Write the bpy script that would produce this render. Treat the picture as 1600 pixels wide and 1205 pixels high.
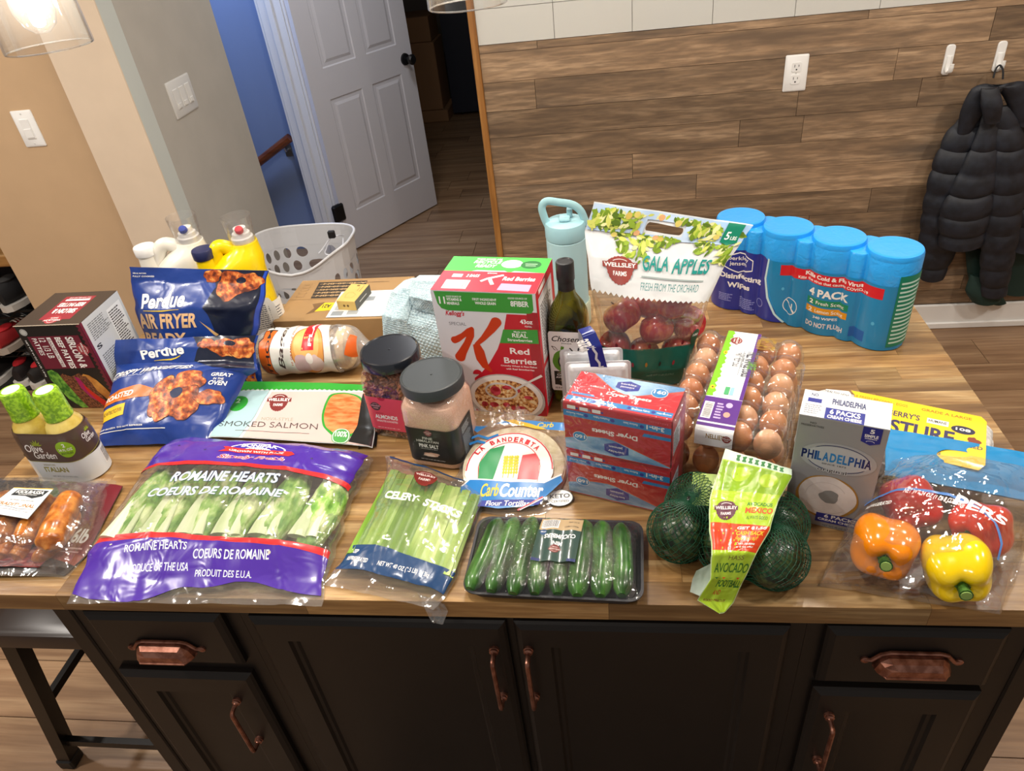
import bpy, bmesh, math, random
from mathutils import Vector, Matrix, noise
for o in list(bpy.data.objects): bpy.data.objects.remove(o)
sc = bpy.context.scene
COL = sc.collection
PI = math.pi
H = 0.92                      # height of the island top
# ---------------------------------------------------------------- camera
def set_camera():
    pitch, yaw, roll = 0.61798, -0.169956, -0.125643
    f = Vector((math.sin(yaw)*math.cos(pitch), math.cos(yaw)*math.cos(pitch), -math.sin(pitch)))
    r = f.cross(Vector((0, 0, 1))).normalized(); u = r.cross(f)
    r2 = r*math.cos(roll) + u*math.sin(roll); u2 = -r*math.sin(roll) + u*math.cos(roll)
    cd = bpy.data.cameras.new('camera'); co = bpy.data.objects.new('camera', cd); COL.objects.link(co)
    cd.sensor_width = 36; cd.lens = 1131.0/1600*36; cd.clip_start = .02
    m = Matrix((r2, u2, -f)).transposed().to_4x4(); m.translation = Vector((0, 0, 1.80)); co.matrix_world = m
    sc.camera = co
set_camera()
# ---------------------------------------------------------------- light and exposure
sc.view_settings.view_transform = 'Standard'; sc.view_settings.look = 'None'
sc.view_settings.gamma = 1; sc.view_settings.exposure = 0.22; sc.view_settings.use_curve_mapping = False
sc.cycles.use_denoising = True; sc.cycles.max_bounces = 7; sc.cycles.transparent_max_bounces = 32
sc.cycles.diffuse_bounces = 3; sc.cycles.glossy_bounces = 3; sc.cycles.transmission_bounces = 5
sc.cycles.sample_clamp_indirect = 3.0; sc.cycles.caustics_reflective = False; sc.cycles.caustics_refractive = False
w = bpy.data.worlds.new('world'); sc.world = w; w.use_nodes = True
w.node_tree.nodes['Background'].inputs[0].default_value = (1.0, .96, .92, 1)
w.node_tree.nodes['Background'].inputs[1].default_value = 0.24
def area(name, loc, size, power, col, rot=(0, 0, 0), sy=None):
    l = bpy.data.lights.new(name, 'AREA'); l.energy = power; l.color = col; l.size = size
    if sy: l.shape = 'RECTANGLE'; l.size_y = sy
    o = bpy.data.objects.new(name, l); COL.objects.link(o); o.location = loc; o.rotation_euler = rot
def point(name, loc, rad, power, col):
    l = bpy.data.lights.new(name, 'POINT'); l.energy = power; l.color = col; l.shadow_soft_size = rad
    o = bpy.data.objects.new(name, l); COL.objects.link(o); o.location = loc
WARM = (1, .90, .78)
for i, (x, y, pw) in enumerate(((-2.0, .45, 22), (-.55, .80, 9), (.75, .80, 9), (-2.5, 1.4, 15), (1.9, 1.2, 17), (-.3, 2.0, 10), (1.3, 2.0, 8), (-.6, -.5, 6))):
    area('ceiling_downlight_lamp', (x, y, 2.47), .16, pw, (1, .935, .86))
area('hall_ceiling_lamp', (-.9, 3.5, 2.44), .35, 9, (.96, .97, 1))
area('stairwell_lamp', (-2.0, 3.45, 2.3), .3, 15, (.50, .66, 1))
# ---------------------------------------------------------------- materials
MAT = {}
def lin(c):
    return tuple((v/12.92 if v <= .04045 else ((v+.055)/1.055)**2.4) for v in c)
def rgb(h):
    h = h.lstrip('#'); return lin([int(h[i:i+2], 16)/255 for i in (0, 2, 4)]) + (1,)
def nodes(name):
    m = bpy.data.materials.new(name); m.use_nodes = True; nt = m.node_tree
    return m, nt, nt.nodes['Principled BSDF'], nt.nodes['Material Output']
def nd(nt, t, **k):
    n = nt.nodes.new(t)
    for a, b in k.items(): setattr(n, a, b)
    return n
def pos(nt, scale=(1, 1, 1), rnd=0):
    g = nd(nt, 'ShaderNodeNewGeometry'); mp = nd(nt, 'ShaderNodeMapping'); mp.inputs['Scale'].default_value = scale
    out = g.outputs['Position']
    if rnd:
        oi = nd(nt, 'ShaderNodeObjectInfo'); ma = nd(nt, 'ShaderNodeMath', operation='MULTIPLY'); ma.inputs[1].default_value = rnd
        nt.links.new(oi.outputs['Random'], ma.inputs[0]); ad = nd(nt, 'ShaderNodeVectorMath', operation='ADD')
        nt.links.new(out, ad.inputs[0]); nt.links.new(ma.outputs[0], ad.inputs[1]); out = ad.outputs[0]
    nt.links.new(out, mp.inputs['Vector']); return mp.outputs['Vector']
def ramp(nt, src, stops):
    cr = nd(nt, 'ShaderNodeValToRGB'); e = cr.color_ramp.elements
    while len(e) < len(stops): e.new(.5)
    for k, (p_, c) in enumerate(stops): e[k].position = p_; e[k].color = rgb(c) if isinstance(c, str) else (c, c, c, 1)
    nt.links.new(src, cr.inputs[0]); return cr.outputs[0]
def mixc(nt, f, a, b, mode='MIX'):
    m = nd(nt, 'ShaderNodeMix', data_type='RGBA', blend_type=mode)
    for s, i in ((f, 0), (a, 6), (b, 7)):
        if hasattr(s, 'is_linked') or hasattr(s, 'links'): nt.links.new(s, m.inputs[i])
        elif i == 0: m.inputs[0].default_value = s
        else: m.inputs[i].default_value = rgb(s) if isinstance(s, str) else s
    return m.outputs[2]
def bump(nt, b, src, strength, dist=.002):
    bn = nd(nt, 'ShaderNodeBump'); bn.inputs['Strength'].default_value = strength; bn.inputs['Distance'].default_value = dist
    nt.links.new(src, bn.inputs['Height']); nt.links.new(bn.outputs[0], b.inputs['Normal']); return bn
def noi(nt, v, scale, detail=3, dist=0):
    n = nd(nt, 'ShaderNodeTexNoise'); n.inputs['Scale'].default_value = scale; n.inputs['Detail'].default_value = detail
    n.inputs['Distortion'].default_value = dist; nt.links.new(v, n.inputs['Vector']); return n.outputs['Fac']
def M(h, r=.5, metal=0, coat=0, crinkle=0, cs=22, var=0, spec=.5, sheen=0):
    """plain colour; crinkle adds fine wrinkles, var a faint mottling"""
    k = (h, r, metal, coat, crinkle, cs, var, spec, sheen)
    if k in MAT: return MAT[k]
    m, nt, b, o = nodes('paint_' + h.strip('#'))
    b.inputs['Base Color'].default_value = rgb(h); b.inputs['Roughness'].default_value = r; b.inputs['Metallic'].default_value = metal
    b.inputs['Coat Weight'].default_value = coat; b.inputs['Coat Roughness'].default_value = .08; b.inputs['Specular IOR Level'].default_value = spec
    b.inputs['Sheen Weight'].default_value = sheen
    if var:
        n = noi(nt, pos(nt), 9, 4); c = rgb(h); d = tuple(v*(1-var) for v in c[:3]) + (1,)
        nt.links.new(mixc(nt, ramp(nt, n, ((.35, 0.), (.65, 1.))), d, c), b.inputs['Base Color'])
    if crinkle: bump(nt, b, noi(nt, pos(nt), cs, 2, 1.2), crinkle, .006)
    MAT[k] = m; return m
def two(name, a, b_, scale, r=.5, lo=.4, hi=.6, stretch=(1, 1, 1), bm=0, c3=None, coat=0, rnd=0, detail=4, dist=0, bd=.002):
    if name in MAT: return MAT[name]
    m, nt, b, o = nodes(name); n = noi(nt, pos(nt, stretch, rnd), scale, detail, dist)
    st = ((lo, a), (hi, b_)) if not c3 else ((lo, a), ((lo+hi)/2, b_), (hi, c3))
    nt.links.new(ramp(nt, n, st), b.inputs['Base Color']); b.inputs['Roughness'].default_value = r; b.inputs['Coat Weight'].default_value = coat
    b.inputs['Coat Roughness'].default_value = .1
    if bm: bump(nt, b, n, bm, bd)
    MAT[name] = m; return m
def wood(name, dark, mid, light, axis='x', rough=.45, sc_=1., rv=.5, knots=.5, coat=0, streak='#3b332c', fine=.35, al=1.0):
    m, nt, b, o = nodes(name)
    s = {'x': (al, 20, 20), 'y': (20, al, 20), 'z': (20, 20, al)}[axis]; s = tuple(v*sc_ for v in s)
    v = pos(nt, s, 37.0)
    n1 = noi(nt, v, 1.6, 8, .5); n2 = noi(nt, v, 7, 6, .25)
    s2 = {'x': (.9, 5, 5), 'y': (5, .9, 5), 'z': (5, 5, .9)}[axis]; n3 = noi(nt, pos(nt, tuple(q*sc_ for q in s2), 11.0), 1.1, 3, .6)
    c = ramp(nt, n1, ((.28, dark), (.5, mid), (.72, light)))
    c = mixc(nt, ramp(nt, n2, ((.4, fine), (.62, 0.))), c, dark)
    c = mixc(nt, ramp(nt, n3, ((.56, 0.), (.72, knots))), c, streak)
    oi = nd(nt, 'ShaderNodeObjectInfo'); hs = nd(nt, 'ShaderNodeHueSaturation')
    mr = nd(nt, 'ShaderNodeMapRange'); mr.inputs[3].default_value = 1-rv; mr.inputs[4].default_value = 1+rv*.7
    nt.links.new(oi.outputs['Random'], mr.inputs[0]); nt.links.new(mr.outputs[0], hs.inputs['Value']); nt.links.new(c, hs.inputs['Color'])
    nt.links.new(hs.outputs[0], b.inputs['Base Color']); b.inputs['Roughness'].default_value = rough; b.inputs['Coat Weight'].default_value = coat
    b.inputs['Coat Roughness'].default_value = .25
    bump(nt, b, n2, .25, .0015); return m
def film(name, haze=.05, gloss=.10, edge=.5, rough=.07, tint='#ffffff', cr=.6, cs=22):
    """thin clear plastic: see-through with surface gloss, never a painted highlight"""
    if name in MAT: return MAT[name]
    m, nt, b, o = nodes(name); nt.nodes.remove(b)
    tr = nd(nt, 'ShaderNodeBsdfTransparent'); tr.inputs[0].default_value = rgb(tint)
    df = nd(nt, 'ShaderNodeBsdfDiffuse'); df.inputs[0].default_value = (.85, .87, .88, 1)
    gl = nd(nt, 'ShaderNodeBsdfGlossy'); gl.inputs['Roughness'].default_value = rough
    lw = nd(nt, 'ShaderNodeLayerWeight'); lw.inputs[0].default_value = .35
    mr = nd(nt, 'ShaderNodeMapRange'); mr.inputs[3].default_value = gloss; mr.inputs[4].default_value = edge
    nt.links.new(lw.outputs['Facing'], mr.inputs[0])
    m1 = nd(nt, 'ShaderNodeMixShader'); m1.inputs[0].default_value = haze
    m2 = nd(nt, 'ShaderNodeMixShader')
    nt.links.new(tr.outputs[0], m1.inputs[1]); nt.links.new(df.outputs[0], m1.inputs[2])
    nt.links.new(mr.outputs[0], m2.inputs[0]); nt.links.new(m1.outputs[0], m2.inputs[1]); nt.links.new(gl.outputs[0], m2.inputs[2])
    nt.links.new(m2.outputs[0], o.inputs[0])
    if cr:
        n = noi(nt, pos(nt), cs, 2, 1.5); bn = nd(nt, 'ShaderNodeBump'); bn.inputs['Strength'].default_value = cr; bn.inputs['Distance'].default_value = .012
        nt.links.new(n, bn.inputs['Height'])
        for q in (gl, lw): nt.links.new(bn.outputs[0], q.inputs['Normal'])
    MAT[name] = m; return m
FILM = film('clear_film', cr=.45, cs=12, rough=.10); SHELL = film('clear_shell', .02, .035, .35, .05, cr=.25, cs=40); GLASS = film('clear_glass', .01, .04, .55, .02, cr=0)
def glow(name, c, s):
    m, nt, b, o = nodes(name); b.inputs['Emission Color'].default_value = c + (1,); b.inputs['Emission Strength'].default_value = s; return m
# ---------------------------------------------------------------- shapes: every function returns (verts, faces)
def V3(p): return Vector(p)
def join(*a):
    V, F = [], []
    for v, f in a:
        n = len(V); V += list(v); F += [tuple(i+n for i in q) for q in f]
    return V, F
def shape_bm(fn):
    bm = bmesh.new(); fn(bm); bm.verts.ensure_lookup_table()
    for i, v in enumerate(bm.verts): v.index = i
    r = [v.co.copy() for v in bm.verts], [tuple(v.index for v in f.verts) for f in bm.faces]; bm.free(); return r
def box(x0, y0, z0, x1, y1, z1, bev=0, seg=1):
    def fn(bm):
        bmesh.ops.create_cube(bm, size=1)
        for v in bm.verts: v.co = Vector(((x0+x1)/2+v.co.x*(x1-x0), (y0+y1)/2+v.co.y*(y1-y0), (z0+z1)/2+v.co.z*(z1-z0)))
        if bev: bmesh.ops.bevel(bm, geom=bm.edges[:], offset=bev, segments=seg, affect='EDGES', profile=.5)
    return shape_bm(fn)
def loft(rings, caps=True, closed=True):
    n = len(rings[0]); V = [V3(p) for r in rings for p in r]; F = []
    for k in range(len(rings)-1):
        for i in range(n if closed else n-1):
            a = k*n+i; b = k*n+(i+1) % n; F.append((a, b, b+n, a+n))
    if caps: F.append(tuple(range(n))[::-1]); F.append(tuple(range((len(rings)-1)*n, len(rings)*n)))
    return V, F
def lathe(prof, n=32, c=(0, 0, 0), ax=None, caps=True):
    c = V3(c); R = []
    q = (Vector((0, 0, 1)).rotation_difference(V3(ax).normalized())) if ax else None
    for r, z in prof:
        ring = []
        for i in range(n):
            p = Vector((r*math.cos(2*PI*i/n), r*math.sin(2*PI*i/n), z))
            if q: p = q @ p
            ring.append(c+p)
        R.append(ring)
    return loft(R, caps)
def frames(P):
    P = [V3(p) for p in P]; T = [(P[min(i+1, len(P)-1)]-P[max(i-1, 0)]).normalized() for i in range(len(P))]
    up = Vector((0, 0, 1)) if abs(T[0].z) < .9 else Vector((0, 1, 0)); N = []
    a = (up-T[0]*up.dot(T[0])).normalized()
    for t in T:
        a = (a-t*a.dot(t)).normalized(); N.append((a.copy(), t.cross(a)))
    return P, T, N
def tube(P, r, n=8, caps=True, flat=1.):
    P, T, N = frames(P); R = []
    for i, p in enumerate(P):
        rr = r[i] if isinstance(r, (list, tuple)) else r
        R.append([p+N[i][0]*math.cos(2*PI*k/n)*rr*flat+N[i][1]*math.sin(2*PI*k/n)*rr for k in range(n)])
    return loft(R, caps)
def spline(P, m=6):
    P = [V3(p) for p in P]; Q = [P[0]*2-P[1]]+P+[P[-1]*2-P[-2]]; o = []
    for i in range(1, len(Q)-2):
        for k in range(m):
            t = k/m; a, b, c, d = Q[i-1:i+3]
            o.append(.5*((2*b)+(c-a)*t+(2*a-5*b+4*c-d)*t*t+(3*b-a-3*c+d)*t**3))
    return o+[P[-1]]
def ell(c, rx, ry, rz, n=20, m=12, fn=None, rot=None):
    c = V3(c); R = []
    for j in range(1, m):
        t = PI*j/m; ring = []
        for i in range(n):
            a = 2*PI*i/n; p = Vector((math.sin(t)*math.cos(a), math.sin(t)*math.sin(a), -math.cos(t)))
            s = fn(p) if fn else 1
            q = Vector((p.x*rx*s, p.y*ry*s, p.z*rz*s))
            if rot: q = rot @ q
            ring.append(c+q)
        R.append(ring)
    def pole(z):
        p = Vector((0, 0, z)); s = fn(p) if fn else 1; q = p*rz*s
        return c+(rot @ q if rot else q)
    V, F = loft(R, False); a = len(V); V += [pole(-1), pole(1)]; L = (m-2)*n
    for i in range(n): F.append((a, (i+1) % n, i)); F.append((a+1, L+i, L+(i+1) % n))
    return V, F
def grid(S, nu, nv, o=0, u0=0, u1=1, v0=0, v1=1):
    V = [V3(S(u0+(u1-u0)*i/nu, v0+(v1-v0)*j/nv, o)) for j in range(nv+1) for i in range(nu+1)]
    F = [(j*(nu+1)+i, j*(nu+1)+i+1, (j+1)*(nu+1)+i+1, (j+1)*(nu+1)+i) for j in range(nv) for i in range(nu)]
    return V, F
def rrect(w, d, r, n=5, cx=0, cy=0, z=0):
    o = []
    for sx, sy, a0 in ((1, 1, 0), (-1, 1, PI/2), (-1, -1, PI), (1, -1, 1.5*PI)):
        for k in range(n+1):
            a = a0+PI/2*k/n; o.append(Vector((cx+sx*(w/2-r)+r*math.cos(a), cy+sy*(d/2-r)+r*math.sin(a), z)))
    return o
def poly3(pts, n, th):
    """flat outline pts extruded by vector n*th"""
    n = V3(n).normalized()*th; a = [V3(p) for p in pts]; return loft([a, [p+n for p in a]])
def rmat(rx=0, ry=0, rz=0): return Matrix.Rotation(rz, 3, 'Z') @ Matrix.Rotation(ry, 3, 'Y') @ Matrix.Rotation(rx, 3, 'X')
def xf(vf, loc=(0, 0, 0), rot=None, s=1):
    l = V3(loc); return [l+(rot @ (V3(v)*s) if rot else V3(v)*s) for v in vf[0]], vf[1]
# ---------------------------------------------------------------- objects
INV = {}
def raw(name, vf, mat, smooth=None, fm=None):
    me = bpy.data.meshes.new(name); me.from_pydata([tuple(v) for v in vf[0]], [], vf[1]); 
    for m in (mat if isinstance(mat, (list, tuple)) else [mat]): me.materials.append(m)
    if fm: me.polygons.foreach_set('material_index', fm)
    bm = bmesh.new(); bm.from_mesh(me)
    if smooth != 'art': bmesh.ops.recalc_face_normals(bm, faces=bm.faces)
    ang = 1.0 if smooth is None else (4 if smooth else 0)
    for f in bm.faces: f.smooth = ang > 0
    if 0 < ang < 4 and smooth != 'art':
        for e in bm.edges:
            if len(e.link_faces) == 2 and e.calc_face_angle(0) > .6: e.smooth = False
    bm.to_mesh(me); bm.free(); me.update(); return me
def thing(name, label, cat, loc=(0, 0, 0), rz=0, group=None):
    o = bpy.data.objects.new(name, None); COL.objects.link(o); o.location = loc; o.rotation_euler = (0, 0, rz); o.empty_display_size = .02
    o['label'] = label; o['category'] = cat
    if group: o['group'] = group
    INV[o] = (Matrix.Translation(V3(loc)) @ Matrix.Rotation(rz, 4, 'Z')).inverted(); return o
def part(par, name, vf, mat, world=False, smooth=None, fm=None, label=None, kind=None):
    if world: I = INV[par]; vf = ([I @ V3(v) for v in vf[0]], vf[1])
    o = bpy.data.objects.new(name, raw(name, vf, mat, smooth, fm)); COL.objects.link(o); o.parent = par; INV[o] = INV[par]
    if label: o['label'] = label
    if kind: o['kind'] = kind
    return o
def solo(name, label, cat, vf, mat, group=None, smooth=None, kind=None, loc=None):
    if loc is None:
        n = len(vf[0]); loc = Vector((sum(v[0] for v in vf[0])/n, sum(v[1] for v in vf[0])/n, min(v[2] for v in vf[0])))
        vf = ([V3(v)-loc for v in vf[0]], vf[1])
    o = bpy.data.objects.new(name, raw(name, vf, mat, smooth)); COL.objects.link(o); o.location = loc
    o['label'] = label; o['category'] = cat
    if group: o['group'] = group
    if kind: o['kind'] = kind
    INV[o] = Matrix.Translation(loc).inverted(); return o
def struct(name, vf, mat, smooth=False):
    o = bpy.data.objects.new(name, raw(name, vf, mat, smooth)); COL.objects.link(o); o['kind'] = 'structure'; INV[o] = Matrix.Identity(4); return o
def clone(o, loc=None, rz=None, label=None, parent=None):
    c = o.copy(); COL.objects.link(c)
    if parent: c.parent = parent
    for ch in o.children: clone(ch, parent=c)
    if loc is not None: c.location = loc
    if rz is not None: c.rotation_euler = (0, 0, rz)
    if label: c['label'] = label
    return c
UNIT = {}
def block(par, name, x0, y0, z0, x1, y1, z1, mat):
    """a plank, stave or tile: one shared cube mesh, scaled per object"""
    if mat.name not in UNIT: UNIT[mat.name] = raw(name, box(-.5, -.5, -.5, .5, .5, .5), mat, False)
    o = bpy.data.objects.new(name, UNIT[mat.name]); COL.objects.link(o); o.parent = par
    o.location = INV[par] @ Vector(((x0+x1)/2, (y0+y1)/2, (z0+z1)/2)); o.scale = (x1-x0, y1-y0, z1-z0); return o
# ---------------------------------------------------------------- print on surfaces (flat artwork mapped onto a surface S(u,v,offset))
TXT = {}
def text2d(s, bold=0, shear=0):
    k = (s, bold, shear)
    if k in TXT: return TXT[k]
    cu = bpy.data.curves.new('t', 'FONT'); cu.body = s; cu.size = 1; cu.offset = bold; cu.shear = shear; cu.resolution_u = 3
    ob = bpy.data.objects.new('t', cu); me = ob.to_mesh()
    V = [(v.co.x, v.co.y) for v in me.vertices]; F = [tuple(p.vertices) for p in me.polygons]; ob.to_mesh_clear()
    bpy.data.objects.remove(ob); bpy.data.curves.remove(cu)
    if not V: V, F = [(0, 0), (1, 0), (0, 1)], []
    x0 = min(v[0] for v in V); x1 = max(v[0] for v in V); y0 = min(v[1] for v in V); y1 = max(v[1] for v in V)
    TXT[k] = [((x-x0)/max(x1-x0, 1e-6), (y-y0)/max(y1-y0, 1e-6)) for x, y in V], F; return TXT[k]
def art(par, name, S, items, W=1., Hh=1., nu=0, nv=0, base=.0004, step=.00006, world=False, label=None):
    """items in 0..1 units of the surface: ('r',x0,y0,x1,y1,mat) ('p',pts,mat) ('e',cx,cy,rx,ry,mat) ('o',cx,cy,rx,ry,wd,mat) ring
    ('l',pts,width,mat) stroke  ('t',text,x,y,w,h,mat,[bold,shear,rot_deg]) text box anchored at lower left"""
    VV, FF, FM, mats, BB = [], [], [], [], []
    a = W/Hh; step = .00012 if (nu or nv) else .00005
    if nu or nv:      # follow the same facets as the pack's own skin
        gu, gv, S0, cache = max(nu, 1), max(nv, 1), S, {}
        def cor(i, j):
            if (i, j) not in cache:
                p = V3(S0(i/gu, j/gv, 0)); cache[(i, j)] = (p, (V3(S0(i/gu, j/gv, .001))-p)*1000)
            return cache[(i, j)]
        def S(u, v, o):
            i = min(max(int(math.floor(u*gu+1e-9)), -40), gu+40); j = min(max(int(math.floor(v*gv+1e-9)), -40), gv+40); fu, fv = u*gu-i, v*gv-j
            (a_, an), (b_, bn), (c_, cn), (d_, dn) = cor(i, j), cor(i+1, j), cor(i, j+1), cor(i+1, j+1)
            return (a_+an*o)*(1-fu)*(1-fv)+(b_+bn*o)*fu*(1-fv)+(c_+cn*o)*(1-fu)*fv+(d_+dn*o)*fu*fv
    for li, it in enumerate(items):
        k = it[0]; P, F = [], []
        if k == 'r': P = [(it[1], it[2]), (it[3], it[2]), (it[3], it[4]), (it[1], it[4])]; F = [(0, 1, 2, 3)]; m = it[5]
        elif k == 'p': P = list(it[1]); F = [tuple(range(len(P)))]; m = it[2]
        elif k == 'e':
            n = 28; P = [(it[1]+it[3]*math.cos(2*PI*i/n), it[2]+it[4]*math.sin(2*PI*i/n)) for i in range(n)]; F = [tuple(range(n))]; m = it[5]
        elif k == 'o':
            n = 32; wd = it[5]
            for q in (1, 0):
                P += [(it[1]+(it[3]-(0 if q else wd/a if a > 0 else wd))*math.cos(2*PI*i/n), it[2]+(it[4]-(0 if q else wd))*math.sin(2*PI*i/n)) for i in range(n)]
            F = [(i, (i+1) % n, n+(i+1) % n, n+i) for i in range(n)]; m = it[6]
        elif k == 'l':
            pts = [Vector((x*a, y)) for x, y in it[1]]; wd = it[2]; m = it[3]; L, R = [], []
            for i, p in enumerate(pts):
                t = (pts[min(i+1, len(pts)-1)]-pts[max(i-1, 0)]); t = t.normalized() if t.length else Vector((1, 0)); nrm = Vector((-t.y, t.x))
                ww = wd[i] if isinstance(wd, (list, tuple)) else wd
                L.append(p+nrm*ww/2); R.append(p-nrm*ww/2)
            P = [(p.x/a, p.y) for p in L+R]; n = len(pts); F = [(i, n+i, n+i+1, i+1) for i in range(n-1)]
        elif k == 't':
            _, s, x, y, w_, h_, m = it[:7]; bold = it[7] if len(it) > 7 else .02; sh = it[8] if len(it) > 8 else 0; rot = math.radians(it[9]) if len(it) > 9 else 0
            tv, F = text2d(s, bold, sh)
            c, s_ = math.cos(rot), math.sin(rot)
            for px, py in tv:
                qx, qy = px*w_*a, py*h_; P.append((x+(qx*c-qy*s_)/a, y+qx*s_+qy*c))
        if not F: continue
        if nu or nv or k in 'pe':
            bm = bmesh.new(); vs = [bm.verts.new((x, y, 0)) for x, y in P]
            for f in F:
                try: bm.faces.new([vs[i] for i in f])
                except ValueError: pass
            for cnt, ax in ((nu, 0), (nv, 1)):
                if not cnt: continue
                lo = min(p[ax] for p in P); hi = max(p[ax] for p in P)
                for g in range(1, cnt):
                    t = g/cnt
                    if lo < t < hi:
                        co = [0, 0, 0]; co[ax] = t; no = [0, 0, 0]; no[ax] = 1
                        bmesh.ops.bisect_plane(bm, geom=bm.verts[:]+bm.edges[:]+bm.faces[:], plane_co=co, plane_no=no)
            bm.verts.ensure_lookup_table()
            for i, v in enumerate(bm.verts): v.index = i
            P = [(v.co.x, v.co.y) for v in bm.verts]; F = [tuple(v.index for v in f.verts) for f in bm.faces]; bm.free()
        if m not in mats: mats.append(m)
        xs_ = [p[0] for p in P]; ys_ = [p[1] for p in P]; bb = (min(xs_), min(ys_), max(xs_), max(ys_))
        lay = 1+max([q[4] for q in BB if q[0] < bb[2] and bb[0] < q[2] and q[1] < bb[3] and bb[1] < q[3]] or [-1]); BB.append(bb+(lay,))
        mi = mats.index(m); n0 = len(VV); off = base+step*lay
        VV += [V3(S(x, y, off)) for x, y in P]
        for f in F: FF.append(tuple(i+n0 for i in f)); FM.append(mi)
    return part(par, name, (VV, FF), mats, world=world, smooth='art', fm=FM, label=label)
def face(p0, p1, p3, n):
    """flat surface from lower-left p0, lower-right p1, upper-left p3, outward normal n"""
    p0, p1, p3 = V3(p0), V3(p1), V3(p3); n = V3(n).normalized()
    return lambda u, v, o: p0+(p1-p0)*u+(p3-p0)*v+n*o
def lines(x, y, w, h, n, mat, seed=1, al=0):
    """rows of small print too fine to read"""
    R = random.Random(seed); o = []
    for i in range(n):
        yy = y+h*(1-(i+1)/n); q = w*R.uniform(.7, 1); x0 = x+(w-q)*al; k = x0
        while k < x0+q-.002:
            l = w*R.uniform(.06, .2); e = min(k+l, x0+q); o.append(('r', k, yy, e, yy+h/n*.5, mat)); k = e+w*.025
    # merge on one layer by returning as a single polygon soup item
    return [('q', o)]
_art = art
def art(par, name, S, items, W=1., Hh=1., **k):
    out = []
    for it in items:
        if it[0] == 'q':
            for s in it[1]: out.append(s)
        else: out.append(it)
    st = k.pop('step', .00006)
    return _art(par, name, S, out, W, Hh, step=st, **k)
def barcode(x, y, w, h, seed=2, vert=False):
    R = random.Random(seed); o = [('r', x, y, x+w, y+h, M('#f2f2f2', .4))]; t = .04
    while t < .94:
        b = R.uniform(.008, .03)
        o.append(('r', x+w*t, y+h*.1, x+w*(t+b), y+h*.95, M('#222222', .4)) if not vert else ('r', x+w*.1, y+h*t, x+w*.95, y+h*(t+b), M('#222222', .4))); t += b+R.uniform(.012, .035)
    return o
def crest(cx, cy, r, a, mat, tm, words=('WELLSLEY', 'FARMS'), tw=2.3, rot=0):
    """round scalloped farm seal with a wide name band; r is the radius in v units"""
    c, s = math.cos(math.radians(rot)), math.sin(math.radians(rot))
    def q(x, y): return (cx+(x*c-y*s)*r/a, cy+(x*s+y*c)*r)
    n = 48; o = [('p', [q(math.cos(2*PI*i/n)*(1 if i % 2 else .95), math.sin(2*PI*i/n)*(1 if i % 2 else .95)) for i in range(n)], mat)]
    o.append(('p', [q(-tw/2, -.05), q(tw/2, -.05), q(tw/2, .38), q(-tw/2, .38)], mat))
    x, y = q(-tw/2+.1, .0); o.append(('t', words[0], x, y, (tw-.2)*r/a, .32*r, tm, .03, 0, rot))
    x, y = q(-.5, -.5); o.append(('t', words[1], x, y, 1.0*r/a, .26*r, tm, .02, 0, rot))
    o.append(('l', [q(.7*math.cos(t), .7*math.sin(t)) for t in [PI*.25+PI*.5*k/8 for k in range(9)]], .06*r, tm))
    return o
# ---------------------------------------------------------------- the room
TAN = M('#c6a783', .8, var=.04); BEIGE = M('#dcc9b2', .8, var=.04); STRIP = M('#c3c9c5', .7); GREY = M('#b4b0a8', .75, var=.05)
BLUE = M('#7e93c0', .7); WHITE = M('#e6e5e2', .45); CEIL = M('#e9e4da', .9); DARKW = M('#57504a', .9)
FLOOR = wood('floor_board', '#7a5d45', '#9a7a5c', '#b59674', 'x', .38, .8, .14, .25, streak='#4b3a2e')
WALLW = wood('weathered_plank', '#6b5846', '#9a7e61', '#c0a281', 'x', .6, .8, .34, .85, streak='#46413d', fine=.6, al=2.2)
STAVE = wood('butcher_block', '#745029', '#a88250', '#cdae7c', 'x', .34, 1.1, .34, .6, coat=.35, streak='#4c341c', fine=.5, al=1.6)
OAK = wood('oak_trim', '#7d4f22', '#a4713a', '#bd8a4d', 'z', .45, 1, 0.01, .2, streak='#6b4420')
fl = struct('floor', box(-4.6, -1.2, -.06, 3.2, 8.2, -.012), M('#3c2e24', .7))
R = random.Random(4); pw = .178; row = 0; y = -1.0
while y < 7.6:
    x = -4.5+R.uniform(0, 1.2) if y < 7 else 99
    while x < 3.1:
        x1 = min(x+1.22, 3.1)
        px = (x+x1)/2
        vis = (y < 2.85 and (px < -.2 or px > .1)) or (y >= 2.7 and -2.2 < px < .4)
        if vis and x1-x > .1: block(fl, 'floor_board', x+.0012, y+.0012, -.012, x1-.0012, y+pw-.0012, R.uniform(-.0004, 0), FLOOR)
        x = x1
    y += pw
struct('ceiling', box(-4.6, -1.2, 2.5, 3.2, 8.2, 2.56), CEIL)
# plank wall: every board is a piece of the wall
wb = struct('wall_back', box(-.455, 2.868, 0, 3.0, 2.97, 2.5), M('#4a3d31', .9))
bounds = [1.281, 1.254, 1.150, 1.044, .943, .843, .745, .645, .545, .445, .345, .245, .180, .113]
joints = {0: [-.24, .9], 1: [1.31], 2: [-.26, .72, 1.02], 3: [.70, 1.12, 2.1], 4: [.50, .73, 1.5], 5: [.1, 1.3], 6: [.35, 1.6], 7: [-.06, 1.02], 8: [.8, 1.5], 9: [.2, 1.2], 10: [.6, 1.7], 11: [.1, 1.45], 12: [.7, 1.5]}
for i in range(len(bounds)-1):
    xs = [-.455]+sorted(joints[i])+[3.0]
    for a, b in zip(xs, xs[1:]):
        block(wb, 'plank', a+.0008, 2.853-R.uniform(0, .0012), bounds[i+1]+.0008, b-.0008, 2.868, bounds[i]-.0008, WALLW)
TILE = M('#cfcfc9', .3, coat=.2)
z = 1.2815
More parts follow.
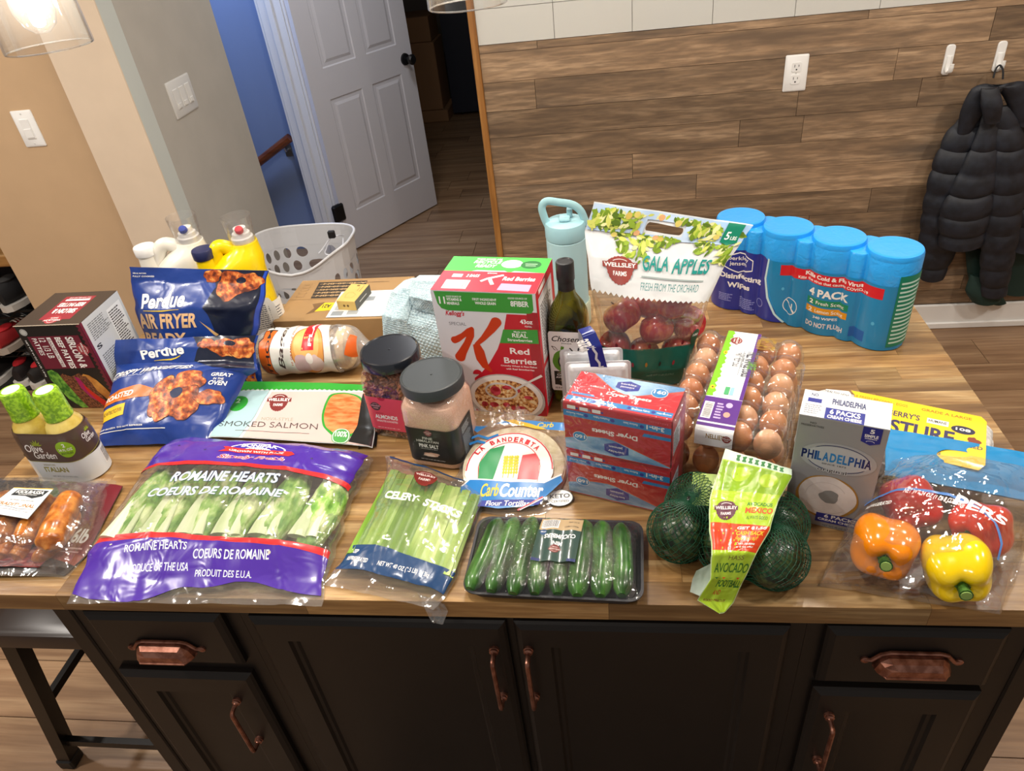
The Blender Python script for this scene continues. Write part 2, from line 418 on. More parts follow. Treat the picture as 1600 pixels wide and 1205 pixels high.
for r_ in range(9):
    h_ = .118 if r_ == 0 else .135
    x = -.455; k = 0
    while x < 2.9:
        x1 = (-.175 if k == 0 else x+.277)
        block(wb, 'tile', x+.0009, 2.856, z+.0009, x1-.0009, 2.868, z+h_-.0009, TILE); x = x1; k += 1
    z += h_
b_ = struct('baseboard_back', join(box(-.44, 2.838, 0, 3.0, 2.853, .113, .004), box(-.44, 2.828, 0, 3.0, 2.838, .03, .004)), WHITE)
struct('wall_right', box(3.0, -1.2, 0, 3.1, 2.97, 2.5), TAN)
struct('trim_1', join(box(-.481, 2.842, 0, -.455, 2.99, 2.2, .003)), OAK)
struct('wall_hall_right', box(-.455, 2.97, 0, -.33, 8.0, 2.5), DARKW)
struct('wall_far', box(-4.4, 7.5, 0, 3.0, 7.6, 2.5), M('#6b625a', .9))
struct('wall_hall_left', join(box(-1.72, 3.99, 0, -1.602, 5.4, 2.5), box(-1.65, 3.06, 2.06, -1.532, 3.99, 2.5)), GREY)
struct('wall_left', join(box(-1.65, 2.42, 0, -1.53, 3.06, 2.5)), GREY)
struct('trim_2', box(-1.65, 2.336, 0, -1.5301, 2.4199, 2.5), STRIP)
struct('wall_pillar', box(-1.752, 2.33, 0, -1.5302, 2.336, 2.5), BEIGE)
struct('wall_front_left', box(-2.32, 2.36, 0, -1.7, 2.50, 2.5), TAN)
struct('wall_stairwell', box(-3.4, 4.02, 0, -1.721, 4.1, 2.5), BLUE)
struct('wall_stairwell_left', box(-3.5, 2.6, 0, -3.4, 4.1, 2.5), BLUE)
struct('wall_nook_back', box(-4.4, 3.0, 0, -1.76, 3.06, 2.5), M('#6e5b49', .9))
struct('wall_far_left', box(-4.5, -1.2, 0, -4.4, 8, 2.5), TAN)
# basement doorway: jamb and casing
JAMB = M('#dfe2ea', .45)
struct('trim_3', join(box(-1.72, 3.925, 0, -1.60, 4.0, 2.06, .002), box(-1.675, 3.912, 0, -1.645, 3.925, 2.05, .002), box(-1.6515, 3.06, 2.0, -1.5295, 3.92, 2.06),
      box(-1.601, 3.93, 0, -1.585, 3.99, 2.09, .004), box(-1.735, 3.93, 0, -1.72, 4.0, 2.09, .003)), JAMB)
# ---------------------------------------------------------------- six panel door, swung back into the hall
def inset_panel(x0, x1, z0, z1, rings, y0, side=-1):
    """nested rectangles (inset, depth) in the plane y=y0; depth moves toward -y"""
    return loft([[(x0+i, y0+side*d, z0+i), (x1-i, y0+side*d, z0+i), (x1-i, y0+side*d, z1-i), (x0+i, y0+side*d, z1-i)] for i, d in rings], caps=False), \
           ([(x0+rings[-1][0], y0+side*rings[-1][1], z0+rings[-1][0]), (x1-rings[-1][0], y0+side*rings[-1][1], z0+rings[-1][0]), (x1-rings[-1][0], y0+side*rings[-1][1], z1-rings[-1][0]), (x0+rings[-1][0], y0+side*rings[-1][1], z1-rings[-1][0])], [(0, 1, 2, 3)])
ang = math.atan2(4.608-3.922, -1.144+1.555)
dr = thing('door_1', 'white six panel door with black knob standing open beside the basement doorway', 'door', (-1.555, 3.922, .008), ang)
dr['kind'] = 'structure'
DW = M('#dcdce4', .42); Wd = .80; Hd = 2.0
xs = [(.115, .36), (.44, .685)]; zs = [(.22, .86), (1.02, 1.60), (1.70, 1.88)]
slab = [box(0, .006, 0, Wd, .036, Hd, .0)]
# front skin with holes: stiles and rails
st = [(0, 0, .115, Hd), (.36, 0, .44, Hd), (.685, 0, Wd, Hd)]
for a, b, c, d in st: slab.append(box(a, 0, b, c, .006, d))
for a, b in xs:
    for c, d in ((0, .22), (.86, 1.02), (1.60, 1.70), (1.88, Hd)): slab.append(box(a, 0, c, b, .006, d))
part(dr, 'slab', join(*slab), DW, smooth=False)
for a, b in xs:
    for c, d in zs:
        e, f_ = inset_panel(a, b, c, d, [(0, 0), (.006, -.005), (.024, -.0045), (.040, .0006)], 0, -1)
        part(dr, 'door_panel', join(e, f_), DW, smooth=False)
BLK = M('#1b1b1d', .35, metal=.4)
kn = part(dr, 'knob', lathe([(.0, .072), (.022, .071), (.030, .062), (.028, .048), (.016, .038), (.013, .018), (.032, .010), (.034, 0)], 24, (Wd-.065, 0, .93), (0, -1, 0)), BLK)
part(dr, 'hinge', box(-.055, -.012, .20, .026, .02, .305, .01), BLK)
part(dr, 'hinge', box(-.016, -.006, 1.7, .026, .02, 1.8, .008), BLK)
# handrail in the stairwell
hr = thing('handrail', 'reddish wooden handrail sloping down the blue stairwell wall', 'handrail', (-2.0, 4.0, .7))
hp = [Vector((-2.3386, 3.9500, 0.3811)), Vector((-1.7524, 3.9500, 0.7022))]; dn = (hp[0]-hp[1])
part(hr, 'rail', tube([hp[0]+dn*.8, hp[1]], .024, 10), wood('rail_wood', '#5e2c18', '#86482b', '#9d5f3c', 'x', .35), world=True)
part(hr, 'bracket', join(tube([hp[1]+dn*.1, hp[1]+dn*.1+Vector((0, .03, -.05)), hp[1]+dn*.1+Vector((0, .068, -.05))], .006), box(hp[1].x-.02+dn.x*.1, 4.012, hp[1].z-.09+dn.z*.1, hp[1].x+.02+dn.x*.1, 4.019, hp[1].z-.02+dn.z*.1)), M('#b9b9b9', .3, 1), world=True)
# ---------------------------------------------------------------- switches, outlet, hooks
PL = M('#eeeeec', .35); PLs = M('#cfcfcd', .35)
def plate(par, w_, h_, m=PL):
    part(par, 'cover_plate', loft([[Vector((p.x, 0, p.y)) for p in rrect(w_, h_, .004, 2)], [Vector((p.x, -.003, p.y)) for p in rrect(w_, h_, .004, 2)], [Vector((p.x, -.006, p.y)) for p in rrect(w_-.008, h_-.008, .004, 2)]]), m)
t = thing('light_switch', 'white single rocker light switch on the tan wall at the far left', 'switch', (-1.9659, 2.3600, 1.2418)); plate(t, .078, .122)
part(t, 'rocker', join(box(-.017, -.009, -.034, .017, -.005, .034, .002), box(-.0145, -.0115, -.030, .0145, -.008, 0.002, .002)), PL)
for z_ in (-.05, .05): part(t, 'screw', lathe([(.003, 0), (.003, .001)], 10, (0, -.006, z_), (0, -1, 0)), PLs)
t = thing('light_switch', 'grey-white triple switch plate on the grey wall beside the doorway', 'switch', (-1.5300, 2.6278, 1.2470), PI/2); t.location.x = -1.53; plate(t, .172, .124, M('#d2d2d0', .4))
for k in (-.046, 0, .046):
    part(t, 'slide_switch', join(box(k-.016, -.0085, -.034, k+.016, -.005, .034, .0015), box(k-.010, -.011, -.030, k+.010, -.008, -.014, .001)), M('#dededc', .4))
t = thing('power_outlet', 'white double power outlet on the plank wall', 'outlet', (0.6807, 2.8520, 1.0963)); plate(t, .080, .124)
for z_ in (.021, -.021):
    rc = part(t, 'receptacle', loft([[Vector((p.x, -.006, p.y+z_)) for p in rrect(.034, .033, .006, 3)], [Vector((p.x, -.008, p.y+z_)) for p in rrect(.033, .032, .006, 3)]]), PL)
    part(t, 'slot', join(box(-.008, -.0083, z_+.0, -.006, -.0079, z_+.009), box(.006, -.0083, z_+.001, .008, -.0079, z_+.008), lathe([(.0028, 0), (.0028, .0004)], 10, (0, -.0079, z_-.008), (0, -1, 0))), M('#222222', .6))
part(t, 'screw', lathe([(.003, 0), (.003, .001)], 10, (0, -.006, 0), (0, -1, 0)), PLs)
def hook(x, z_, lab):
    t = thing('adhesive_hook', lab, 'hook', (x, 2.852, z_), 0, 'white hooks on the plank wall')
    part(t, 'back_plate', loft([[Vector((p.x, -y, p.y)) for p in rrect(.030-i, .100-i, .011, 4)] for y, i in ((0, 0), (.004, 0), (.006, .004))]), PL)
    part(t, 'hook_arm', tube(spline([(0, -.006, .012), (0, -.010, -.022), (0, -.018, -.036), (0, -.033, -.034), (0, -.040, -.020), (0, -.042, -.006)], 5), [.009]*18+[.008]*4+[.007]*4, 8, True, .5), PL)
hook(1.192, 1.099, 'empty white adhesive hook on the plank wall'); hook(1.358, 1.096, 'white adhesive hook with the black puffer jacket hanging from it')
# ---------------------------------------------------------------- dark room beyond the door
t = thing('storage_cabinet', 'tall dark blue-black cabinet in the dark room beyond the door', 'cabinet', (-.88, 6.75, 0))
NB = M('#1d2130', .5)
part(t, 'body', join(box(-.50, 0, .03, .42, .5, .10), box(-.50, 0, .1, -.1, .5, 1.9), box(-.1, .1, .1, .42, .5, 1.9), box(-.1, 0, .42, .42, .1, 1.9)), NB)
part(t, 'caster', join(lathe([(.02, -.01), (.02, .01)], 12, (-.42, .05, .02), (1, 0, 0))), M('#111111', .5))
CARD = M('#9a7350', .85); CARD2 = M('#8a6546', .85)
for lab, a in (('cardboard box in the dark room lowest beside the dark cabinet', (-1.86, 6.6, 0, -1.40, 7.0, .10)), ('tall cardboard box in the dark room beside the dark cabinet', (-1.86, 6.62, .101, -1.44, 7.0, .66)),
               ('small cardboard box on top of the tall one in the dark room', (-1.84, 6.64, .661, -1.46, 7.0, .86)), ('brown box high on the stack in the dark room', (-1.9, 6.8, 1.3, -1.45, 7.2, 1.5))):
    solo('cardboard_box', lab, 'box', box(*a, .006), CARD)
t = thing('shelf_unit', 'dark shelf holding the topmost boxes in the dark room', 'shelf', (-1.83, 7.1, 0))
part(t, 'board', box(-.5, -.4, 1.27, .4, .35, 1.298), NB); part(t, 'upright', box(-.55, -.3, 0, -.5, .3, 1.9), NB)
solo('storage_box', 'dark brown box on the floor beside the dark cabinet in the dark room', 'box', box(-.97, 6.7, .105, -.6, 6.84, .38, .004), M('#5d4534', .8))
# ---------------------------------------------------------------- shoe rack, far left
t = thing('shoe_bench', 'wooden-topped black shoe bench behind the tan wall, far left', 'bench', (-2.9, 2.8, 0))
part(t, 'bench_top', box(-.8, -.2, .625, .62, .18, .68, .006), wood('pine', '#9c6b33', '#c59355', '#dcb27a', 'x', .5), label='pale wooden top')
for x in (-.78, -.2, .56): part(t, 'leg', box(x, -.19, 0, x+.02, -.17, .625), M('#151515', .5))
for z_ in (.19, .40):
    part(t, 'wire_shelf', join(tube([(-.78, -.18, z_), (.58, -.18, z_)], .006), tube([(-.78, .1, z_), (.58, .1, z_)], .006), *[tube([(-.76+k*.045, -.18, z_+.004), (-.76+k*.045, .1, z_+.004)], .003, 5) for k in range(30)],
         *[tube([(-.76+k*.09, -.18, z_), (-.715+k*.09, -.18, z_-.03), (-.67+k*.09, -.18, z_)], .003, 5) for k in range(15)], tube([(-.78, -.18, z_-.03), (.58, -.18, z_-.03)], .004, 5)), M('#151515', .4, .5))
part(t, 'back_panel', box(-.78, .15, .03, .58, .17, .62), M('#17171c', .8))
part(t, 'base_mat', box(-.8, -.24, 0.001, .62, .16, .012), M('#1c1a18', .8))
def shoe(x, y, z_, rz, up, so, lab, li='#c8202a', hi=0):
    t = thing('sneaker', lab, 'shoe', (x, y, z_), rz, 'shoes on the rack')
    def ring(y_, hw, z0, z1): return [(hw*math.cos(a)*(1-.12*(math.sin(a) > 0)), y_, z0+(z1-z0)*(.5+.5*math.sin(a))) for a in [2*PI*k/12 for k in range(12)]]
    L = [(-.13, .015), (-.12, .030), (-.08, .040), (0, .036), (.07, .044), (.12, .036), (.14, .014)]
    part(t, 'sole', loft([[(sx*w_, y_, zz) for sx, zz in ((-1, 0), (1, 0), (1, .028), (-1, .028))] for y_, w_ in L]), M(so, .6), label='pale sole')
    part(t, 'upper', loft([ring(-.125, .018, .026, .05), ring(-.10, .032, .024, .075), ring(-.05, .037, .024, .095), ring(0, .036, .024, .10+hi), ring(.05, .037, .024, .105+hi), ring(.09, .036, .024, .10+hi), ring(.125, .020, .026, .09+hi)]), M(up, .7, var=.3))
    part(t, 'lining', ell((0, .055, .10+hi), .027, .045, .014, 12, 6), M(li, .8))
    part(t, 'laces', join(*[tube([(-.02, -.055+k*.018, .092+k*.002), (0, -.055+k*.018, .101+k*.002), (.02, -.055+k*.018, .092+k*.002)], .0035, 5) for k in range(4)]), M(li if li != '#c8202a' else '#e6e0d8', .8))
shoe(-2.70, 2.68, .014, 2.9, '#26211f', '#e8e2da', 'black and red sneaker on the floor mat, nearest the burger box'); shoe(-2.84, 2.70, .014, 3.3, '#2a2223', '#ece6df', 'black sneaker with red lining on the floor mat, second from the burger box')
shoe(-2.98, 2.69, .014, 3.1, '#241f1f', '#e4ded6', 'black and red sneaker on the floor mat, at the photo edge')
shoe(-2.80, 2.70, .202, 3.0, '#a31d22', '#b9ada0', 'red sneaker on the lower wire shelf'); shoe(-2.93, 2.70, .202, 3.2, '#4a4540', '#d8d0c4', 'grey shoe with cream sole on the lower wire shelf', '#444444')
shoe(-2.66, 2.72, .412, 2.9, '#1d1d20', '#d0cbc4', 'black high shoe on the upper wire shelf, nearest the tan wall', '#333333', .03); shoe(-2.80, 2.71, .412, 3.2, '#222226', '#d6d2cc', 'black shoe with white sole on the upper wire shelf', '#333333', .02)
# ---------------------------------------------------------------- island
X0, X1, Y0, Y1 = -1.203, .667, .671, 1.62
ct = thing('countertop', 'thick butcher block countertop of the island, covered with groceries', 'countertop', (X0, Y0, H-.036))
R = random.Random(11); n = 23; sw = (Y1-Y0)/n
for j in range(n):
    x = X0-R.uniform(0, .35)
    while x < X1:
        x1 = x+R.uniform(.25, .62); a = max(x, X0); b = min(x1, X1)
        if X1-b < .05: b = X1
        if b-a > .04: block(ct, 'stave', a+.0002, Y0+j*sw+.00015, H-.036, b-.0002, Y0+(j+1)*sw-.00015, H-R.uniform(0, .00015), STAVE)
        elif b > a: block(ct, 'stave', a+.0002, Y0+j*sw+.00015, H-.036, b-.0002, Y0+(j+1)*sw-.00015, H, STAVE)
        x = b if b < X1 else X1
BLKP = M('#1e1916', .45, var=.12, spec=.35); COP = two('aged_copper', '#845646', '#ad7a68', 60, .36, bm=.15); MAT['aged_copper'].node_tree.nodes['Principled BSDF'].inputs['Metallic'].default_value = .85
def cab(name, lab, x0, x1):
    t = thing(name, lab, 'cabinet', (x0, .72, 0)); w_ = x1-x0
    part(t, 'body', join(box(0, .02, .10, w_, .62, .884), box(.0, .06, 0, w_, .6, .10)), BLKP, smooth=False); return t
def fr(par, nm, x0, x1, z0, z1, flat=False):
    """door or drawer front with a routed edge; the recessed panel only on doors"""
    o_ = INV[par]; y = .0
    out = [(0, 0), (0, .010), (.004, .014), (.012, .019)]
    vf = loft([[(a, -d, b) for a, b in ((x0+i, z0+i), (x1-i, z0+i), (x1-i, z1-i), (x0+i, z1-i))] for i, d in out], caps=False)
    if flat: cap = ([(x0+.012, -.019, z0+.012), (x1-.012, -.019, z0+.012), (x1-.012, -.019, z1-.012), (x0+.012, -.019, z1-.012)], [(0, 1, 2, 3)]); return part(par, nm, join(vf, cap), BLKP, smooth=False)
    a, b, c, d = x0+.012, x1-.012, z0+.012, z1-.012; s = .045
    ring = loft([[(a, -.019, c), (b, -.019, c), (b, -.019, d), (a, -.019, d)], [(a+s, -.019, c+s), (b-s, -.019, c+s), (b-s, -.019, d-s), (a+s, -.019, d-s)]], caps=False)
    o = part(par, nm, join(vf, ring), BLKP, smooth=False)
    e, f_ = inset_panel(x0, x1, z0, z1, [(.057, .019), (.061, .013), (.067, .012), (.071, .008)], 0)
    part(o, 'panel', join(e, f_), BLKP, smooth=False); return o
def bar(par, x, z1, z0):
    ds = join(*[lathe([(.0085, .0), (.0085, .004), (.0065, .005), (.0065, .007), (.0078, .008), (.005, .010), (.0045, .012)], 16, (x, -.019, z_), (0, -1, 0)) for z_ in (z0, z1)])
    b_ = tube(spline([(x, -.028, z1), (x, -.042, z1-.001), (x, -.047, z1-.004), (x, -.048, z1-.010)], 3)+[Vector((x, -.048, z0+.010))]+spline([(x, -.047, z0+.004), (x, -.042, z0+.001), (x, -.028, z0)], 3), .0042, 8)
    part(par, 'handle', join(ds, b_), COP, label='copper bar handle')
def cup(par, cx, cz):
    w_ = .055; rings = []
    for d, i in ((0.0, .0), (.012, .0), (.020, .004), (.026, .013)):
        rings.append([(cx-w_+i, -.019-d, cz-.014), (cx-w_+.006+i, -.019-d*.98, cz+.004-i*.3), (cx-w_+.016+i, -.019-d, cz+.015-i), (cx+w_-.016-i, -.019-d, cz+.015-i), (cx+w_-.006-i, -.019-d*.98, cz+.004-i*.3), (cx+w_-i, -.019-d, cz-.014)])
    shell = loft(rings, False, False)
    cap = (rings[-1], [(0, 1, 2, 3, 4, 5)])
    rim = tube([(cx-w_-.013, -.021, cz-.003), (cx-w_-.004, -.023, cz-.001), (cx-w_+.008, -.023, cz+.014), (cx-w_+.02, -.023, cz+.018), (cx+w_-.02, -.023, cz+.018), (cx+w_-.008, -.023, cz+.014), (cx+w_+.004, -.023, cz-.001), (cx+w_+.013, -.021, cz-.003)], .0035, 8)
    lip = tube([(cx-w_, -.022, cz-.014), (cx-w_+.004, -.034, cz-.015), (cx-w_+.013, -.045, cz-.015), (cx+w_-.013, -.045, cz-.015), (cx+w_-.004, -.034, cz-.015), (cx+w_, -.022, cz-.014)], .002, 6)
    ears = join(*[lathe([(.007, 0), (.007, .003), (.004, .0045), (.001, .0046)], 12, (cx+s*(w_+.012), -.019, cz-.005), (0, -1, 0)) for s in (-1, 1)])
    part(par, 'cup_pull', join(shell, cap, rim, lip, ears), COP, smooth=False, label='copper cup pull')
c = cab('base_cabinet', 'black island cabinet at the left with a drawer over a narrow door', -.987, -.642)
part(c, 'face_frame', join(box(0, 0, .10, .345, .02, .884)), BLKP, smooth=False)
part(c, 'side_stile', box(-.006, -.004, .10, .03, .012, .884, .003), BLKP, smooth=False)
cup(fr(c, 'drawer', .062, .318, .686, .828, True), .190, .745); d = fr(c, 'door', .052, .318, .13, .655); bar(d, .268, .578, .44)
c = cab('base_cabinet', 'black island cabinet in the middle with two wide doors', -.6415, .285)
part(c, 'face_frame', join(box(0, 0, .10, .9265, .02, .884)), BLKP, smooth=False)
d = fr(c, 'door', .022, .4605, .13, .824); bar(d, .4365, .760, .625)
d = fr(c, 'door', .4735, .9, .13, .824); bar(d, .4935, .762, .628)
c = cab('base_cabinet', 'black island cabinet at the right with a drawer over a door', .2855, .635)
part(c, 'face_frame', join(box(0, 0, .10, .3495, .02, .884)), BLKP, smooth=False)
part(c, 'side_stile', box(.32, -.004, .10, .3555, .012, .884, .003), BLKP, smooth=False)
cup(fr(c, 'drawer', .026, .282, .684, .826, True), .155, .762); d = fr(c, 'door', .026, .282, .13, .665); bar(d, .058, .598, .455)
# ---------------------------------------------------------------- stool
t = thing('bar_stool', 'black metal stool with dark seat under the left end of the counter', 'stool', (-1.24, .97, 0))
SM = M('#1d1c1c', .32, .6); SW = M('#2f2623', .3)
part(t, 'seat', loft([rrect(.29, .29, .04, 5, .01, 0, z_)[::1] if i == 0 else rrect(.29-i, .29-i, .04, 5, .01, 0, z_) for z_, i in ((.535, .01), (.537, 0), (.565, 0), (.575, .006), (.578, .02))]), SW)
for sx, sy in ((-1, -1), (1, -1), (-1, 1), (1, 1)):
    a = Vector((sx*.10+.01*0, sy*.11, .535)); b = Vector((sx*.205, sy*.125, .02)); px = Vector((.018, 0, 0)); py = Vector((0, .018, 0))
    lg = part(t, 'leg', loft([[b-px-py, b+px-py, b+px+py, b-px+py], [a-px-py, a+px-py, a+px+py, a-px+py]]), SM, smooth=False)
    part(lg, 'foot_cap', box(b.x-.022, b.y-.022, 0, b.x+.022, b.y+.022, .035, .004), M('#111111', .5))
for s in (-1, 1):
    part(t, 'stretcher', box(-.18, s*.122-.008, .09, .18, s*.122+.008, .112), SM, smooth=False); part(t, 'stretcher', box(s*.155-.008, -.115, .25, s*.155+.008, .115, .272), SM, smooth=False)
# ---------------------------------------------------------------- pendants
def pendant(x, y, z_, r, lab):
    t = thing('pendant_lamp', lab, 'lamp', (x, y, z_), 0, 'clear glass pendants above the island')
    r0 = r
    part(t, 'glass_shade', lathe([(r, 0), (r*.985, .07), (r*.95, .12), (r*.80, .165), (r*.4, .19), (.022, .20), (.022, .205), (r*.4, .192), (r*.81, .168), (r*.965, .12), (r, .07), (r+.0022, 0)], 48, caps=False), GLASS)
    part(t, 'rim', tube([(r*math.cos(a), r*math.sin(a), 0) for a in [2*PI*k/48 for k in range(49)]], .0013, 6, False), film('glass_rim', .08, .35, .9, .03, cr=0))
    part(t, 'socket', lathe([(.0, .26), (.012, .26), (.024, .25), (.024, .20), (.018, .17), (.018, .14)], 24), M('#1b1b1b', .4, .6))
    part(t, 'cord', tube([(0, 0, .26), (0, 0, 2.5-z_)], .003, 6), M('#151515', .6))
    part(t, 'bulb', lathe([(.0, .02), (.010, .021), (.024, .032), (.031, .052), (.031, .07), (.024, .10), (.014, .13), (.013, .14)], 24), GLASS)
    part(t, 'filament', join(*[tube([(.008*math.cos(a), .008*math.sin(a), .045), (.010*math.cos(a+.5), .010*math.sin(a+.5), .10)], .0016, 5) for a in [2*PI*k/6 for k in range(6)]]), glow('filament_glow', (1, .78, .5), 260))
    point('pendant_light', (x, y, z_+.075), .02, 7, WARM)
pendant(-.872, 1.17, 1.643, .064, 'clear glass pendant lamp at top left with the lit bulb in view')
pendant(-.208, 1.25, 1.633, .061, 'clear glass pendant lamp at top centre with only its rim in view')
pendant(.46, 1.22, 1.645, .062, 'third clear glass pendant lamp above the right of the island, out of frame')
# ---------------------------------------------------------------- boxed groceries
WH = M('#f4f4f2', .4); RED = M('#c4122c', .35); GRN = M('#3f9a3a', .35); DK = M('#222226', .4); NAVY = M('#1f2a86', .35); PINK = M('#f29ac0', .4)
def bfaces(w_, d, h_):
    return (face((-w_/2, -d/2, 0), (w_/2, -d/2, 0), (-w_/2, -d/2, h_), (0, -1, 0)), face((-w_/2, -d/2, h_), (w_/2, -d/2, h_), (-w_/2, d/2, h_), (0, 0, 1)),
            face((w_/2, -d/2, 0), (w_/2, d/2, 0), (w_/2, -d/2, h_), (1, 0, 0)))
CER = two('cereal_flakes', '#7d3c14', '#e0a560', 160, .6, .38, .62, c3='#f3dcae', bm=.5)
MEATC = two('burger_meat', '#4a2413', '#8a5232', 220, .6, bm=.6); BUN = two('bun_crust', '#a55f20', '#e0a14d', 30, .5, .35, .65)
BER = two('strawberry', '#9c1524', '#d4475a', 90, .4); CHK = two('glazed_chicken', '#5a1f0a', '#b5541e', 75, .4, .36, .66, c3='#e8a453', bm=.5)
# cereal box
t = thing('cereal_box', 'large red and white cereal box with a big red K, standing at the centre', 'cereal box', (-.216, 1.197, H), math.radians(-9.3))
w_, d_, h_ = .197, .137, .273
part(t, 'carton', box(-w_/2, -d_/2, 0, w_/2, d_/2, h_, .0012), M('#d9d8dd', .32))
FS, TS, SS = bfaces(w_, d_, h_)
GR = M('#c6c6cc', .35); ORK = M('#c93a12', .35)
kk = [('r', .0, .0, 1, .999, M('#dddce2', .35)),
 ('p', [(.71, .84), (.66, .70), (.58, .56), (.48, .44), (.38, .35), (.30, .30), (.26, .0), (1, 0), (1, .84)], RED), ('r', .90, 0, 1, .86, M('#a51027', .35)),
 ('p', [(.03, .995), (.97, .995), (.97, .88), (.95, .855), (.92, .85), (.14, .85), (.08, .865), (.05, .90)], GRN),
 ('t', '11', .07, .90, .06, .055, WH, .03), ('t', 'VITAMINS &', .145, .925, .15, .022, WH, .03), ('t', 'MINERALS', .145, .895, .12, .022, WH, .03), ('t', 'GOOD SOURCE OF', .145, .952, .15, .013, WH),
 ('t', 'FIRST INGREDIENT', .40, .935, .23, .018, WH), ('t', 'WHOLE GRAIN', .42, .905, .20, .022, WH, .03), ('t', 'GOOD SOURCE OF', .74, .955, .18, .013, WH), ('t', '8FIBER', .76, .90, .17, .042, WH, .03),
 ('t', "Kellogg's", .11, .80, .19, .05, RED, .03, .3), ('t', 'SPECIAL', .13, .735, .17, .025, M('#77777c'), .0),
 ('l', [(.155, .615), (.19, .625), (.25, .655), (.32, .695), (.355, .715)], [.055, .05, .04, .045, .03], ORK), ('e', .155, .615, .035, .028, ORK), ('e', .35, .712, .02, .016, ORK),
 ('l', [(.36, .715), (.33, .66), (.28, .59), (.22, .52), (.185, .475)], [.02, .05, .05, .06, .075], ORK), ('e', .185, .475, .052, .038, ORK),
 ('l', [(.60, .775), (.54, .715), (.45, .64), (.37, .585)], [.075, .06, .04, .03], ORK), ('e', .60, .775, .052, .037, ORK),
 ('l', [(.37, .59), (.39, .53), (.40, .47), (.43, .41), (.49, .365)], [.05, .075, .075, .055, .015], ORK), ('e', .375, .575, .035, .02, ORK),
 ('p', [(.34+.05*math.cos(a), .335+.04*math.sin(a)) for a in [PI*k/10 for k in range(11)]], RED),
 ('t', '43oz', .83, .77, .12, .035, WH, .03), ('t', 'TOTAL', .87, .745, .07, .012, WH),
 ('p', [(.66, .72), (.99, .73), (.99, .62), (.61, .61)], GRN), ('t', 'Made with', .76, .70, .12, .013, WH), ('t', 'REAL', .74, .662, .15, .032, WH), ('t', 'Strawberries', .69, .63, .24, .022, WH),
 ('t', 'Red', .70, .525, .19, .05, WH, .02), ('t', 'Berries', .63, .445, .32, .05, WH, .02), ('t', 'Crunchy Wheat & Rice Flakes', .59, .415, .36, .016, WH), ('t', 'with Real Strawberries', .64, .392, .28, .014, WH),
 ('e', .60, .135, .40, .215, M('#b9b4b4', .3)), ('e', .60, .145, .375, .195, M('#eeeae6', .3)), ('e', .60, .135, .33, .165, CER), ('p', [(.0, -.001), (1, -.001), (1, 0), (0, 0)], WH)]
Rr = random.Random(5)
for k in range(9): kk.append(('e', .36+Rr.random()*.5, .03+Rr.random()*.2, .028+.02*Rr.random(), .014+.01*Rr.random(), BER))
kk += [('e', .56, .20, .17, .075, M('#d8d4d2', .25)), ('e', .56, .20, .15, .06, CER), ('e', .50, .20, .055, .042, BER), ('e', .62, .235, .05, .018, BER), ('l', [(.70, .22), (.84, .29), (.99, .36)], [.02, .014, .02], M('#dedbd8', .25))]
kk = [i if i[0] != 'e' or i[1]+i[3] < .99 else ('p', [(min(i[1]+i[3]*math.cos(2*PI*q/36), .998), max(i[2]+i[4]*math.sin(2*PI*q/36), .002)) for q in range(36)], i[5]) for i in kk]
kk = [('p', [(x, max(y, .003)) for x, y in i[1]], i[2]) if i[0] == 'p' else i for i in kk]
kk = [('p', [(i[1]+i[3]*math.cos(2*PI*q/36), max(i[2]+i[4]*math.sin(2*PI*q/36), .003)) for q in range(36)], i[5]) if i[0] == 'e' and i[2]-i[4] < .003 else i for i in kk]
art(t, 'front_print', FS, kk, w_, h_)
art(t, 'top_print', TS, [('r', 0, 0, 1, .56, RED), ('p', [(0, .56), (.28, .56), (.30, .58), (.33, .60), (.60, .60), (.64, .56), (.67, .56), (.70, .60), (1, .56), (1, 1), (0, 1)], M('#45c044', .4)),
 ('t', 'RECYCLE', .25, .80, .28, .09, WH, .03, .2), ('t', 'READY', .29, .68, .21, .09, WH, .03, .2), ('t', 'THESE BOXES ARE', .26, .91, .26, .04, WH), ('e', .64, .80, .105, .12, WH), ('e', .83, .79, .10, .12, M('#1e6b2e', .4)),
 ('l', [(.77, .81), (.89, .81)], .015, M('#bfe6bf')), ('l', [(.78, .76), (.88, .76)], .015, M('#bfe6bf')), ('t', '2 BAGS', .26, .39, .13, .08, WH, .03, .2), ('r', .12, .38, .22, .47, WH), ('t', 'SPECIAL', .45, .50, .10, .03, WH),
 ('l', [(.43, .28), (.48, .36), (.62, .47)], .045, WH), ('l', [(.50, .37), (.53, .28), (.56, .20)], .05, WH), ('t', 'Red Berries', .63, .32, .31, .11, WH, .03, .1), ('p', [(.63, .06), (.93, .04), (.93, .22), (.64, .24)], PINK)]+barcode(.09, .06, .24, .24), w_, d_)
art(t, 'side_print', SS, [('r', .0, 0, 1, .999, RED), ('r', .10, .42, .86, .93, M('#c9cacf', .4)), ('r', .14, .45, .82, .90, M('#e8e8ea', .4))]+lines(.18, .47, .6, .4, 18, DK, 3)+[('r', .1, .05, .88, .38, M('#b8b8bc', .4)), ('r', .15, .95, .5, .985, WH)]+lines(.15, .07, .68, .28, 10, DK, 4), d_, h_)
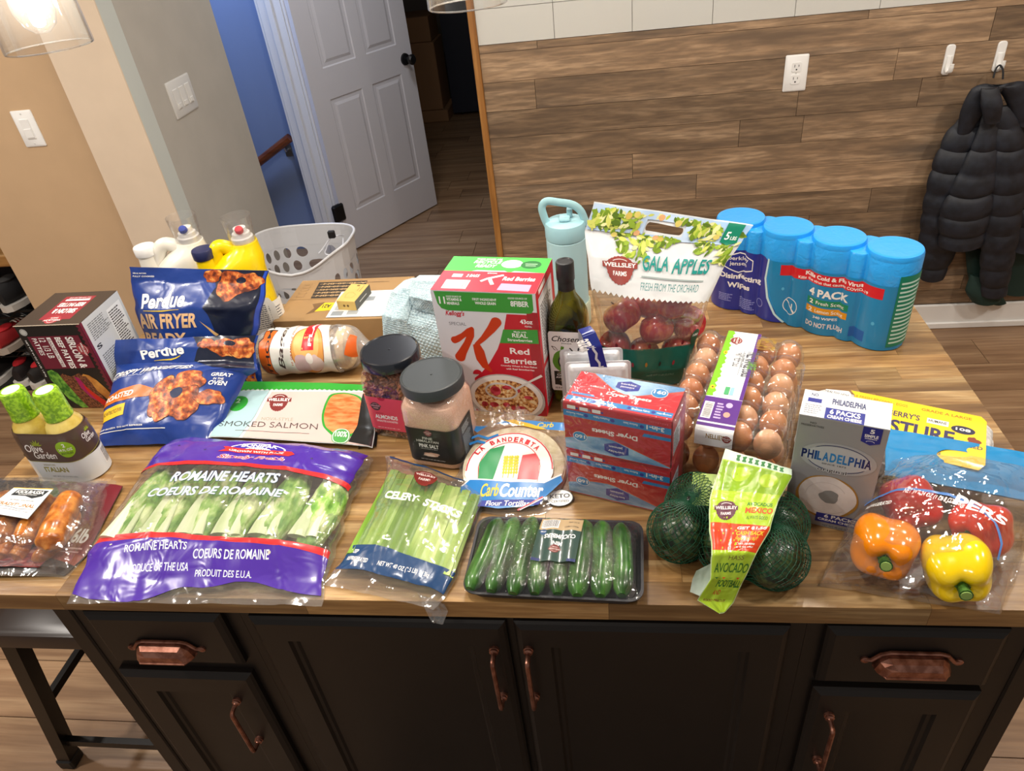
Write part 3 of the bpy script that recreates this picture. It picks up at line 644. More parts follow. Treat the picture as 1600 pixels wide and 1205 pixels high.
# burger patty box
t = thing('frozen_food_box', 'black and maroon beef patty box with a burger picture, far left', 'food box', (-1.151, 1.248, H), math.radians(-.5))
w_, d_, h_ = .151, .142, .215; BK = M('#171413', .4); MAR = M('#6c1b30', .4); MAR2 = M('#8f2c38', .4)
part(t, 'carton', box(-w_/2, -d_/2, 0, w_/2, d_/2, h_, .0012), BK)
part(t, 'flap_edge', tube([(-w_/2+w_*k/40, -d_/2-.0008+.0006*(k % 2), h_+.0004) for k in range(41)], .0009, 5), M('#b8ab98', .7), label='torn pale flap edge')
FS, TS, SS = bfaces(w_, d_, h_)
sc1 = [(.93+(.035 if k % 2 else 0), .98-k*.0245) for k in range(41)]
art(t, 'front_print', FS, [('p', [(1, 1), (1, 0)]+sc1[::-1], MAR), ('p', [(.12, .88), (.90, .88), (.90, .50), (.12, .50)], MAR), ('r', .96, .0, .999, .999, MAR)]
 +[('t', 'SIRLOIN &', .68, .865, .52, .085, WH, .03, 0, -90), ('t', 'BEEF PATTIES', .52, .865, .52, .065, WH, .03, 0, -90), ('r', .40, .52, .46, .865, WH), ('t', 'SEASONED PATTIES', .405, .85, .46, .03, MAR, .02, 0, -90),
 ('t', '12  1/3 LB', .27, .86, .33, .07, WH, .01, 0, -90), ('t', 'PATTIES', .17, .86, .28, .05, WH, .01, 0, -90)]
 +crest(.86, .72, .065, w_/h_, M('#a33b44', .4), WH, rot=-90, tw=2.5)
 +[('e', .10, .93, .055, .038, M('#b9b9b6')), ('o', .10, .93, .045, .031, .004, M('#777777')), ('t', 'NET WT 64 OZ (4 LB) 1.81kg', .045, .84, .62, .022, WH, .01, 0, -90),
 ('p', [(.26, .40), (.34, .44), (.45, .40), (.60, .44), (.72, .36), (.80, .05), (.80, 0), (.36, 0), (.28, .2)], MEATC),
 ('p', [(.12, .47), (.20, .49), (.27, .45), (.30, .36), (.34, .26), (.40, .12), (.46, 0.01), (.36, .01), (.22, .12), (.15, .26), (.10, .38)], two('lettuce_print', '#2f6a1c', '#79b23f', 90, .5)),
 ('p', [(.50, .40), (.56, .38), (.60, .28), (.66, .18), (.74, .10), (.68, .08), (.58, .14), (.51, .26)], M('#a3195f', .35)), ('p', [(.57, .32), (.62, .25), (.70, .16), (.80, .08), (.88, .01), (.74, .01), (.66, .10), (.58, .22)], M('#c71e1b', .3)),
 ('p', [(.62, .40), (.68, .40), (.72, .32), (.74, .22), (.84, .10), (.92, .01), (.97, .01), (.97, .10), (.90, .24), (.82, .35), (.74, .41), (.66, .43)], BUN)], w_, h_)
art(t, 'top_print', TS, [('r', 0, 0, 1, 1, M('#3f352e', .4)), ('r', .28, .16, .76, .86, MAR2), ('t', 'SIRLOIN &', .70, .48, .36, .14, WH, .03, 0, 180), ('t', 'BEEF PATTIES', .72, .66, .40, .12, WH, .03, 0, 180), ('r', .34, .72, .72, .77, WH), ('t', '12 | 1/3 LB | 64 OZ', .70, .84, .34, .05, WH, .01, 0, 180)]
 +crest(.50, .16, .12, w_/d_, M('#a33b44', .4), WH, rot=180, tw=2.5), w_, d_)
art(t, 'side_print', SS, [('r', 0, 0, 1, 1, M('#c3c9cc', .5)), ('r', 0, 0, .05, 1, MAR), ('r', .60, .45, .95, .92, M('#dfe3e5', .5)), ('t', 'S', .10, .66, .12, .05, DK, .03, 0, 0)]+lines(.12, .76, .5, .19, 9, M('#6b6f72'), 8)+lines(.62, .48, .3, .42, 16, DK, 9)+lines(.12, .1, .4, .5, 22, M('#6b6f72'), 10), d_, h_)
# dryer sheets: two boxes shrink-wrapped together
t = thing('dryer_sheet_pack', 'two red and blue dryer sheet boxes shrink-wrapped one above the other', 'dryer sheets', (.017, .916, H), math.radians(-18.9))
w_, d_, h_ = .174, .086, .0975
LB = two('pale_blue_swirl', '#5f93c6', '#a9cdea', 14, .35, stretch=(1, 1, 4)); SB = M('#1e86c8', .35); RD2 = M('#c31a2b', .33); LOGO = M('#23329b', .35)
def hexa(cx, cy, rx, ry): return [(cx-rx, cy+ry*.5), (cx-rx*.0, cy+ry), (cx+rx, cy+ry*.5), (cx+rx, cy-ry*.5), (cx, cy-ry), (cx-rx, cy-ry*.5)]
fr1 = [('r', 0, 0, 1, 1, RD2), ('p', [(0, .02), (1, .02), (1, .04), (.48, .38), (.40, .40), (.24, .37), (.0, .24)], LB), ('l', [(0, .25), (.24, .38), (.40, .41), (.48, .39), (1, .05)], .012, M('#e0662c', .3)),
 ('p', hexa(.50, .20, .115, .15), LOGO), ('t', 'jensen', .56, .28, .13, .06, WH, .01, 0, 180), ('t', 'berkley', .57, .18, .15, .06, WH, .01, 0, 180), ('e', .15, .33, .07, .105, SB), ('o', .15, .33, .07, .105, .008, WH),
 ('t', '160', .20, .37, .10, .08, WH, .03, 0, 180), ('t', 'Dryer Sheets', .70, .60, .43, .13, WH, .03, 0, 180), ('r', .0, .74, 1, .87, SB), ('t', '3-in-1', .94, .86, .16, .09, WH, .03, 0, 180),
 ('p', [(.74, .60), (1, .60), (1, .67), (.76, .67)], SB), ('e', .74, .80, .02, .035, LOGO), ('t', 'Reduces Static', .70, .84, .13, .045, WH, .01, 0, 180), ('e', .47, .81, .02, .035, LOGO), ('t', 'Freshens Fabric', .44, .84, .15, .045, WH, .01, 0, 180), ('e', .22, .81, .02, .035, LOGO), ('t', 'Helps Reduce', .19, .84, .16, .045, WH, .01, 0, 180),
 ('t', '6.4 in x 8 in (16.2 cm x 20 cm)', .97, .97, .30, .05, M('#e06a7c'), 0, 0, 180)]+[('r', .04+.12*k, .90, .12+.12*k, .97, WH) for k in range(3)]+[('e', .135+.12*k, .93, .012, .02, LOGO) for k in range(3)]
for z0 in (0, .0982):
    b_ = part(t, 'carton', box(-w_/2, -d_/2, z0+.0003, w_/2, d_/2, z0+h_, .004, 2), M('#b21a2c', .35))
    F0 = face((-w_/2+.001, -d_/2, z0+.002), (w_/2-.001, -d_/2, z0+.002), (-w_/2+.001, -d_/2, z0+h_-.002), (0, -1, 0)); art(b_, 'front_print', F0, fr1, w_, h_)
    S0 = face((w_/2, -d_/2+.002, z0+.002), (w_/2, d_/2-.002, z0+.002), (w_/2, -d_/2+.002, z0+h_-.002), (1, 0, 0)); art(b_, 'side_print', S0, [('r', 0, 0, 1, 1, M('#a4142c', .35)), ('r', .1, .2, .6, .7, M('#b9c6d6', .4))]+lines(.12, .22, .45, .45, 8, DK, 3), d_, h_)
T0 = face((-w_/2+.001, -d_/2+.002, .0982+h_), (w_/2-.001, -d_/2+.002, .0982+h_), (-w_/2+.001, d_/2-.001, .0982+h_), (0, 0, 1))
art(t, 'top_print', T0, [('r', 0, 0, 1, 1, M('#cc1c2f', .33)), ('p', [(.14, 1), (.38, .60), (.50, .50), (.62, .52), (1, .90), (1, 1)], LB), ('l', [(.13, 1), (.37, .59), (.50, .48), (.62, .50), (1, .87)], .012, M('#e0662c', .3)),
 ('p', hexa(.50, .76, .11, .17), LOGO), ('t', 'berkley', .425, .78, .15, .07, WH, .01), ('t', 'jensen', .43, .69, .13, .07, WH, .01), ('e', .80, .72, .075, .15, SB), ('o', .80, .72, .075, .15, .01, WH), ('t', '160', .745, .69, .11, .11, WH, .03),
 ('t', 'Dryer Sheets', .34, .38, .42, .12, WH, .03, .1), ('r', .01, .06, .99, .20, SB), ('t', '3-in-1', .06, .08, .15, .10, WH, .03, .1), ('p', [(.03, .26), (.26, .26), (.24, .32), (.03, .32)], SB), ('e', .27, .13, .018, .04, LOGO), ('t', 'Reduces Static', .30, .10, .16, .055, WH), ('e', .60, .13, .018, .04, LOGO), ('t', 'Freshens Fabric', .63, .10, .16, .055, WH), ('e', .82, .13, .018, .04, LOGO), ('t', 'Helps Reduce', .85, .10, .13, .055, WH), ('t', 'Fresh Scent', .20, .56, .10, .06, WH, 0, .2)], w_, d_)
part(t, 'shrink_film', box(-w_/2-.0028, -d_/2-.0028, .0001, w_/2+.006, d_/2+.0028, .0982+h_+.0025, .004, 2), film('shrink_wrap', .02, .05, .35, .10, cr=.45, cs=30))
# cream cheese box
t = thing('cream_cheese_box', 'silver cream cheese box with a bagel picture, right of the egg packs', 'food box', (.327, .852, H), math.radians(-19.8))
w_, d_, h_ = .117, .062, .209
SIL = M('#9b9c9f', .38, .15); SIL2 = M('#b3b8c0', .38, .1); PB = M('#14245e', .35)
part(t, 'carton', box(-w_/2, -d_/2, 0, w_/2, d_/2, h_, .001), SIL)
FS, TS, SS = bfaces(w_, d_, h_)
SPR = two('cream_spread', '#d7cfcb', '#e8e2de', 30, .5, bm=.4)
def blob(cx, cy, rx, ry, amp, n=40, s=1):
    Rb = random.Random(s); ph = [Rb.uniform(0, 6) for _ in range(4)]
    return [(cx+rx*(1+amp*(math.sin(3*a+ph[0])+.6*math.sin(5*a+ph[1])+.4*math.sin(8*a+ph[2])))*math.cos(a), cy+ry*(1+amp*(math.sin(3*a+ph[0])+.6*math.sin(5*a+ph[1])+.4*math.sin(8*a+ph[2])))*math.sin(a)) for a in [2*PI*k/n for k in range(n)]]
def ar(cx, cy, rx, ry, a0, a1, n=20): return [(cx+rx*math.cos(a), cy+ry*math.sin(a)) for a in [a0+(a1-a0)*k/n for k in range(n+1)]]
GL = M('#b2bcc2', .35, .1)
pf = [('e', .52, .67, .44, .135, M('#abaeb3', .36, .1)), ('e', .52, .67, .38, .105, M('#bfc3c8', .36, .1)), ('l', ar(.52, .67, .36, .115, PI*.08, PI*.78), [.001]+[.006]*19+[.001], PB), ('l', ar(.52, .67, .36, .115, PI*1.12, PI*1.85), [.001]+[.006]*19+[.001], PB)]
for i, ch in enumerate('PHILADELPHIA'):
    ws = [.07, .075, .03, .06, .08, .08, .06, .06, .07, .075, .03, .085]; x = .10+sum(ws[:i])*1.05
    pf.append(('t', ch, x, .635, ws[i]*.9, .08, M(['#12205c', '#15306f', '#1a4a8c', '#1f62a6', '#2576b8', '#2b83c4', '#2b83c4', '#2576b8', '#1f5ca0', '#184085', '#15306f', '#12205c'][i], .35), .035))
pf += [('t', 'SINCE 1873', .35, .605, .28, .014, M('#55585c')), ('t', 'original', .305, .532, .35, .042, M('#e6e7ea'), .05), ('t', 'original', .31, .535, .34, .038, M('#26282c'), .01),
 ('t', 'NO', .14, .94, .07, .016, M('#444444'), .01), ('t', 'PRESERVATIVES', .04, .915, .26, .016, M('#444444'), .01),
 ('p', [(.72, .995), (.93, .995), (.93, .87), (.825, .845), (.72, .87)], NAVY), ('t', '5', .80, .945, .05, .035, WH, .03), ('t', 'SIMPLE', .75, .91, .15, .025, WH, .03), ('t', 'INGREDIENTS', .76, .895, .13, .010, WH), ('l', ar(.825, .87, .045, .012, 0, PI), .003, WH),
 ('p', blob(.48, .30, .375, .205, .012, s=3), M('#a77c33', .6)), ('p', blob(.48, .305, .345, .192, .02, s=4), SPR), ('l', ar(.47, .31, .24, .13, .5, 3.2), .004, M('#c9c0bc', .5)), ('l', ar(.50, .30, .28, .15, 3.6, 5.5), .004, M('#c9c0bc', .5)), ('p', blob(.51, .31, .115, .062, .06, s=6), M('#8c8d8c', .4, .1)),
 ('p', [(.03, .26), (.08, .22), (.10, .18), (.08, .19), (.04, .22)], M('#3e6b35')), ('p', [(.40, .14), (.96, .15), (.96, .06), (.40, .05)], NAVY), ('t', '6 PACKS', .50, .103, .40, .034, WH, .03), ('t', 'CREAM CHEESE', .43, .07, .48, .022, WH, .03),
 ('p', [(.0, .16), (.10, .19), (.22, .12), (.30, .0), (0, 0)], M('#a7958c', .4)), ('e', .08, .12, .055, .03, M('#8b1a1e')), ('r', .03, .045, .09, .085, GL), ('r', .11, .045, .19, .085, GL), ('r', .21, .04, .29, .085, GL), ('t', 'NET WT 48 OZ (3 LB)', .50, .012, .35, .018, M('#55585c'))]
art(t, 'front_print', FS, pf, w_, h_)
art(t, 'top_print', TS, [('r', 0, 0, 1, 1, M('#c5cad0', .36, .1)), ('r', 0, 0, .26, 1, M('#e2e5e8', .36)), ('t', 'NO', .09, .78, .08, .12, PB, .03), ('r', .06, .54, .22, .70, NAVY), ('t', 'PHILADELPHIA', .34, .58, .38, .22, PB, .03), ('o', .53, .68, .25, .27, .02, WH), ('p', [(.28, .0), (.72, .0), (.72, .42), (.28, .42)], NAVY), ('t', '6 PACKS', .33, .20, .34, .18, WH, .03), ('t', 'CREAM CHEESE', .31, .04, .38, .12, WH, .03)]+lines(.04, .1, .2, .38, 5, M('#8b8e93'), 2), w_, d_)
# cardboard shipping box, small box
t = thing('shipping_box', 'flat brown cardboard shipping box with a white shipping label, behind the bagels', 'cardboard box', (-.640, 1.508, H), math.radians(-1))
w_, d_, h_ = .30, .205, .069; KR = M('#a8865a', .8, var=.06)
part(t, 'carton', box(-w_/2, -d_/2, 0, w_/2, d_/2, h_, .001), KR)
FS, TS, SS = bfaces(w_, d_, h_); KD = M('#3a3229', .7); KL = M('#c3a274', .8)
cb = [('p', [(.19, .52), (.62, .52), (.60, .93), (.17, .93)], KD), ('r', 0, .497, 1, .503, M('#8a6c47'))]
for k in range(5): cb += [('t', ['N-40-60-BN', 'W-40-60-BN', 'M-40-60-BK-MS', 'M-08-40-60-BN', 'A-40-60-BN'][k], .60, .60+.075*k, .38, .04, KL, .02, 0, 180), ('r', .19, .575+.075*k, .60, .582+.075*k, KL), ('r', .05, .565+.075*k, .12, .61+.075*k, M('#8f7049')), ('r', .056, .57+.075*k, .114, .605+.075*k, KR)]
cb += [('p', [(.24, .38), (.34, .42), (.35, .30), (.30, .18), (.24, .14), (.28, .28)], M('#7a5c38')), ('p', [(.30, .20), (.45, .22), (.46, .40), (.34, .40)], M('#e8cf22', .5)), ('t', 'A21', .41, .36, .07, .08, DK, .03, 0, 180), ('r', .60, .88, .80, .89, M('#6b5335'))]
art(t, 'top_print', TS, cb, w_, d_)
part(t, 'shipping_label', box(.068, -.095, h_+.001, .146, .03, h_+.0016), M('#dfe3e6', .5), smooth=False)
LS = face((-.02, -.095, h_+.0017), (.146, -.095, h_+.0017), (-.02, .03, h_+.0017), (0, 0, 1))
art(t, 'label_print', LS, [('r', 0, 0, 1, 1, M('#dfe3e6', .5)), ('r', .05, .06, .22, .22, M('#8f979d')), ('r', .28, .08, .44, .24, M('#9aa1a6')), ('r', .4, .6, .58, .76, M('#9aa1a6'))]+lines(.06, .28, .36, .2, 4, M('#9aa1a6'), 3), .166, .125)
t = thing('small_carton', 'small tan and black product box lying on the shipping box', 'box', (-.610, 1.486, H+.0697+.0008), math.radians(-9))
w_, d_, h_ = .048, .085, .025
part(t, 'carton', box(-w_/2, -d_/2, 0, w_/2, d_/2, h_, .0008), M('#d9b868', .6)); FS, TS, SS = bfaces(w_, d_, h_)
art(t, 'print', TS, [('l', [(.25, .35), (.3, .2), (.7, .2), (.75, .38), (.5, .5), (.3, .5), (.25, .35)], .012, M('#b8974e')), ('r', .42, .86, .58, .93, M('#7c5f2c')), ('l', [(.8, .55), (.8, .92)], .015, M('#7c5f2c')), ('l', [(.65, .6), (.65, .8)], .012, M('#7c5f2c'))], w_, d_)
art(t, 'front_print', FS, [('e', .38, .5, .06, .13, M('#6e5327')), ('e', .58, .5, .06, .13, M('#6e5327'))], w_, h_)
art(t, 'side_panel', SS, [('r', 0, 0, 1, 1, M('#55564f', .6)), ('r', .25, .45, .72, .55, M('#c9c9c2'))], d_, h_)
# ---------------------------------------------------------------- jars
def jar(x, y, rz, lab, cat, name, fill, lid):
    t = thing(name, lab, cat, (x, y, H), math.radians(rz)); a = .108
    rg = lambda s, r_, z_: rrect(a*s, a*s, r_, 5, 0, 0, z_)
    part(t, 'jar', loft([rg(.90, .02, .001), rg(.97, .022, .004), rg(.99, .022, .012), rg(1, .022, .10), rg(1, .024, .125), rg(.97, .03, .137), rg(.90, .042, .144), rg(.86, .0455, .148), rg(.86, .0455, .153)], caps=False), SHELL)
    part(t, 'bottom', loft([rg(.90, .02, .001), rg(.90, .02, .0012)]), SHELL)
    if fill == 'salt': part(t, 'salt', loft([rg(.95, .02, .004), rg(.975, .02, .012), rg(.975, .022, .10), rg(.975, .024, .124), rg(.93, .03, .134), rg(.84, .042, .138)]), two('pink_salt', '#d3a58c', '#e8c3ac', 900, .8, bm=.3), kind='stuff')
    else:
        Rj = random.Random(2); pcs = []
        part(t, 'almond_core', loft([rg(.76, .02, .004), rg(.78, .022, .120), rg(.66, .04, .136)]), M('#6b3a20', .7))
        def alm(c, q): return xf(ell((0, 0, 0), .0045, .0035, .0105, 6, 5, lambda p: 1-.25*p.z), c, q)
        for k in range(900):
            z_ = Rj.uniform(.006, .138); s_ = Rj.choice((0, 0, 1, 2, 3)); u = Rj.uniform(-.040, .040); e = a/2-.0125 if z_ < .118 else a/2-.0125-(z_-.118)*.7
            c = [(u, -e, z_), (e, u, z_), (-e, u, z_), (u, e, z_)][s_]; pcs.append(alm(c, rmat(Rj.uniform(0, 3), Rj.uniform(0, 3), Rj.uniform(0, 6))))
        part(t, 'almonds', join(*pcs), two('almond_skin', '#6e371b', '#a4623a', 120, .5), kind='stuff')
    LR = a*.525
    part(t, 'lid', lathe([(0, .1535), (LR-.002, .1535), (LR, .155), (LR, .172), (LR-.0015, .175), (LR-.004, .176), (LR-.0055, .1745), (.002, .1745), (.0015, .1755), (0, .1757)], 64), lid); return t, a
LIDG = M('#3a3f42', .42, spec=.4, var=.05)
t, a = jar(-.315, 1.018, -13, 'square clear jar of pink salt with a grey-black lid, in front of the cereal box', 'jar', 'salt_jar', 'salt', LIDG)
def wraplab(a, z0, z1, x0, x1):
    """label around the front (0..1) of a square jar: u<.62 front face, beyond runs round the right side"""
    r_ = .022; Lf = a-2*r_; arc = r_*PI/2; tot = Lf+arc+Lf*.75+.014
    def S(u, v, o):
        s = -.014+(tot+.0)*u; zz = z0+(z1-z0)*v
        if s < 0: an = -s/r_; return Vector((-a/2+r_-(r_+o)*math.sin(an), -a/2+r_-(r_+o)*math.cos(an), zz))
        if s < Lf: return Vector((-a/2+r_+s, -a/2-o, zz))
        s -= Lf
        if s < arc: an = s/r_; return Vector((a/2-r_+(r_+o)*math.sin(an), -a/2+r_-(r_+o)*math.cos(an), zz))
        s -= arc; return Vector((a/2+o, -a/2+r_+s, zz))
    return S, tot
S, tot = wraplab(a, .016, .093, 0, 0)
LBK = M('#17181a', .4)
art(t, 'label', S, [('r', 0, 0, 1, 1, LBK), ('r', .70, .04, .98, .96, M('#202224', .4))]+crest(.29, .89, .09, tot/.077, M('#7a3040', .4), M('#d8c9c0'))+[('t', 'FINE', .21, .69, .12, .07, M('#d8d8d2'), .01), ('t', 'HIMALAYAN', .13, .60, .27, .07, M('#d8d8d2'), .01), ('t', 'PINK SALT', .15, .44, .24, .11, WH, .02), ('t', 'Mineral-Balanced Spice', .17, .39, .2, .025, M('#c9c9c9')),
 ('p', blob(.29, .24, .09, .06, .12, s=2), M('#d3a892', .6)), ('p', blob(.26, .21, .07, .04, .12, s=5), M('#e8cbb9', .6)), ('t', 'NET WT 5 LBS (80 OZ) 2.27kg', .14, .06, .3, .03, M('#c9c9c9'))]+lines(.73, .1, .22, .55, 14, M('#8f9ba3'), 4)+lines(.73, .7, .22, .2, 6, M('#aeb6ba'), 5), tot, .077, nu=60, label='black label')
t, a = jar(-.412, 1.104, -13, 'square clear jar of whole almonds with a glossy black lid', 'jar', 'almond_jar', 'almonds', M('#1b1f27', .22, coat=.4))
S, tot = wraplab(a, .022, .100, 0, 0); AP = M('#d9495f', .4)
art(t, 'label', S, [('r', 0, 0, 1, 1, AP), ('p', [(.24+.05*math.cos(q), 1-.09*math.sin(q)) for q in [PI*k/12 for k in range(13)]], M('#b01c3e'))]+crest(.14, .72, .13, tot/.078, M('#4b3238', .4), M('#e9a9b4'))+[('t', 'WHOLE', .12, .50, .10, .04, M('#a31c34'), .01), ('t', 'ALMONDS', .10, .35, .30, .12, WH, .03), ('t', 'UNSALTED & ROASTED', .11, .25, .28, .06, M('#ffe8ec'), .02), ('t', 'NET WT 40 OZ (2.5 LB) 1.13kg', .10, .05, .3, .035, M('#ffd9df'))], tot, .078, nu=60, label='pink label')
# ---------------------------------------------------------------- oil bottle
t = thing('oil_bottle', 'dark green square glass bottle of avocado oil with a black cap', 'bottle', (-.080, 1.185, H), math.radians(-9))
def sq(a, r_, z_): return rrect(a, a, r_, 6, 0, 0, z_)
GLB = M('#262a0c', .06, coat=.6); 
m, nt, b, o = nodes('olive_glass'); b.inputs['Base Color'].default_value = rgb('#6d6a14'); b.inputs['Roughness'].default_value = .03; b.inputs['Transmission Weight'].default_value = .55; b.inputs['IOR'].default_value = 1.3; b.inputs['Coat Weight'].default_value = .5; b.inputs['Coat Roughness'].default_value = .02
nt.links.new(ramp(nt, noi(nt, pos(nt, (1, 1, .6)), 18, 2, 1), ((.42, '#20220a'), (.6, '#77741c'))), b.inputs['Base Color'])
part(t, 'glass', loft([sq(.060, .016, .0008), sq(.068, .018, .004), sq(.070, .016, .02), sq(.070, .016, .175), sq(.068, .020, .192), sq(.060, .024, .208), sq(.046, .0225, .222), sq(.034, .0165, .232), sq(.030, .0148, .245), sq(.028, .0138, .262)]), m)
part(t, 'capsule', lathe([(.0152, .226), (.0158, .228), (.0152, .250), (.0150, .262)], 28, caps=False), M('#151515', .5))
part(t, 'cap', lathe([(.0165, .262), (.0168, .264), (.0168, .296), (.0155, .298), (.0125, .2985), (.0115, .2972), (0, .2972)], 32), M('#1b1b1d', .4))
S = face((-.0335, -.0350, .034), (.0335, -.0350, .034), (-.0335, -.0350, .17), (0, -1, 0)); AV = M('#5d9a1f', .4)
art(t, 'label', S, [('p', [(0, .04), (.04, 0), (.96, 0), (1, .04), (1, .96), (.96, 1), (.04, 1), (0, .96)], WH), ('t', 'Chosen', .10, .84, .78, .09, DK, .015, .35), ('t', 'FOODS', .38, .80, .28, .02, DK),
 ('l', ar(.50, .50, .33, .17, PI*.45, PI*1.5), [.04, .07, .08, .09, .09, .10, .10, .10, .09, .09, .09, .09, .08, .08, .07, .06, .05, .05, .04, .03, .02], AV), ('l', ar(.52, .50, .26, .14, PI*.3, PI*1.4), .022, DK), ('l', [(.40, .66), (.38, .72), (.40, .76)], .045, AV), ('l', [(.08, .76), (.16, .70), (.26, .69), (.18, .745), (.08, .76)], .010, DK),
 ('l', [(.60, .74), (.68, .69)], .022, DK), ('l', [(.86, .75), (.84, .70)], .022, DK), ('r', .10, .10, .92, .34, M('#1c1a15')), ('e', .5, .12, .3, .05, M('#1c1a15')), ('t', '100% PURE', .2, .305, .4, .02, M('#d7c48e'), .01, .2), ('t', 'ORGANIC', .18, .26, .62, .035, WH, .03), ('t', 'AVOCADO OIL', .14, .215, .72, .035, WH, .03), ('t', 'NATURALLY REFINED', .25, .17, .5, .015, M('#d7c48e')), ('t', 'HIGH HEAT', .3, .14, .4, .015, M('#d7c48e')), ('t', '33.8 FL OZ', .1, .03, .4, .03, DK, .02)], .067, .136, label='white label')
# ---------------------------------------------------------------- water bottle
t = thing('water_bottle', 'pale blue insulated water bottle with a carry loop, behind the oil bottle', 'bottle', (-.093, 1.475, H), 0)
AQ = M('#a9cfd6', .45); AQ2 = M('#9cc9d3', .38)
part(t, 'body', lathe([(0, .001), (.040, .001), (.043, .006), (.0435, .06), (.0435, .205), (.0435, .212), (.041, .214)], 48), AQ)
part(t, 'boot', lathe([(.046, .0), (.0475, .004), (.0475, .055), (.046, .058), (.0437, .058)], 48, caps=False), M('#b9c3ae', .6), label='pale green silicone boot')
part(t, 'lid', lathe([(.0437, .215), (.0445, .218), (.0445, .243), (.042, .250), (.030, .2535), (0, .2545)], 48), AQ2)
part(t, 'spout_cover', join(box(-.012, -.018, .254, .012, .012, .262, .004, 2), box(.004, .004, .255, .016, .024, .274, .003, 2)), AQ2)
part(t, 'carry_loop', tube(spline([(-.036, 0, .238), (-.044, 0, .262), (-.047, 0, .285), (-.036, 0, .297), (-.010, 0, .293), (.018, 0, .286), (.034, 0, .272), (.042, 0, .252), (.046, 0, .236)], 6), .0085, 10, True, .65), M('#98c4cc', .4))
part(t, 'hinge_pin', box(.040, -.006, .226, .049, .006, .240, .002), M('#5c5f66', .3, .7))
# ---------------------------------------------------------------- disinfecting wipes, four canisters in printed shrink sleeve
cs = [Vector((.551, 1.358)), Vector((.464, 1.422)), Vector((.377, 1.484)), Vector((.289, 1.545))]; mid = (cs[0]+cs[3])/2; dv = (cs[0]-cs[3]); RZ = math.atan2(dv.y, dv.x); sp = dv.length/3
t = thing('wipes_pack', 'four blue canisters of disinfecting wipes in one printed blue shrink sleeve', 'wipes', (mid.x, mid.y, H), RZ)
rr = .0525
def outline(n=96, shrink=0., k=1.):
    P = []
    xs = [-1.5*sp-rr+(3*sp+2*rr)*i/n for i in range(n+1)]
    def hw(x):
        b_ = 0
        for c in range(4):
            dx = abs(x-(c-1.5)*sp); b_ = max(b_, math.sqrt(max(rr*rr-dx*dx, 0)))
        q = 0
        for c in range(3):
            dx = abs(x-(c-1)*sp); q = max(q, rr*.90*math.exp(-(dx/.026)**4))
        return max(b_, q*k)
    # arc ends by angle for smoothness
    f = [(x, -hw(x)) for x in [-1.5*sp-rr*math.cos(PI*i/16*.5) for i in range(0, 17)]]
    inner = [(-1.5*sp+3*sp*i/n, ) for i in range(1, n)]
    f += [(x[0], -hw(x[0])) for x in inner]
    f += [(1.5*sp+rr*math.sin(PI*i/16*.5), -hw(1.5*sp+rr*math.sin(PI*i/16*.5))) for i in range(0, 17)]
    return f
OF = outline()
def ringat(z_, s): return [Vector((x*(1-s*.12), y*(1-s), z_)) for x, y in OF]+[Vector((x*(1-s*.12), -y*(1-s), z_)) for x, y in OF[::-1][1:-1]]
SKY = M('#2398e4', .28, coat=.3, crinkle=.25, cs=60); TEAL = M('#1285bd', .28, coat=.3); NV = M('#23308f', .28, coat=.3)
part(t, 'sleeve', loft([ringat(.001, .10), ringat(.003, .03), ringat(.008, .0), ringat(.14, 0), ringat(.196, 0), ringat(.200, .05)]), SKY)
for c in range(4):
    part(t, 'canister_top', lathe([(.0522, .196), (.0520, .203), (.0500, .2075), (.046, .2085), (.042, .208), (0, .2085)], 48, ((c-1.5)*sp, 0, 0)), M('#2094e2', .3, coat=.3, crinkle=.15, cs=50))
for c in range(0): part(t, 'web', box((c-1)*sp-.03, -.032, .197, (c-1)*sp+.03, .032, .1975), SKY)
cum = [0]
for i in range(1, len(OF)): cum.append(cum[-1]+math.hypot(OF[i][0]-OF[i-1][0], OF[i][1]-OF[i-1][1]))
def SW(u, v, o):
    # blend: u measured along x so print follows the bulges
    x = -1.5*sp-rr+(3*sp+2*rr)*min(max(u, 0), 1); i = 0
    while i < len(OF)-2 and OF[i+1][0] < x: i += 1
    (xa, ya), (xb, yb) = OF[i], OF[i+1]; f = (x-xa)/(xb-xa) if xb > xa else 0; y = ya+(yb-ya)*f
    return Vector((x+(o if u > .97 else 0), y-o, .002+.2*v))
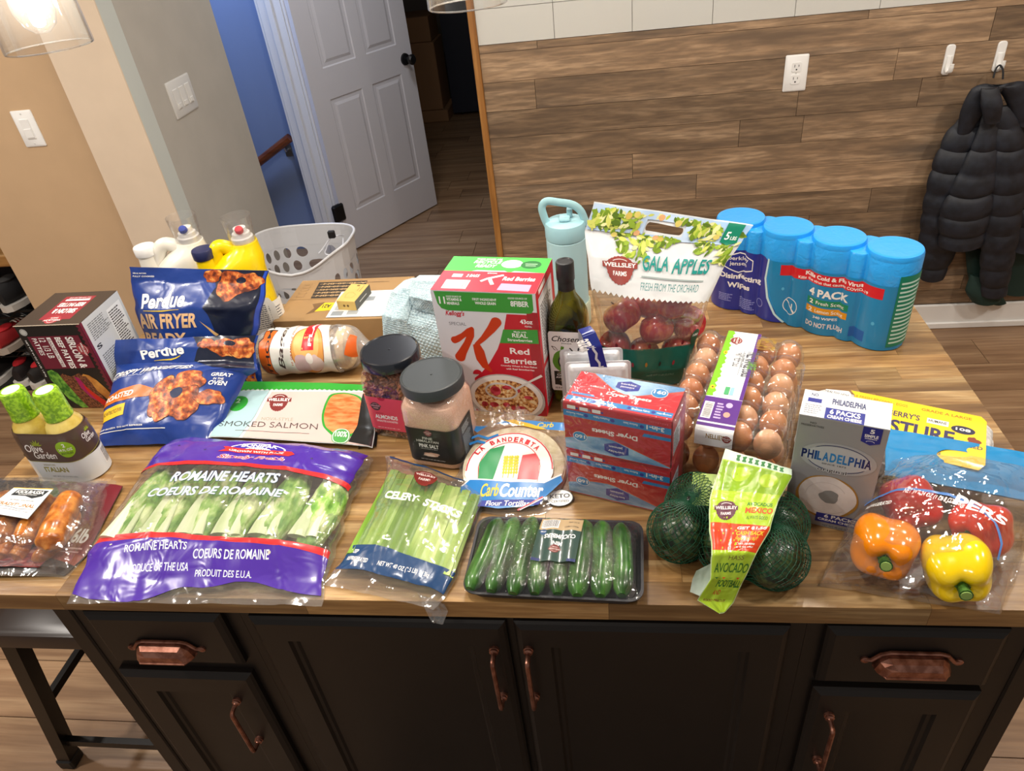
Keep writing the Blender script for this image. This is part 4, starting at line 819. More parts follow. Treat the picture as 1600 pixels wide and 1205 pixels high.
wa = [('p', [(0, 0), (0.001, .0), (.48, .0), (.42, .10), (.36, .28), (.335, .5), (.34, .72), (.32, .745), (0, .75)], NV), ('p', [(.44, .0), (.999, .0), (.999, .73), (.34, .73), (.345, .55), (.37, .33), (.41, .12)], TEAL),
 ('l', [(.45, .0), (.405, .10), (.36, .28), (.337, .5), (.345, .74)], [.02, .025, .03, .028, .02], M('#bfe0e6', .3)),
 ('p', hexa(.185, .60, .075, .12), NV), ('l', hexa(.185, .60, .075, .12)+[hexa(.185, .60, .075, .12)[0]], .014, WH), ('t', 'berkley', .135, .615, .10, .06, WH, .01), ('t', 'jensen', .14, .55, .085, .06, WH, .01),
 ('t', 'Disinfecting', .09, .38, .22, .085, WH, .035), ('t', 'Wipes', .135, .27, .12, .085, WH, .035), ('p', [(.41, .58), (.90, .58), (.90, .70), (.41, .70)], M('#d2202d', .3)), ('t', 'Kills Cold & Flu Virus', .53, .64, .27, .045, WH, .035), ('t', 'Kills the virus that causes COVID-19', .50, .592, .33, .032, WH, .02),
 ('t', '4 PACK', .56, .44, .19, .09, WH, .04), ('r', .555, .34, .755, .415, M('#0f8a63', .3)), ('t', '2', .57, .35, .02, .05, WH, .03), ('t', 'Fresh Scent', .605, .355, .13, .04, WH, .01), ('r', .555, .245, .755, .32, M('#e09a1f', .3)), ('t', '2', .57, .255, .02, .05, WH, .03), ('t', 'Lemon Scent', .605, .26, .13, .04, WH, .01),
 ('t', '340 WIPES', .60, .185, .11, .03, WH, .02), ('t', 'DO NOT FLUSH', .565, .08, .18, .06, M('#e6dfe0'), .03), ('o', .475, .23, .038, .10, .008, WH), ('l', [(.45, .29), (.50, .17)], .012, WH), ('l', [(.485, .27), (.485, .2), (.497, .16)], .012, WH),
 ('o', .315, .18, .02, .05, .005, M('#aeb8e8')), ('e', .43, .42, .006, .018, M('#53b2dd')), ('e', .47, .55, .005, .015, M('#53b2dd')), ('e', .88, .3, .008, .02, M('#53b2dd')), ('r', .775, .06, .85, .18, M('#1a5fae'))]+lines(.09, .11, .08, .1, 5, M('#8f97d4'), 2)+lines(.20, .05, .09, .14, 6, M('#8f97d4'), 3)
art(t, 'sleeve_print', SW, wa, (3*sp+2*rr)*1.12, .2, nu=110, base=.0006, step=.00002)
def SE(u, v, o):
    a_ = -PI*.30+PI*.55*u; return Vector((1.5*sp+(rr+o)*math.cos(a_), (rr+o)*math.sin(a_), .01+.16*v))
art(t, 'end_print', SE, [('r', 0, 0, 1, 1, M('#0c7d62', .3)), ]+[('r', .05, .05+k*.06, .05+(.5 if k % 3 else .8), .075+k*.06, M('#bfe0d8')) for k in range(15)]+[('r', .93, 0, 1, 1, M('#cfd8d4', .3))], .08, .16, nu=12, base=.0012)
# ---------------------------------------------------------------- detergent jugs
def jug(x, y, rz, body, lidc, btn, ax, lab, m_body, sc_=1):
    t = thing('detergent_jug', lab, 'detergent', (x, y, H), rz, 'large detergent jugs')
    rg = lambda w_, d_, r_, z_, cx=0: rrect(w_, d_, r_, 6, cx, 0, z_)
    part(t, 'jug', loft([rg(.136, .096, .03, .001), rg(.144, .106, .035, .006), rg(.146, .110, .035, .03), rg(.146, .110, .035, .12), rg(.143, .108, .04, .155), rg(.132, .104, .045, .185, .006), rg(.116, .098, .045, .21, .018), rg(.088, .084, .04, .228, .030), rg(.066, .066, .0325, .240, .040), rg(.060, .060, .0295, .250, .042)]), m_body)
    part(t, 'fill_neck', lathe([(.030, .13), (.028, .17), (.024, .20), (.0215, .225), (.0215, .237)], 28, (-ax, 0, 0)), m_body)
    part(t, 'handle', tube(spline([(-ax+.012, 0, .185), (-ax+.022, 0, .222), (-ax*.35, 0, .248), (.0, 0, .246), (.022, 0, .225), (.034, 0, .19)], 6), .0165, 12, True, .9), m_body)
    part(t, 'fill_cap', lathe([(.0235, .232), (.0245, .234), (.0245, .251), (.023, .254), (.019, .2545), (0, .2545)], 32, (-ax, 0, 0)), lidc)
    s = part(t, 'spout', lathe([(.024, .25), (.025, .252), (.025, .262), (.021, .264), (.020, .272), (.015, .273), (.014, .284), (0, .284)], 28, (.042, 0, 0)), M('#e9e6e2', .35))
    part(s, 'button', join(lathe([(.0095, 0), (.0095, .006), (.008, .009), (0, .010)], 20, (.042, -.015, .281), (0, -.6, 1))), btn)
    part(t, 'clear_cup', lathe([(.029, .252), (.0335, .310), (.0335, .312), (.0322, .310), (.028, .252)], 40, (.042, 0, 0), caps=False), SHELL)
    return t
YEL = M('#f0cf08', .3, coat=.15); m, nt, b, o = nodes('milky_plastic'); b.inputs['Base Color'].default_value = rgb('#ece8dc'); b.inputs['Roughness'].default_value = .3; b.inputs['Subsurface Weight'].default_value = .2; b.inputs['Subsurface Radius'].default_value = (.02, .02, .015)
ty = jug(-.866, 1.448, .42, None, M('#23284f', .4), M('#cf3944', .35), .050, 'yellow detergent jug with navy fill cap and red button', YEL)
tw_ = jug(-1.012, 1.478, .24, None, M('#f2f2f0', .4), M('#3b4fa8', .35), .064, 'milky white detergent jug with white fill cap and blue button', m)
SJ = lambda u, v, o: Vector((-.05+.118*u if u < .86 else -.05+.118*u, -.058-o, .008+.125*v))
art(ty, 'label', SJ, [('p', [(0, 0), (1, 0), (1, .80), (.92, .95), (.80, 1), (0, 1)], M('#eeeeea', .4)), ('p', [(0, 0), (1, 0), (1, .12), (0, .2)], M('#e7c70c', .4))]+lines(.1, .3, .35, .5, 10, M('#70747c'), 3)+lines(.55, .35, .35, .5, 12, M('#70747c'), 4)+[('r', .5, .32, .52, .9, M('#9aa0a8')), ('l', [(.58, .75), (.62, .85), (.66, .75)], .02, M('#50555c'))]+barcode(.75, .02, .2, .16), .118, .125, label='white back label')
def SJ2(u, v, o): a_ = -PI/2+u*PI/2; return Vector((.082-.035+(.0355+o)*math.cos(a_), -.058+.035+(.0355+o)*math.sin(a_), .008+.125*v))
art(ty, 'side_label', SJ2, [('r', 0, 0, .9, .85, M('#eeeeea', .4)), ('r', 0, 0, .9, .12, M('#e7c70c', .4))]+lines(.1, .2, .7, .55, 10, M('#70747c'), 7)+barcode(.15, .01, .5, .14), .055, .125, nu=8)
# ---------------------------------------------------------------- salad dressing: two bottles in one sleeve
t = thing('salad_dressing_pack', 'two italian salad dressing bottles with green caps in one label sleeve', 'dressing', (-1.062, .975, H), math.radians(-3))
DR = two('dressing_yellow', '#c9ad4a', '#e3ce74', 25, .12, coat=.8)
GC = two('green_leaf_wrap', '#6d9c16', '#9fce2c', 170, .3, .42, .6, bm=.3, coat=.5)
for s in (-1, 1):
    x = s*.036
    b_ = part(t, 'bottle', lathe([(.030, .001), (.035, .004), (.0355, .095), (.0345, .112), (.030, .126), (.024, .135), (.0225, .143)], 36, (x, 0, 0)), DR)
    part(b_, 'cap', lathe([(.0245, .136), (.0252, .139), (.0240, .143), (.0235, .150), (.0222, .192), (.0205, .1955), (.018, .196), (.018, .1958), (0, .1958)], 32, (x, 0, 0)), GC, label='green cap in leaf-print wrap')
    part(b_, 'cap_disc', lathe([(.0155, .1958), (.0155, .1963), (0, .1963)], 28, (x, 0, 0)), M('#ebe8cf', .4))
def ost(z_, g): return [Vector((p.x, p.y, z_)) for p in rrect(.1455+2*g, .0715+2*g, .0357+g, 10)]
part(t, 'sleeve', loft([ost(.0015, -.003), ost(.004, .001), ost(.054, .001)], caps=False), M('#e6edf0', .3, coat=.5))
part(t, 'sleeve_top', loft([ost(.054, .001), ost(.10, .001), ost(.112, -.0005), ost(.118, -.003)], caps=False), M('#4d3b31', .35, coat=.4), label='brown upper sleeve')
part(t, 'base', loft([ost(.001, -.004), ost(.0014, -.004)]), M('#9a9168', .4))
def SO(u, v, o):
    r_ = .0376+o; L = .0738; s = (u-.04)*(L+r_*PI*.9)
    z_ = .003+.113*v; g = 0 if v < .86 else -(v-.86)*.020
    if s < 0: a_ = -s/r_; return Vector((-L/2-(r_+g)*math.sin(a_), -(r_+g)*math.cos(a_), z_))
    if s < L: return Vector((-L/2+s, -(r_+g), z_))
    a_ = (s-L)/r_; return Vector((L/2+(r_+g)*math.sin(a_), -(r_+g)*math.cos(a_), z_))
BR = M('#4d3b31', .35, coat=.4); LG = M('#dfe6ea', .35, coat=.4)
def leafs(cx, cy, s, m): return [('p', [(cx+s*(q[0]*math.cos(a_)-q[1]*math.sin(a_)*1.0), cy+s*1.7*(q[0]*math.sin(a_)+q[1]*math.cos(a_))) for q in ((0, 0), (.5, .12), (1, 0), (.5, -.12))], m) for a_ in (.2, .75, 1.3, 1.85, 2.4, 2.9)]
art(t, 'sleeve_print', SO, [('r', -.22, -.0, 1, .47, LG), ('p', [(-.22, .52), (.0, .46), (.35, .44), (.6, .46), (.8, .52), (1, .56), (1, 1), (-.22, 1)], BR), ('l', [(-.22, .52), (.0, .46), (.35, .44), (.6, .46), (.8, .52), (1, .56)], .012, M('#8f8f3a')),
 ('t', 'Olive', .04, .66, .20, .16, WH, .01, .2), ('t', 'Garden', .10, .52, .26, .15, WH, .01, .2)]+leafs(.20, .80, .075, M('#8da022'))+[('e', .50, .72, .095, .165, M('#8dbb20')), ('t', '2', .49, .77, .03, .07, WH, .03), ('t', '24 FL OZ', .43, .69, .14, .05, WH, .02), ('t', 'BOTTLES', .44, .62, .12, .04, M('#3b4a10'), .02),
 ('t', 'Olive', .70, .78, .10, .10, WH, .01, .2), ('t', 'Garden', .72, .69, .13, .09, WH, .01, .2)]+leafs(.79, .88, .045, M('#8da022'))+[('t', 'SIGNATURE', .14, .36, .14, .04, M('#a8a78a')), ('t', 'ITALIAN', .12, .22, .28, .11, M('#8f8a2c'), .03), ('t', 'NET 48 FL OZ (1.5 QT) 1.42 L', .17, .10, .3, .035, M('#8f979c'))]+barcode(.80, .12, .12, .32, vert=True), .17, .113, nu=70, nv=16, base=.0006, label='brown and white printed sleeve')
# ---------------------------------------------------------------- soft packs
def nz(x, y, s, sd): return noise.noise(Vector((x*s+sd*7.3, y*s-sd*3.1, sd*1.7)))
def rowsurf(rows, bulge=0, pu=.5, wr=.003, ws=7, sd=1, n=None, edge=0., fold=0.):
    """rows: list of (v, left point, right point[, bulge]) from near/bottom to far/top; smooth in v, bulging along n"""
    rows = [(r[0], V3(r[1]), V3(r[2]), r[3] if len(r) > 3 else bulge) for r in rows]
    nn = V3(n).normalized() if n else Vector((0, 0, 1))
    def S(u, v, o):
        vc = min(max(v, rows[0][0]), rows[-1][0]); k = 0
        while k < len(rows)-2 and rows[k+1][0] < vc: k += 1
        a, b = rows[k], rows[k+1]; t = (vc-a[0])/(b[0]-a[0]); t2 = t*t*(3-2*t)*.5+t*.5
        L = a[1].lerp(b[1], t2); R_ = a[2].lerp(b[2], t2); bg = a[3]+(b[3]-a[3])*t2
        m_ = max(4*u*(1-u), 0)**pu if 0 <= u <= 1 else 0
        side = (R_-L).normalized()
        p = L.lerp(R_, u); w_ = wr*(nz(u, v, ws, sd)+.5*nz(u, v, ws*2.3, sd+5))*min(1, m_*1.6+.15)
        if fold: w_ += fold*max(0, 1-abs(((u*1.3+v*.9+nz(u, v, 2, sd+9)*.35) % .31)-.155)/.03)*m_
        e = edge*nz(u*.3+9, v, 9, sd+2)*(1 if u < .5 else -1)*abs(2*u-1)**4
        return p+nn*(bg*m_+w_+o)+side*e
    return S
def pack(par, name, S, mat, nu=36, nv=30, th=.002, clamp=True, floor=None, world=True, u0=0, u1=1, v0=0, v1=1, n=None, fl=H+.0008):
    """closed soft body: printed front skin plus a back skin just above the counter (floor) or th behind the front"""
    F_ = grid(S, nu, nv, 0, u0, u1, v0, v1)
    nn = V3(n).normalized() if n else Vector((0, 0, 1)); V, F = F_; N = len(V); B = []
    if clamp:
        for p in V: p.z = max(p.z, fl+.0006) if p.z < 1.6 else p.z
    for j in range(nv+1):
        for i in range(nu+1):
            p = V[j*(nu+1)+i]; e = min(i/nu, 1-i/nu, j/nv, 1-j/nv)*4
            if floor: B.append(Vector((p.x, p.y, max(min(p.z-.0006, fl+max(0, .006-.02*e)), min(p.z-.0006, fl)))))
            else:
                q_ = p-nn*(.0008+th*min(1, e*3))
                if clamp and abs(p.z-H) < .5: q_.z = min(max(q_.z, fl), max(p.z-.0005, fl))
                B.append(q_)
    Vv = V+B; Ff = list(F)+[tuple(N+i for i in f)[::-1] for f in F]
    rim = [i for i in range(nu+1)]+[j*(nu+1)+nu for j in range(1, nv+1)]+[nv*(nu+1)+i for i in range(nu-1, -1, -1)]+[j*(nu+1) for j in range(nv-1, 0, -1)]
    for a, b in zip(rim, rim[1:]+rim[:1]): Ff.append((a, b, b+N, a+N))
    return part(par, name, (Vv, Ff), mat, world=world)
PUR = M('#4a2a9c', .25, coat=.35, crinkle=.5, cs=16); REDB = M('#d42a2e', .28, coat=.3, crinkle=.5, cs=16); WP = M('#eef0f6', .35)
# ---- romaine hearts
t = thing('romaine_bag', 'purple and clear bag of romaine hearts, front left of the counter', 'lettuce bag', (-0.6857, 0.8115, 0.9200))
SR = rowsurf([(0, (-0.8736, 0.6547, 0.9210), (-0.4492, 0.6579, 0.9210), .003), (.07, (-0.8771, 0.6889, 0.9240), (-0.4521, 0.6951, 0.9240), .012), (.22, (-0.8815, 0.7413, 0.9300), (-0.4551, 0.7502, 0.9300), .040), (.45, (-0.8832, 0.8305, 0.9320), (-0.4564, 0.8299, 0.9320), .050), (.7, (-0.8893, 0.9365, 0.9320), (-0.4571, 0.9144, 0.9320), .050), (.9, (-0.8815, 1.0024, 0.9320), (-0.4488, 0.9548, 0.9320), .048), (1, (-0.8822, 1.0381, 0.9280), (-0.4499, 0.9839, 0.9280), .026)], wr=.0045, ws=5, sd=2, edge=.012, pu=.38, fold=.0022)
def shift(S, d): return lambda u, v, o: S(u, v, o+d)
pack(t, 'clear_bag', SR, FILM, 60, 48, floor=True)
NZ = lambda u, s: nz(u, 0, 5, s)
def band(f0, f1, u0=0., u1=1., n=24):
    return [(u0+(u1-u0)*k/n, f0(u0+(u1-u0)*k/n)) for k in range(n+1)]+[(u0+(u1-u0)*k/n, f1(u0+(u1-u0)*k/n)) for k in range(n, -1, -1)]
lo = lambda u: .035+.05*NZ(u, 4)+.03*max(0, .2-u)*4; f1_ = lambda u: .272-.095*u; f2_ = lambda u: .302-.09*u; g1 = lambda u: .675-.06*u-.02*u**4; g2 = lambda u: .702-.06*u-.02*u**4
ra = [('p', band(lo, f1_, .01, .99), PUR), ('p', band(f1_, f2_, .01, .99), REDB), ('p', band(g1, g2, .01, .99), REDB), ('p', band(g2, lambda u: .985, .01, .985), PUR)]
GRW = M('#dfe6f2', .35); EDG = M('#6e7fa8', .4)
for s_, x, y, w_, h_ in (('ROMAINE HEARTS', .235, .565, .48, .050), ('COEURS DE ROMAINE', .165, .487, .59, .050)):
    ra += [('t', s_, x-.002, y-.002, w_+.004, h_+.004, EDG, .045, .12, -1), ('t', s_, x, y, w_, h_, GRW, .02, .12, -1)]
ra += [('t', 'ROMAINE HEARTS', .19, .178, .26, .032, GRW, .015), ('t', 'COEURS DE ROMAINE', .48, .148, .30, .032, GRW, .015), ('t', 'PRODUCE OF THE USA', .21, .108, .26, .028, GRW, .01), ('t', 'PRODUIT DES E.U.A.', .50, .085, .22, .028, GRW, .01),
 ('p', ar(.54, .815, .13, .062, 0, PI), M('#f0eff6', .35)), ('p', ar(.54, .815, .122, .055, 0, PI), M('#3a2a9c', .3)), ('t', 'BONIPAK', .455, .835, .17, .030, WH, .03), ('p', ar(.54, .810, .065, .026, 0, PI), WH), ('t', 'EST. 1932', .50, .815, .08, .010, M('#d42a2e')), 
 ('p', [(.37, .785), (.70, .775), (.72, .795), (.70, .815), (.38, .822), (.40, .803)], M('#d9302f', .3)), ('t', 'GROWN WITH PRIDE', .42, .789, .25, .016, WH, .015), ('t', 'Simply Fresh', .388, .715, .305, .048, M('#f3e9ee', .35), .055, .3), ('t', 'Simply Fresh', .39, .717, .30, .043, M('#d8343c', .35), .015, .3)]
for k, (x, y) in enumerate(((.13, .86), (.06, .78), (.30, .80), (.64, .80), (.80, .78), (.85, .9), (.12, .235), (.30, .225), (.42, .215), (.78, .17))): ra.append(('e', x, y, .006, .006, M('#2a1a50' if k < 6 else '#c9bfae', .5)))
art(t, 'bag_print', SR, ra, .5, .35, nu=60, nv=48, base=.0010, step=.00003, world=True)
nt_ = two('romaine_leaf', '#5f9636', '#8fbb55', 48, .5, .36, .62, c3='#d5e2a8', bm=.9, stretch=(1, .6, 1), rnd=3, bd=.006)
RIB = two('romaine_rib', '#c6d8a0', '#e9eed2', 20, .4, .3, .7, stretch=(3, .4, 1))
for i in range(6):
    u = .118+.156*i; p0 = SR(u, .24, -.0285); p1 = SR(u+.012, .73, -.027); p0.z = max(p0.z, H+.0205); p1.z = max(p1.z, H+.0215); ax = p1-p0; L = ax.length
    tl = thing('romaine_heart', '%s romaine heart from the left inside the purple lettuce bag' % ['first', 'second', 'third', 'fourth', 'fifth', 'last'][i], 'lettuce', (p0+p1)/2, 0, 'romaine hearts in the bag')
    rz = math.atan2(ax.y, ax.x)-PI/2
    def lump(p, k=i): return 1+.10*noise.noise(Vector((p.x*4+k*3, p.y*3, p.z*4)))+.06*noise.noise(Vector((p.x*11+k, p.y*9, p.z*9)))+.05*math.sin(p.x*9+k)
    q = Matrix.Rotation(rz, 3, 'Z')
    part(tl, 'leaf_head', ell((0, 0, 0), .0325, L*.56, .0235, 36, 44, lump, q), nt_)
    for s_, dx, wd in ((1, -.015, .0165), (2, .010, .009)):
        lp = []
        for k in range(12):
            f_ = k/11; lp.append(q @ Vector((dx*(1-.5*f_)+.003*math.sin(f_*5+i), -L*.42+L*.80*f_, .0120+.0065*math.sin(PI*min(f_+.1, 1)))))
        part(tl, 'rib', tube(lp, [wd*(1-.80*(k/11)**.8)+.001 for k in range(12)], 12, True, .42), RIB, label='pale leaf rib')
# ---- celery
t = thing('celery_bag', 'clear and navy bag of celery sticks at the front, left of the cucumbers', 'celery bag', (-0.3473, 0.7841, 0.9200))
SC = rowsurf([(0, (-0.4619, 0.6978, 0.9220), (-0.2733, 0.6555, 0.9210), .004), (.12, (-0.4425, 0.7258, 0.9250), (-0.2518, 0.6802, 0.9240), .016), (.3, (-0.4217, 0.7835, 0.9280), (-0.2416, 0.7318, 0.9280), .028), (.6, (-0.4102, 0.8763, 0.9280), (-0.2273, 0.8120, 0.9280), .030), (.85, (-0.4152, 0.9535, 0.9280), (-0.2215, 0.8751, 0.9280), .020), (1, (-0.4266, 0.9921, 0.9300), (-0.2176, 0.8995, 0.9300), .004)], wr=.003, ws=6, sd=5, edge=.006, pu=.4, fold=.0015)
pack(t, 'clear_bag', SC, FILM, 44, 44, floor=True)
ST_ = rowsurf([(0, (-0.3021, 0.6841, 0.9240), (-0.2568, 0.6638, 0.9240), .002), (.4, (-0.2920, 0.6680, 0.9177), (-0.2551, 0.6680, 0.9018), .003), (1, (-0.2800, 0.6550, 0.8924), (-0.2632, 0.6550, 0.8867), .001)], wr=.003, ws=9, sd=8, n=(0, -.8, .6))
pack(t, 'bag_tail', ST_, FILM, 10, 14, th=.003, n=(0, -.8, .6), clamp=False)
CN = M('#15406e', .28, coat=.3, crinkle=.5, cs=18)
ca = [('p', band(lambda u: .10+.02*NZ(u, 2)+.0*u, lambda u: .235+.01*math.sin(u*6), .02, .985), CN), ('p', band(lambda u: .965, lambda u: .995, .05, .99), CN), ('t', 'KEEP', .06, .20, .07, .018, WH), ('t', 'REFRIGERATED', .06, .165, .20, .020, WH), ('t', 'NET WT 40 OZ (2.5 LB) 1.13kg', .36, .155, .46, .028, WH, .01),
 ('t', 'CELERY', .10, .56, .36, .085, M('#e8f0ea', .4), .04, .15), ('t', 'STICKS', .51, .55, .36, .085, M('#e8f0ea', .4), .04, .15)]+crest(.44, .82, .085, .17/.24, M('#7b2c26', .35), M('#e6d9d4'), tw=1.9)
art(t, 'bag_print', SC, ca, .17, .24, nu=44, nv=44, base=.0010, step=.00004, world=True)
CEL = two('celery_green', '#6c962c', '#90b848', 9, .35, .40, .62, c3='#c4dc82', stretch=(1, .4, 1), rnd=9, detail=1)
Rc = random.Random(3)
for i in range(11):
    u = .085+.083*i; fan = (u-.5)*-.03
    p0 = SC(u+Rc.uniform(-.01, .01), .20, -.021-(i % 2)*.004); p1 = SC(u+fan+Rc.uniform(-.012, .012), .84+Rc.uniform(-.02, .03), -.0175-(i % 2)*.004)
    pts = []; 
    for k in range(9):
        f_ = k/8; p = p0.lerp(p1, f_); p.z = max(p.z+.003*math.sin(PI*f_), H+.0115); pts.append(p)
    P, T_, N_ = frames(pts); rings = []
    for k, p in enumerate(P):
        rw = .0125-.0022*k/8; ring = []
        for a in range(26):
            an = 2*PI*a/26; rib = 1+.10*math.cos(an*9/1); d = N_[k][0]*math.cos(an)*rw*.72*rib+N_[k][1]*math.sin(an)*rw*rib
            ring.append(p+d)
        rings.append(ring)
    solo('celery_stick', '%s celery stick from the left in the clear celery bag' % ['first', 'second', 'third', 'fourth', 'fifth', 'sixth', 'seventh', 'eighth', 'ninth', 'tenth', 'last'][i], 'celery', loft(rings), CEL, 'celery sticks in the bag')
# ---- cucumbers
t = thing('cucumber_tray', 'black foam tray of mini cucumbers wrapped in film, front centre', 'cucumber tray', (-.094, .743, H), math.radians(-2.5))
FO = M('#2b2c31', .55, var=.1)
def trr(w_, d_, z_, r_=.022): return rrect(w_, d_, r_, 6, 0, 0, z_)
part(t, 'tray', loft([trr(.235, .128, .001), trr(.248, .140, .004), trr(.262, .152, .018), trr(.266, .156, .019), trr(.266, .156, .0205), trr(.258, .148, .0205), trr(.243, .134, .006), trr(.1, .05, .0055, .01)]), FO)
CU = two('cucumber_skin', '#16380f', '#28561c', 40, .3, .35, .62, c3='#44762c', bm=.25, stretch=(1.2, .5, 1), coat=.3, rnd=2)
Mt = Matrix.Translation((-.094, .743, H)) @ Matrix.Rotation(math.radians(-2.5), 4, 'Z')
cx = [-.108, -.079, -.049, -.021, .010, .040, .071, .101]
for i in range(8):
    ln = [.142, .146, .150, .146, .142, .144, .142, .136][i]; rd = [.0156, .0156, .0156, .0146, .0148, .0168, .0166, .0152][i]
    tilt = [-.16, -.13, -.10, -.05, .0, .0, .03, .02][i]; pts = []
    for k in range(15):
        f_ = k/14-.5; pts.append(Vector((cx[i]+f_*ln*-math.sin(tilt)+.0015*math.cos(f_*5+i), f_*ln*math.cos(tilt)-.002, .0225+.0015*math.cos(f_*3))))
    rr_ = [rd*max(.16, (1-abs(2*k/14-1)**7))**.5*(1+.02*math.sin(k*1.7+i)) for k in range(15)]
    vf = tube(pts, rr_, 16); V = [Mt @ v for v in vf[0]]
    tip = Mt @ pts[0]; o_ = thing('mini_cucumber', '%s mini cucumber from the left on the black tray' % ['first', 'second', 'third', 'fourth, under the label,', 'fifth, under the label,', 'sixth', 'seventh', 'last'][i], 'cucumber', Mt @ Vector((cx[i], 0, .0075)), 0, 'mini cucumbers on the tray')
    part(o_, 'skin', (V, vf[1]), CU, world=True)
    pe = Mt @ pts[-1]; part(o_, 'stem_end', xf(ell((0, 0, 0), .0035, .002, .0035, 8, 6), pe+Vector((0, rr_[-1]*.35, 0))), M('#5d6b39', .7), world=True)
def ctop(u, v, o):
    x = -.128+.256*u; y = -.074+.148*v; q = max(0, 1-abs(2*u-1)**6)*max(0, 1-abs(2*v-1)**5)
    rp = .0015*math.cos((x+.005)/.030*2*PI)*q
    return Vector((x, y, .0205+.0205*q**.6+rp+.0008*nz(u, v, 9, 3)+o))
part(t, 'stretch_film', grid(ctop, 60, 34), film('tray_film', .015, .05, .3, .05, cr=.5, cs=45))
SL = lambda u, v, o: ctop(.37+.26*u+.03*v, .30+.60*v, o+.0006)
LBL = M('#2f4a44', .3, coat=.4); KRL = M('#b79e78', .5)
art(t, 'label', SL, [('r', 0, 0, 1, .70, LBL), ('r', .02, .70, 1, 1, KRL)]+barcode(.06, .74, .40, .22)+[('t', 'PRODUCT OF MEXICO', .92, .80, .32, .035, DK, .01, 0, 180), ('t', '24 OZ (680g)', .92, .92, .25, .04, DK, .01, 0, 180), ('e', .13, .65, .08, .065, M('#1f4a78')), ('t', 'NON GMO', .19, .67, .12, .03, WH, .01, 0, 180), ('t', 'CUCUMBERS', .90, .60, .72, .10, WH, .03, 0, 180), ('t', 'MINI', .62, .44, .24, .10, WH, .03, 0, 180)]+crest(.48, .27, .09, .066/.088, M('#7a3534', .4), M('#d8c9c0'), rot=180)+[('r', .0, 0, .2, .06, M('#1f2e63')), ('r', .8, 0, 1, .06, M('#1f2e63'))], .066, .088, nu=14, nv=14, base=.0016)
# ---- chicken bags
NB1 = M('#1b3a86', .3, coat=.3, crinkle=.5, cs=14); NB2 = M('#131a30', .3, coat=.3, crinkle=.5, cs=14); ORB = M('#c96a1f', .35); BW = M('#efeee9', .35); CRM = M('#e3b98c', .4)
def chick(cx, cy, rx, ry, s): return [('p', blob(cx, cy, rx*1.03, ry*1.04, .10, s=s), M('#4a1a08', .5)), ('p', blob(cx, cy, rx, ry, .10, s=s), CHK)]
t = thing('chicken_bag', 'dark blue frozen chicken bag standing at the back, in front of the detergent jugs', 'chicken bag', (-.98, 1.33, H))
SP1 = rowsurf([(0, (-1.0962, 1.3150, 0.9034), (-0.8216, 1.3150, 0.9482), .02), (.3, (-1.0651, 1.3250, 1.0041), (-0.7911, 1.3250, 1.0064), .035), (.6, (-1.0658, 1.3400, 1.0804), (-0.7646, 1.3400, 1.0694), .035), (.86, (-1.0640, 1.3600, 1.1348), (-0.7479, 1.3600, 1.1184), .008), (1, (-1.0551, 1.3650, 1.1683), (-0.7395, 1.3650, 1.1420), .001)], wr=.004, ws=5, sd=3, n=(-.1, -1, .35), edge=.006, fold=.001)
pack(t, 'bag', SP1, NB1, 40, 36, th=.012, n=(-.1, -1, .35))
def pclip(l): return [('p', [(min(max(x, .004), .996), min(max(y, .004), .996)) for x, y in i[1]], i[2]) if i[0] == 'p' else i for i in l]
art(t, 'bag_print', SP1, pclip([('p', [(.60, .996), (.66, .80), (.60, .62), (.70, .40), (.80, .2), (.96, .15), (.985, .996)], NB2), ('r', .975, .02, .995, .99, M('#2b4fc0', .3))]+chick(.62, .93, .06, .07, 2)+chick(.78, .84, .12, .14, 3)+chick(.90, .86, .09, .10, 4)+[('e', .83, .88, .035, .04, NB2),
 ('t', 'Perdue', .10, .60, .36, .14, BW, .03, .25, 5), ('l', [(.12, .575), (.28, .575), (.42, .60)], [.006, .014, .006], M('#e9c531')), ('t', 'AIR FRYER', .04, .42, .52, .12, CRM, .035, .1, 1), ('t', 'READY', .04, .27, .42, .12, CRM, .035, .1), ('p', [(.58, .48), (.74, .36), (.72, .34), (.60, .46)], M('#c7a06a', .5)), ('t', '100% ALL NATURAL', .02, .935, .1, .010, BW), ('t', 'FULLY COOKED', .02, .91, .16, .012, BW)]), .36, .30, nu=40, nv=36, base=.0009, step=.00004, world=True)
t = thing('chicken_bag', 'blue frozen chicken wing bag lying folded in front of the other chicken bag', 'chicken bag', (-.93, 1.13, H))
SP2 = rowsurf([(0, (-1.0529, 1.0390, 0.9220), (-0.8093, 1.0434, 0.9220), .006), (.12, (-1.0588, 1.0661, 0.9320), (-0.8028, 1.0797, 0.9320), .03), (.35, (-1.0679, 1.1235, 0.9550), (-0.7858, 1.1397, 0.9550), .045), (.56, (-1.0534, 1.1605, 0.9950), (-0.7632, 1.1818, 0.9900), .035), (.66, (-1.0485, 1.1793, 1.0100), (-0.7342, 1.1823, 1.0050), .018), (.72, (-1.0744, 1.2145, 1.0050), (-0.7420, 1.2017, 1.0050), .010), (.85, (-1.0887, 1.2283, 1.0250), (-0.7444, 1.2176, 1.0350), .012), (1, (-1.1086, 1.2503, 1.0500), (-0.7356, 1.2303, 1.0600), .001)], wr=.004, ws=5, sd=6, n=(0, -.35, 1), edge=.006, fold=.0012)
pack(t, 'bag', SP2, NB1, 44, 48, th=.012, n=(0, -.35, 1))
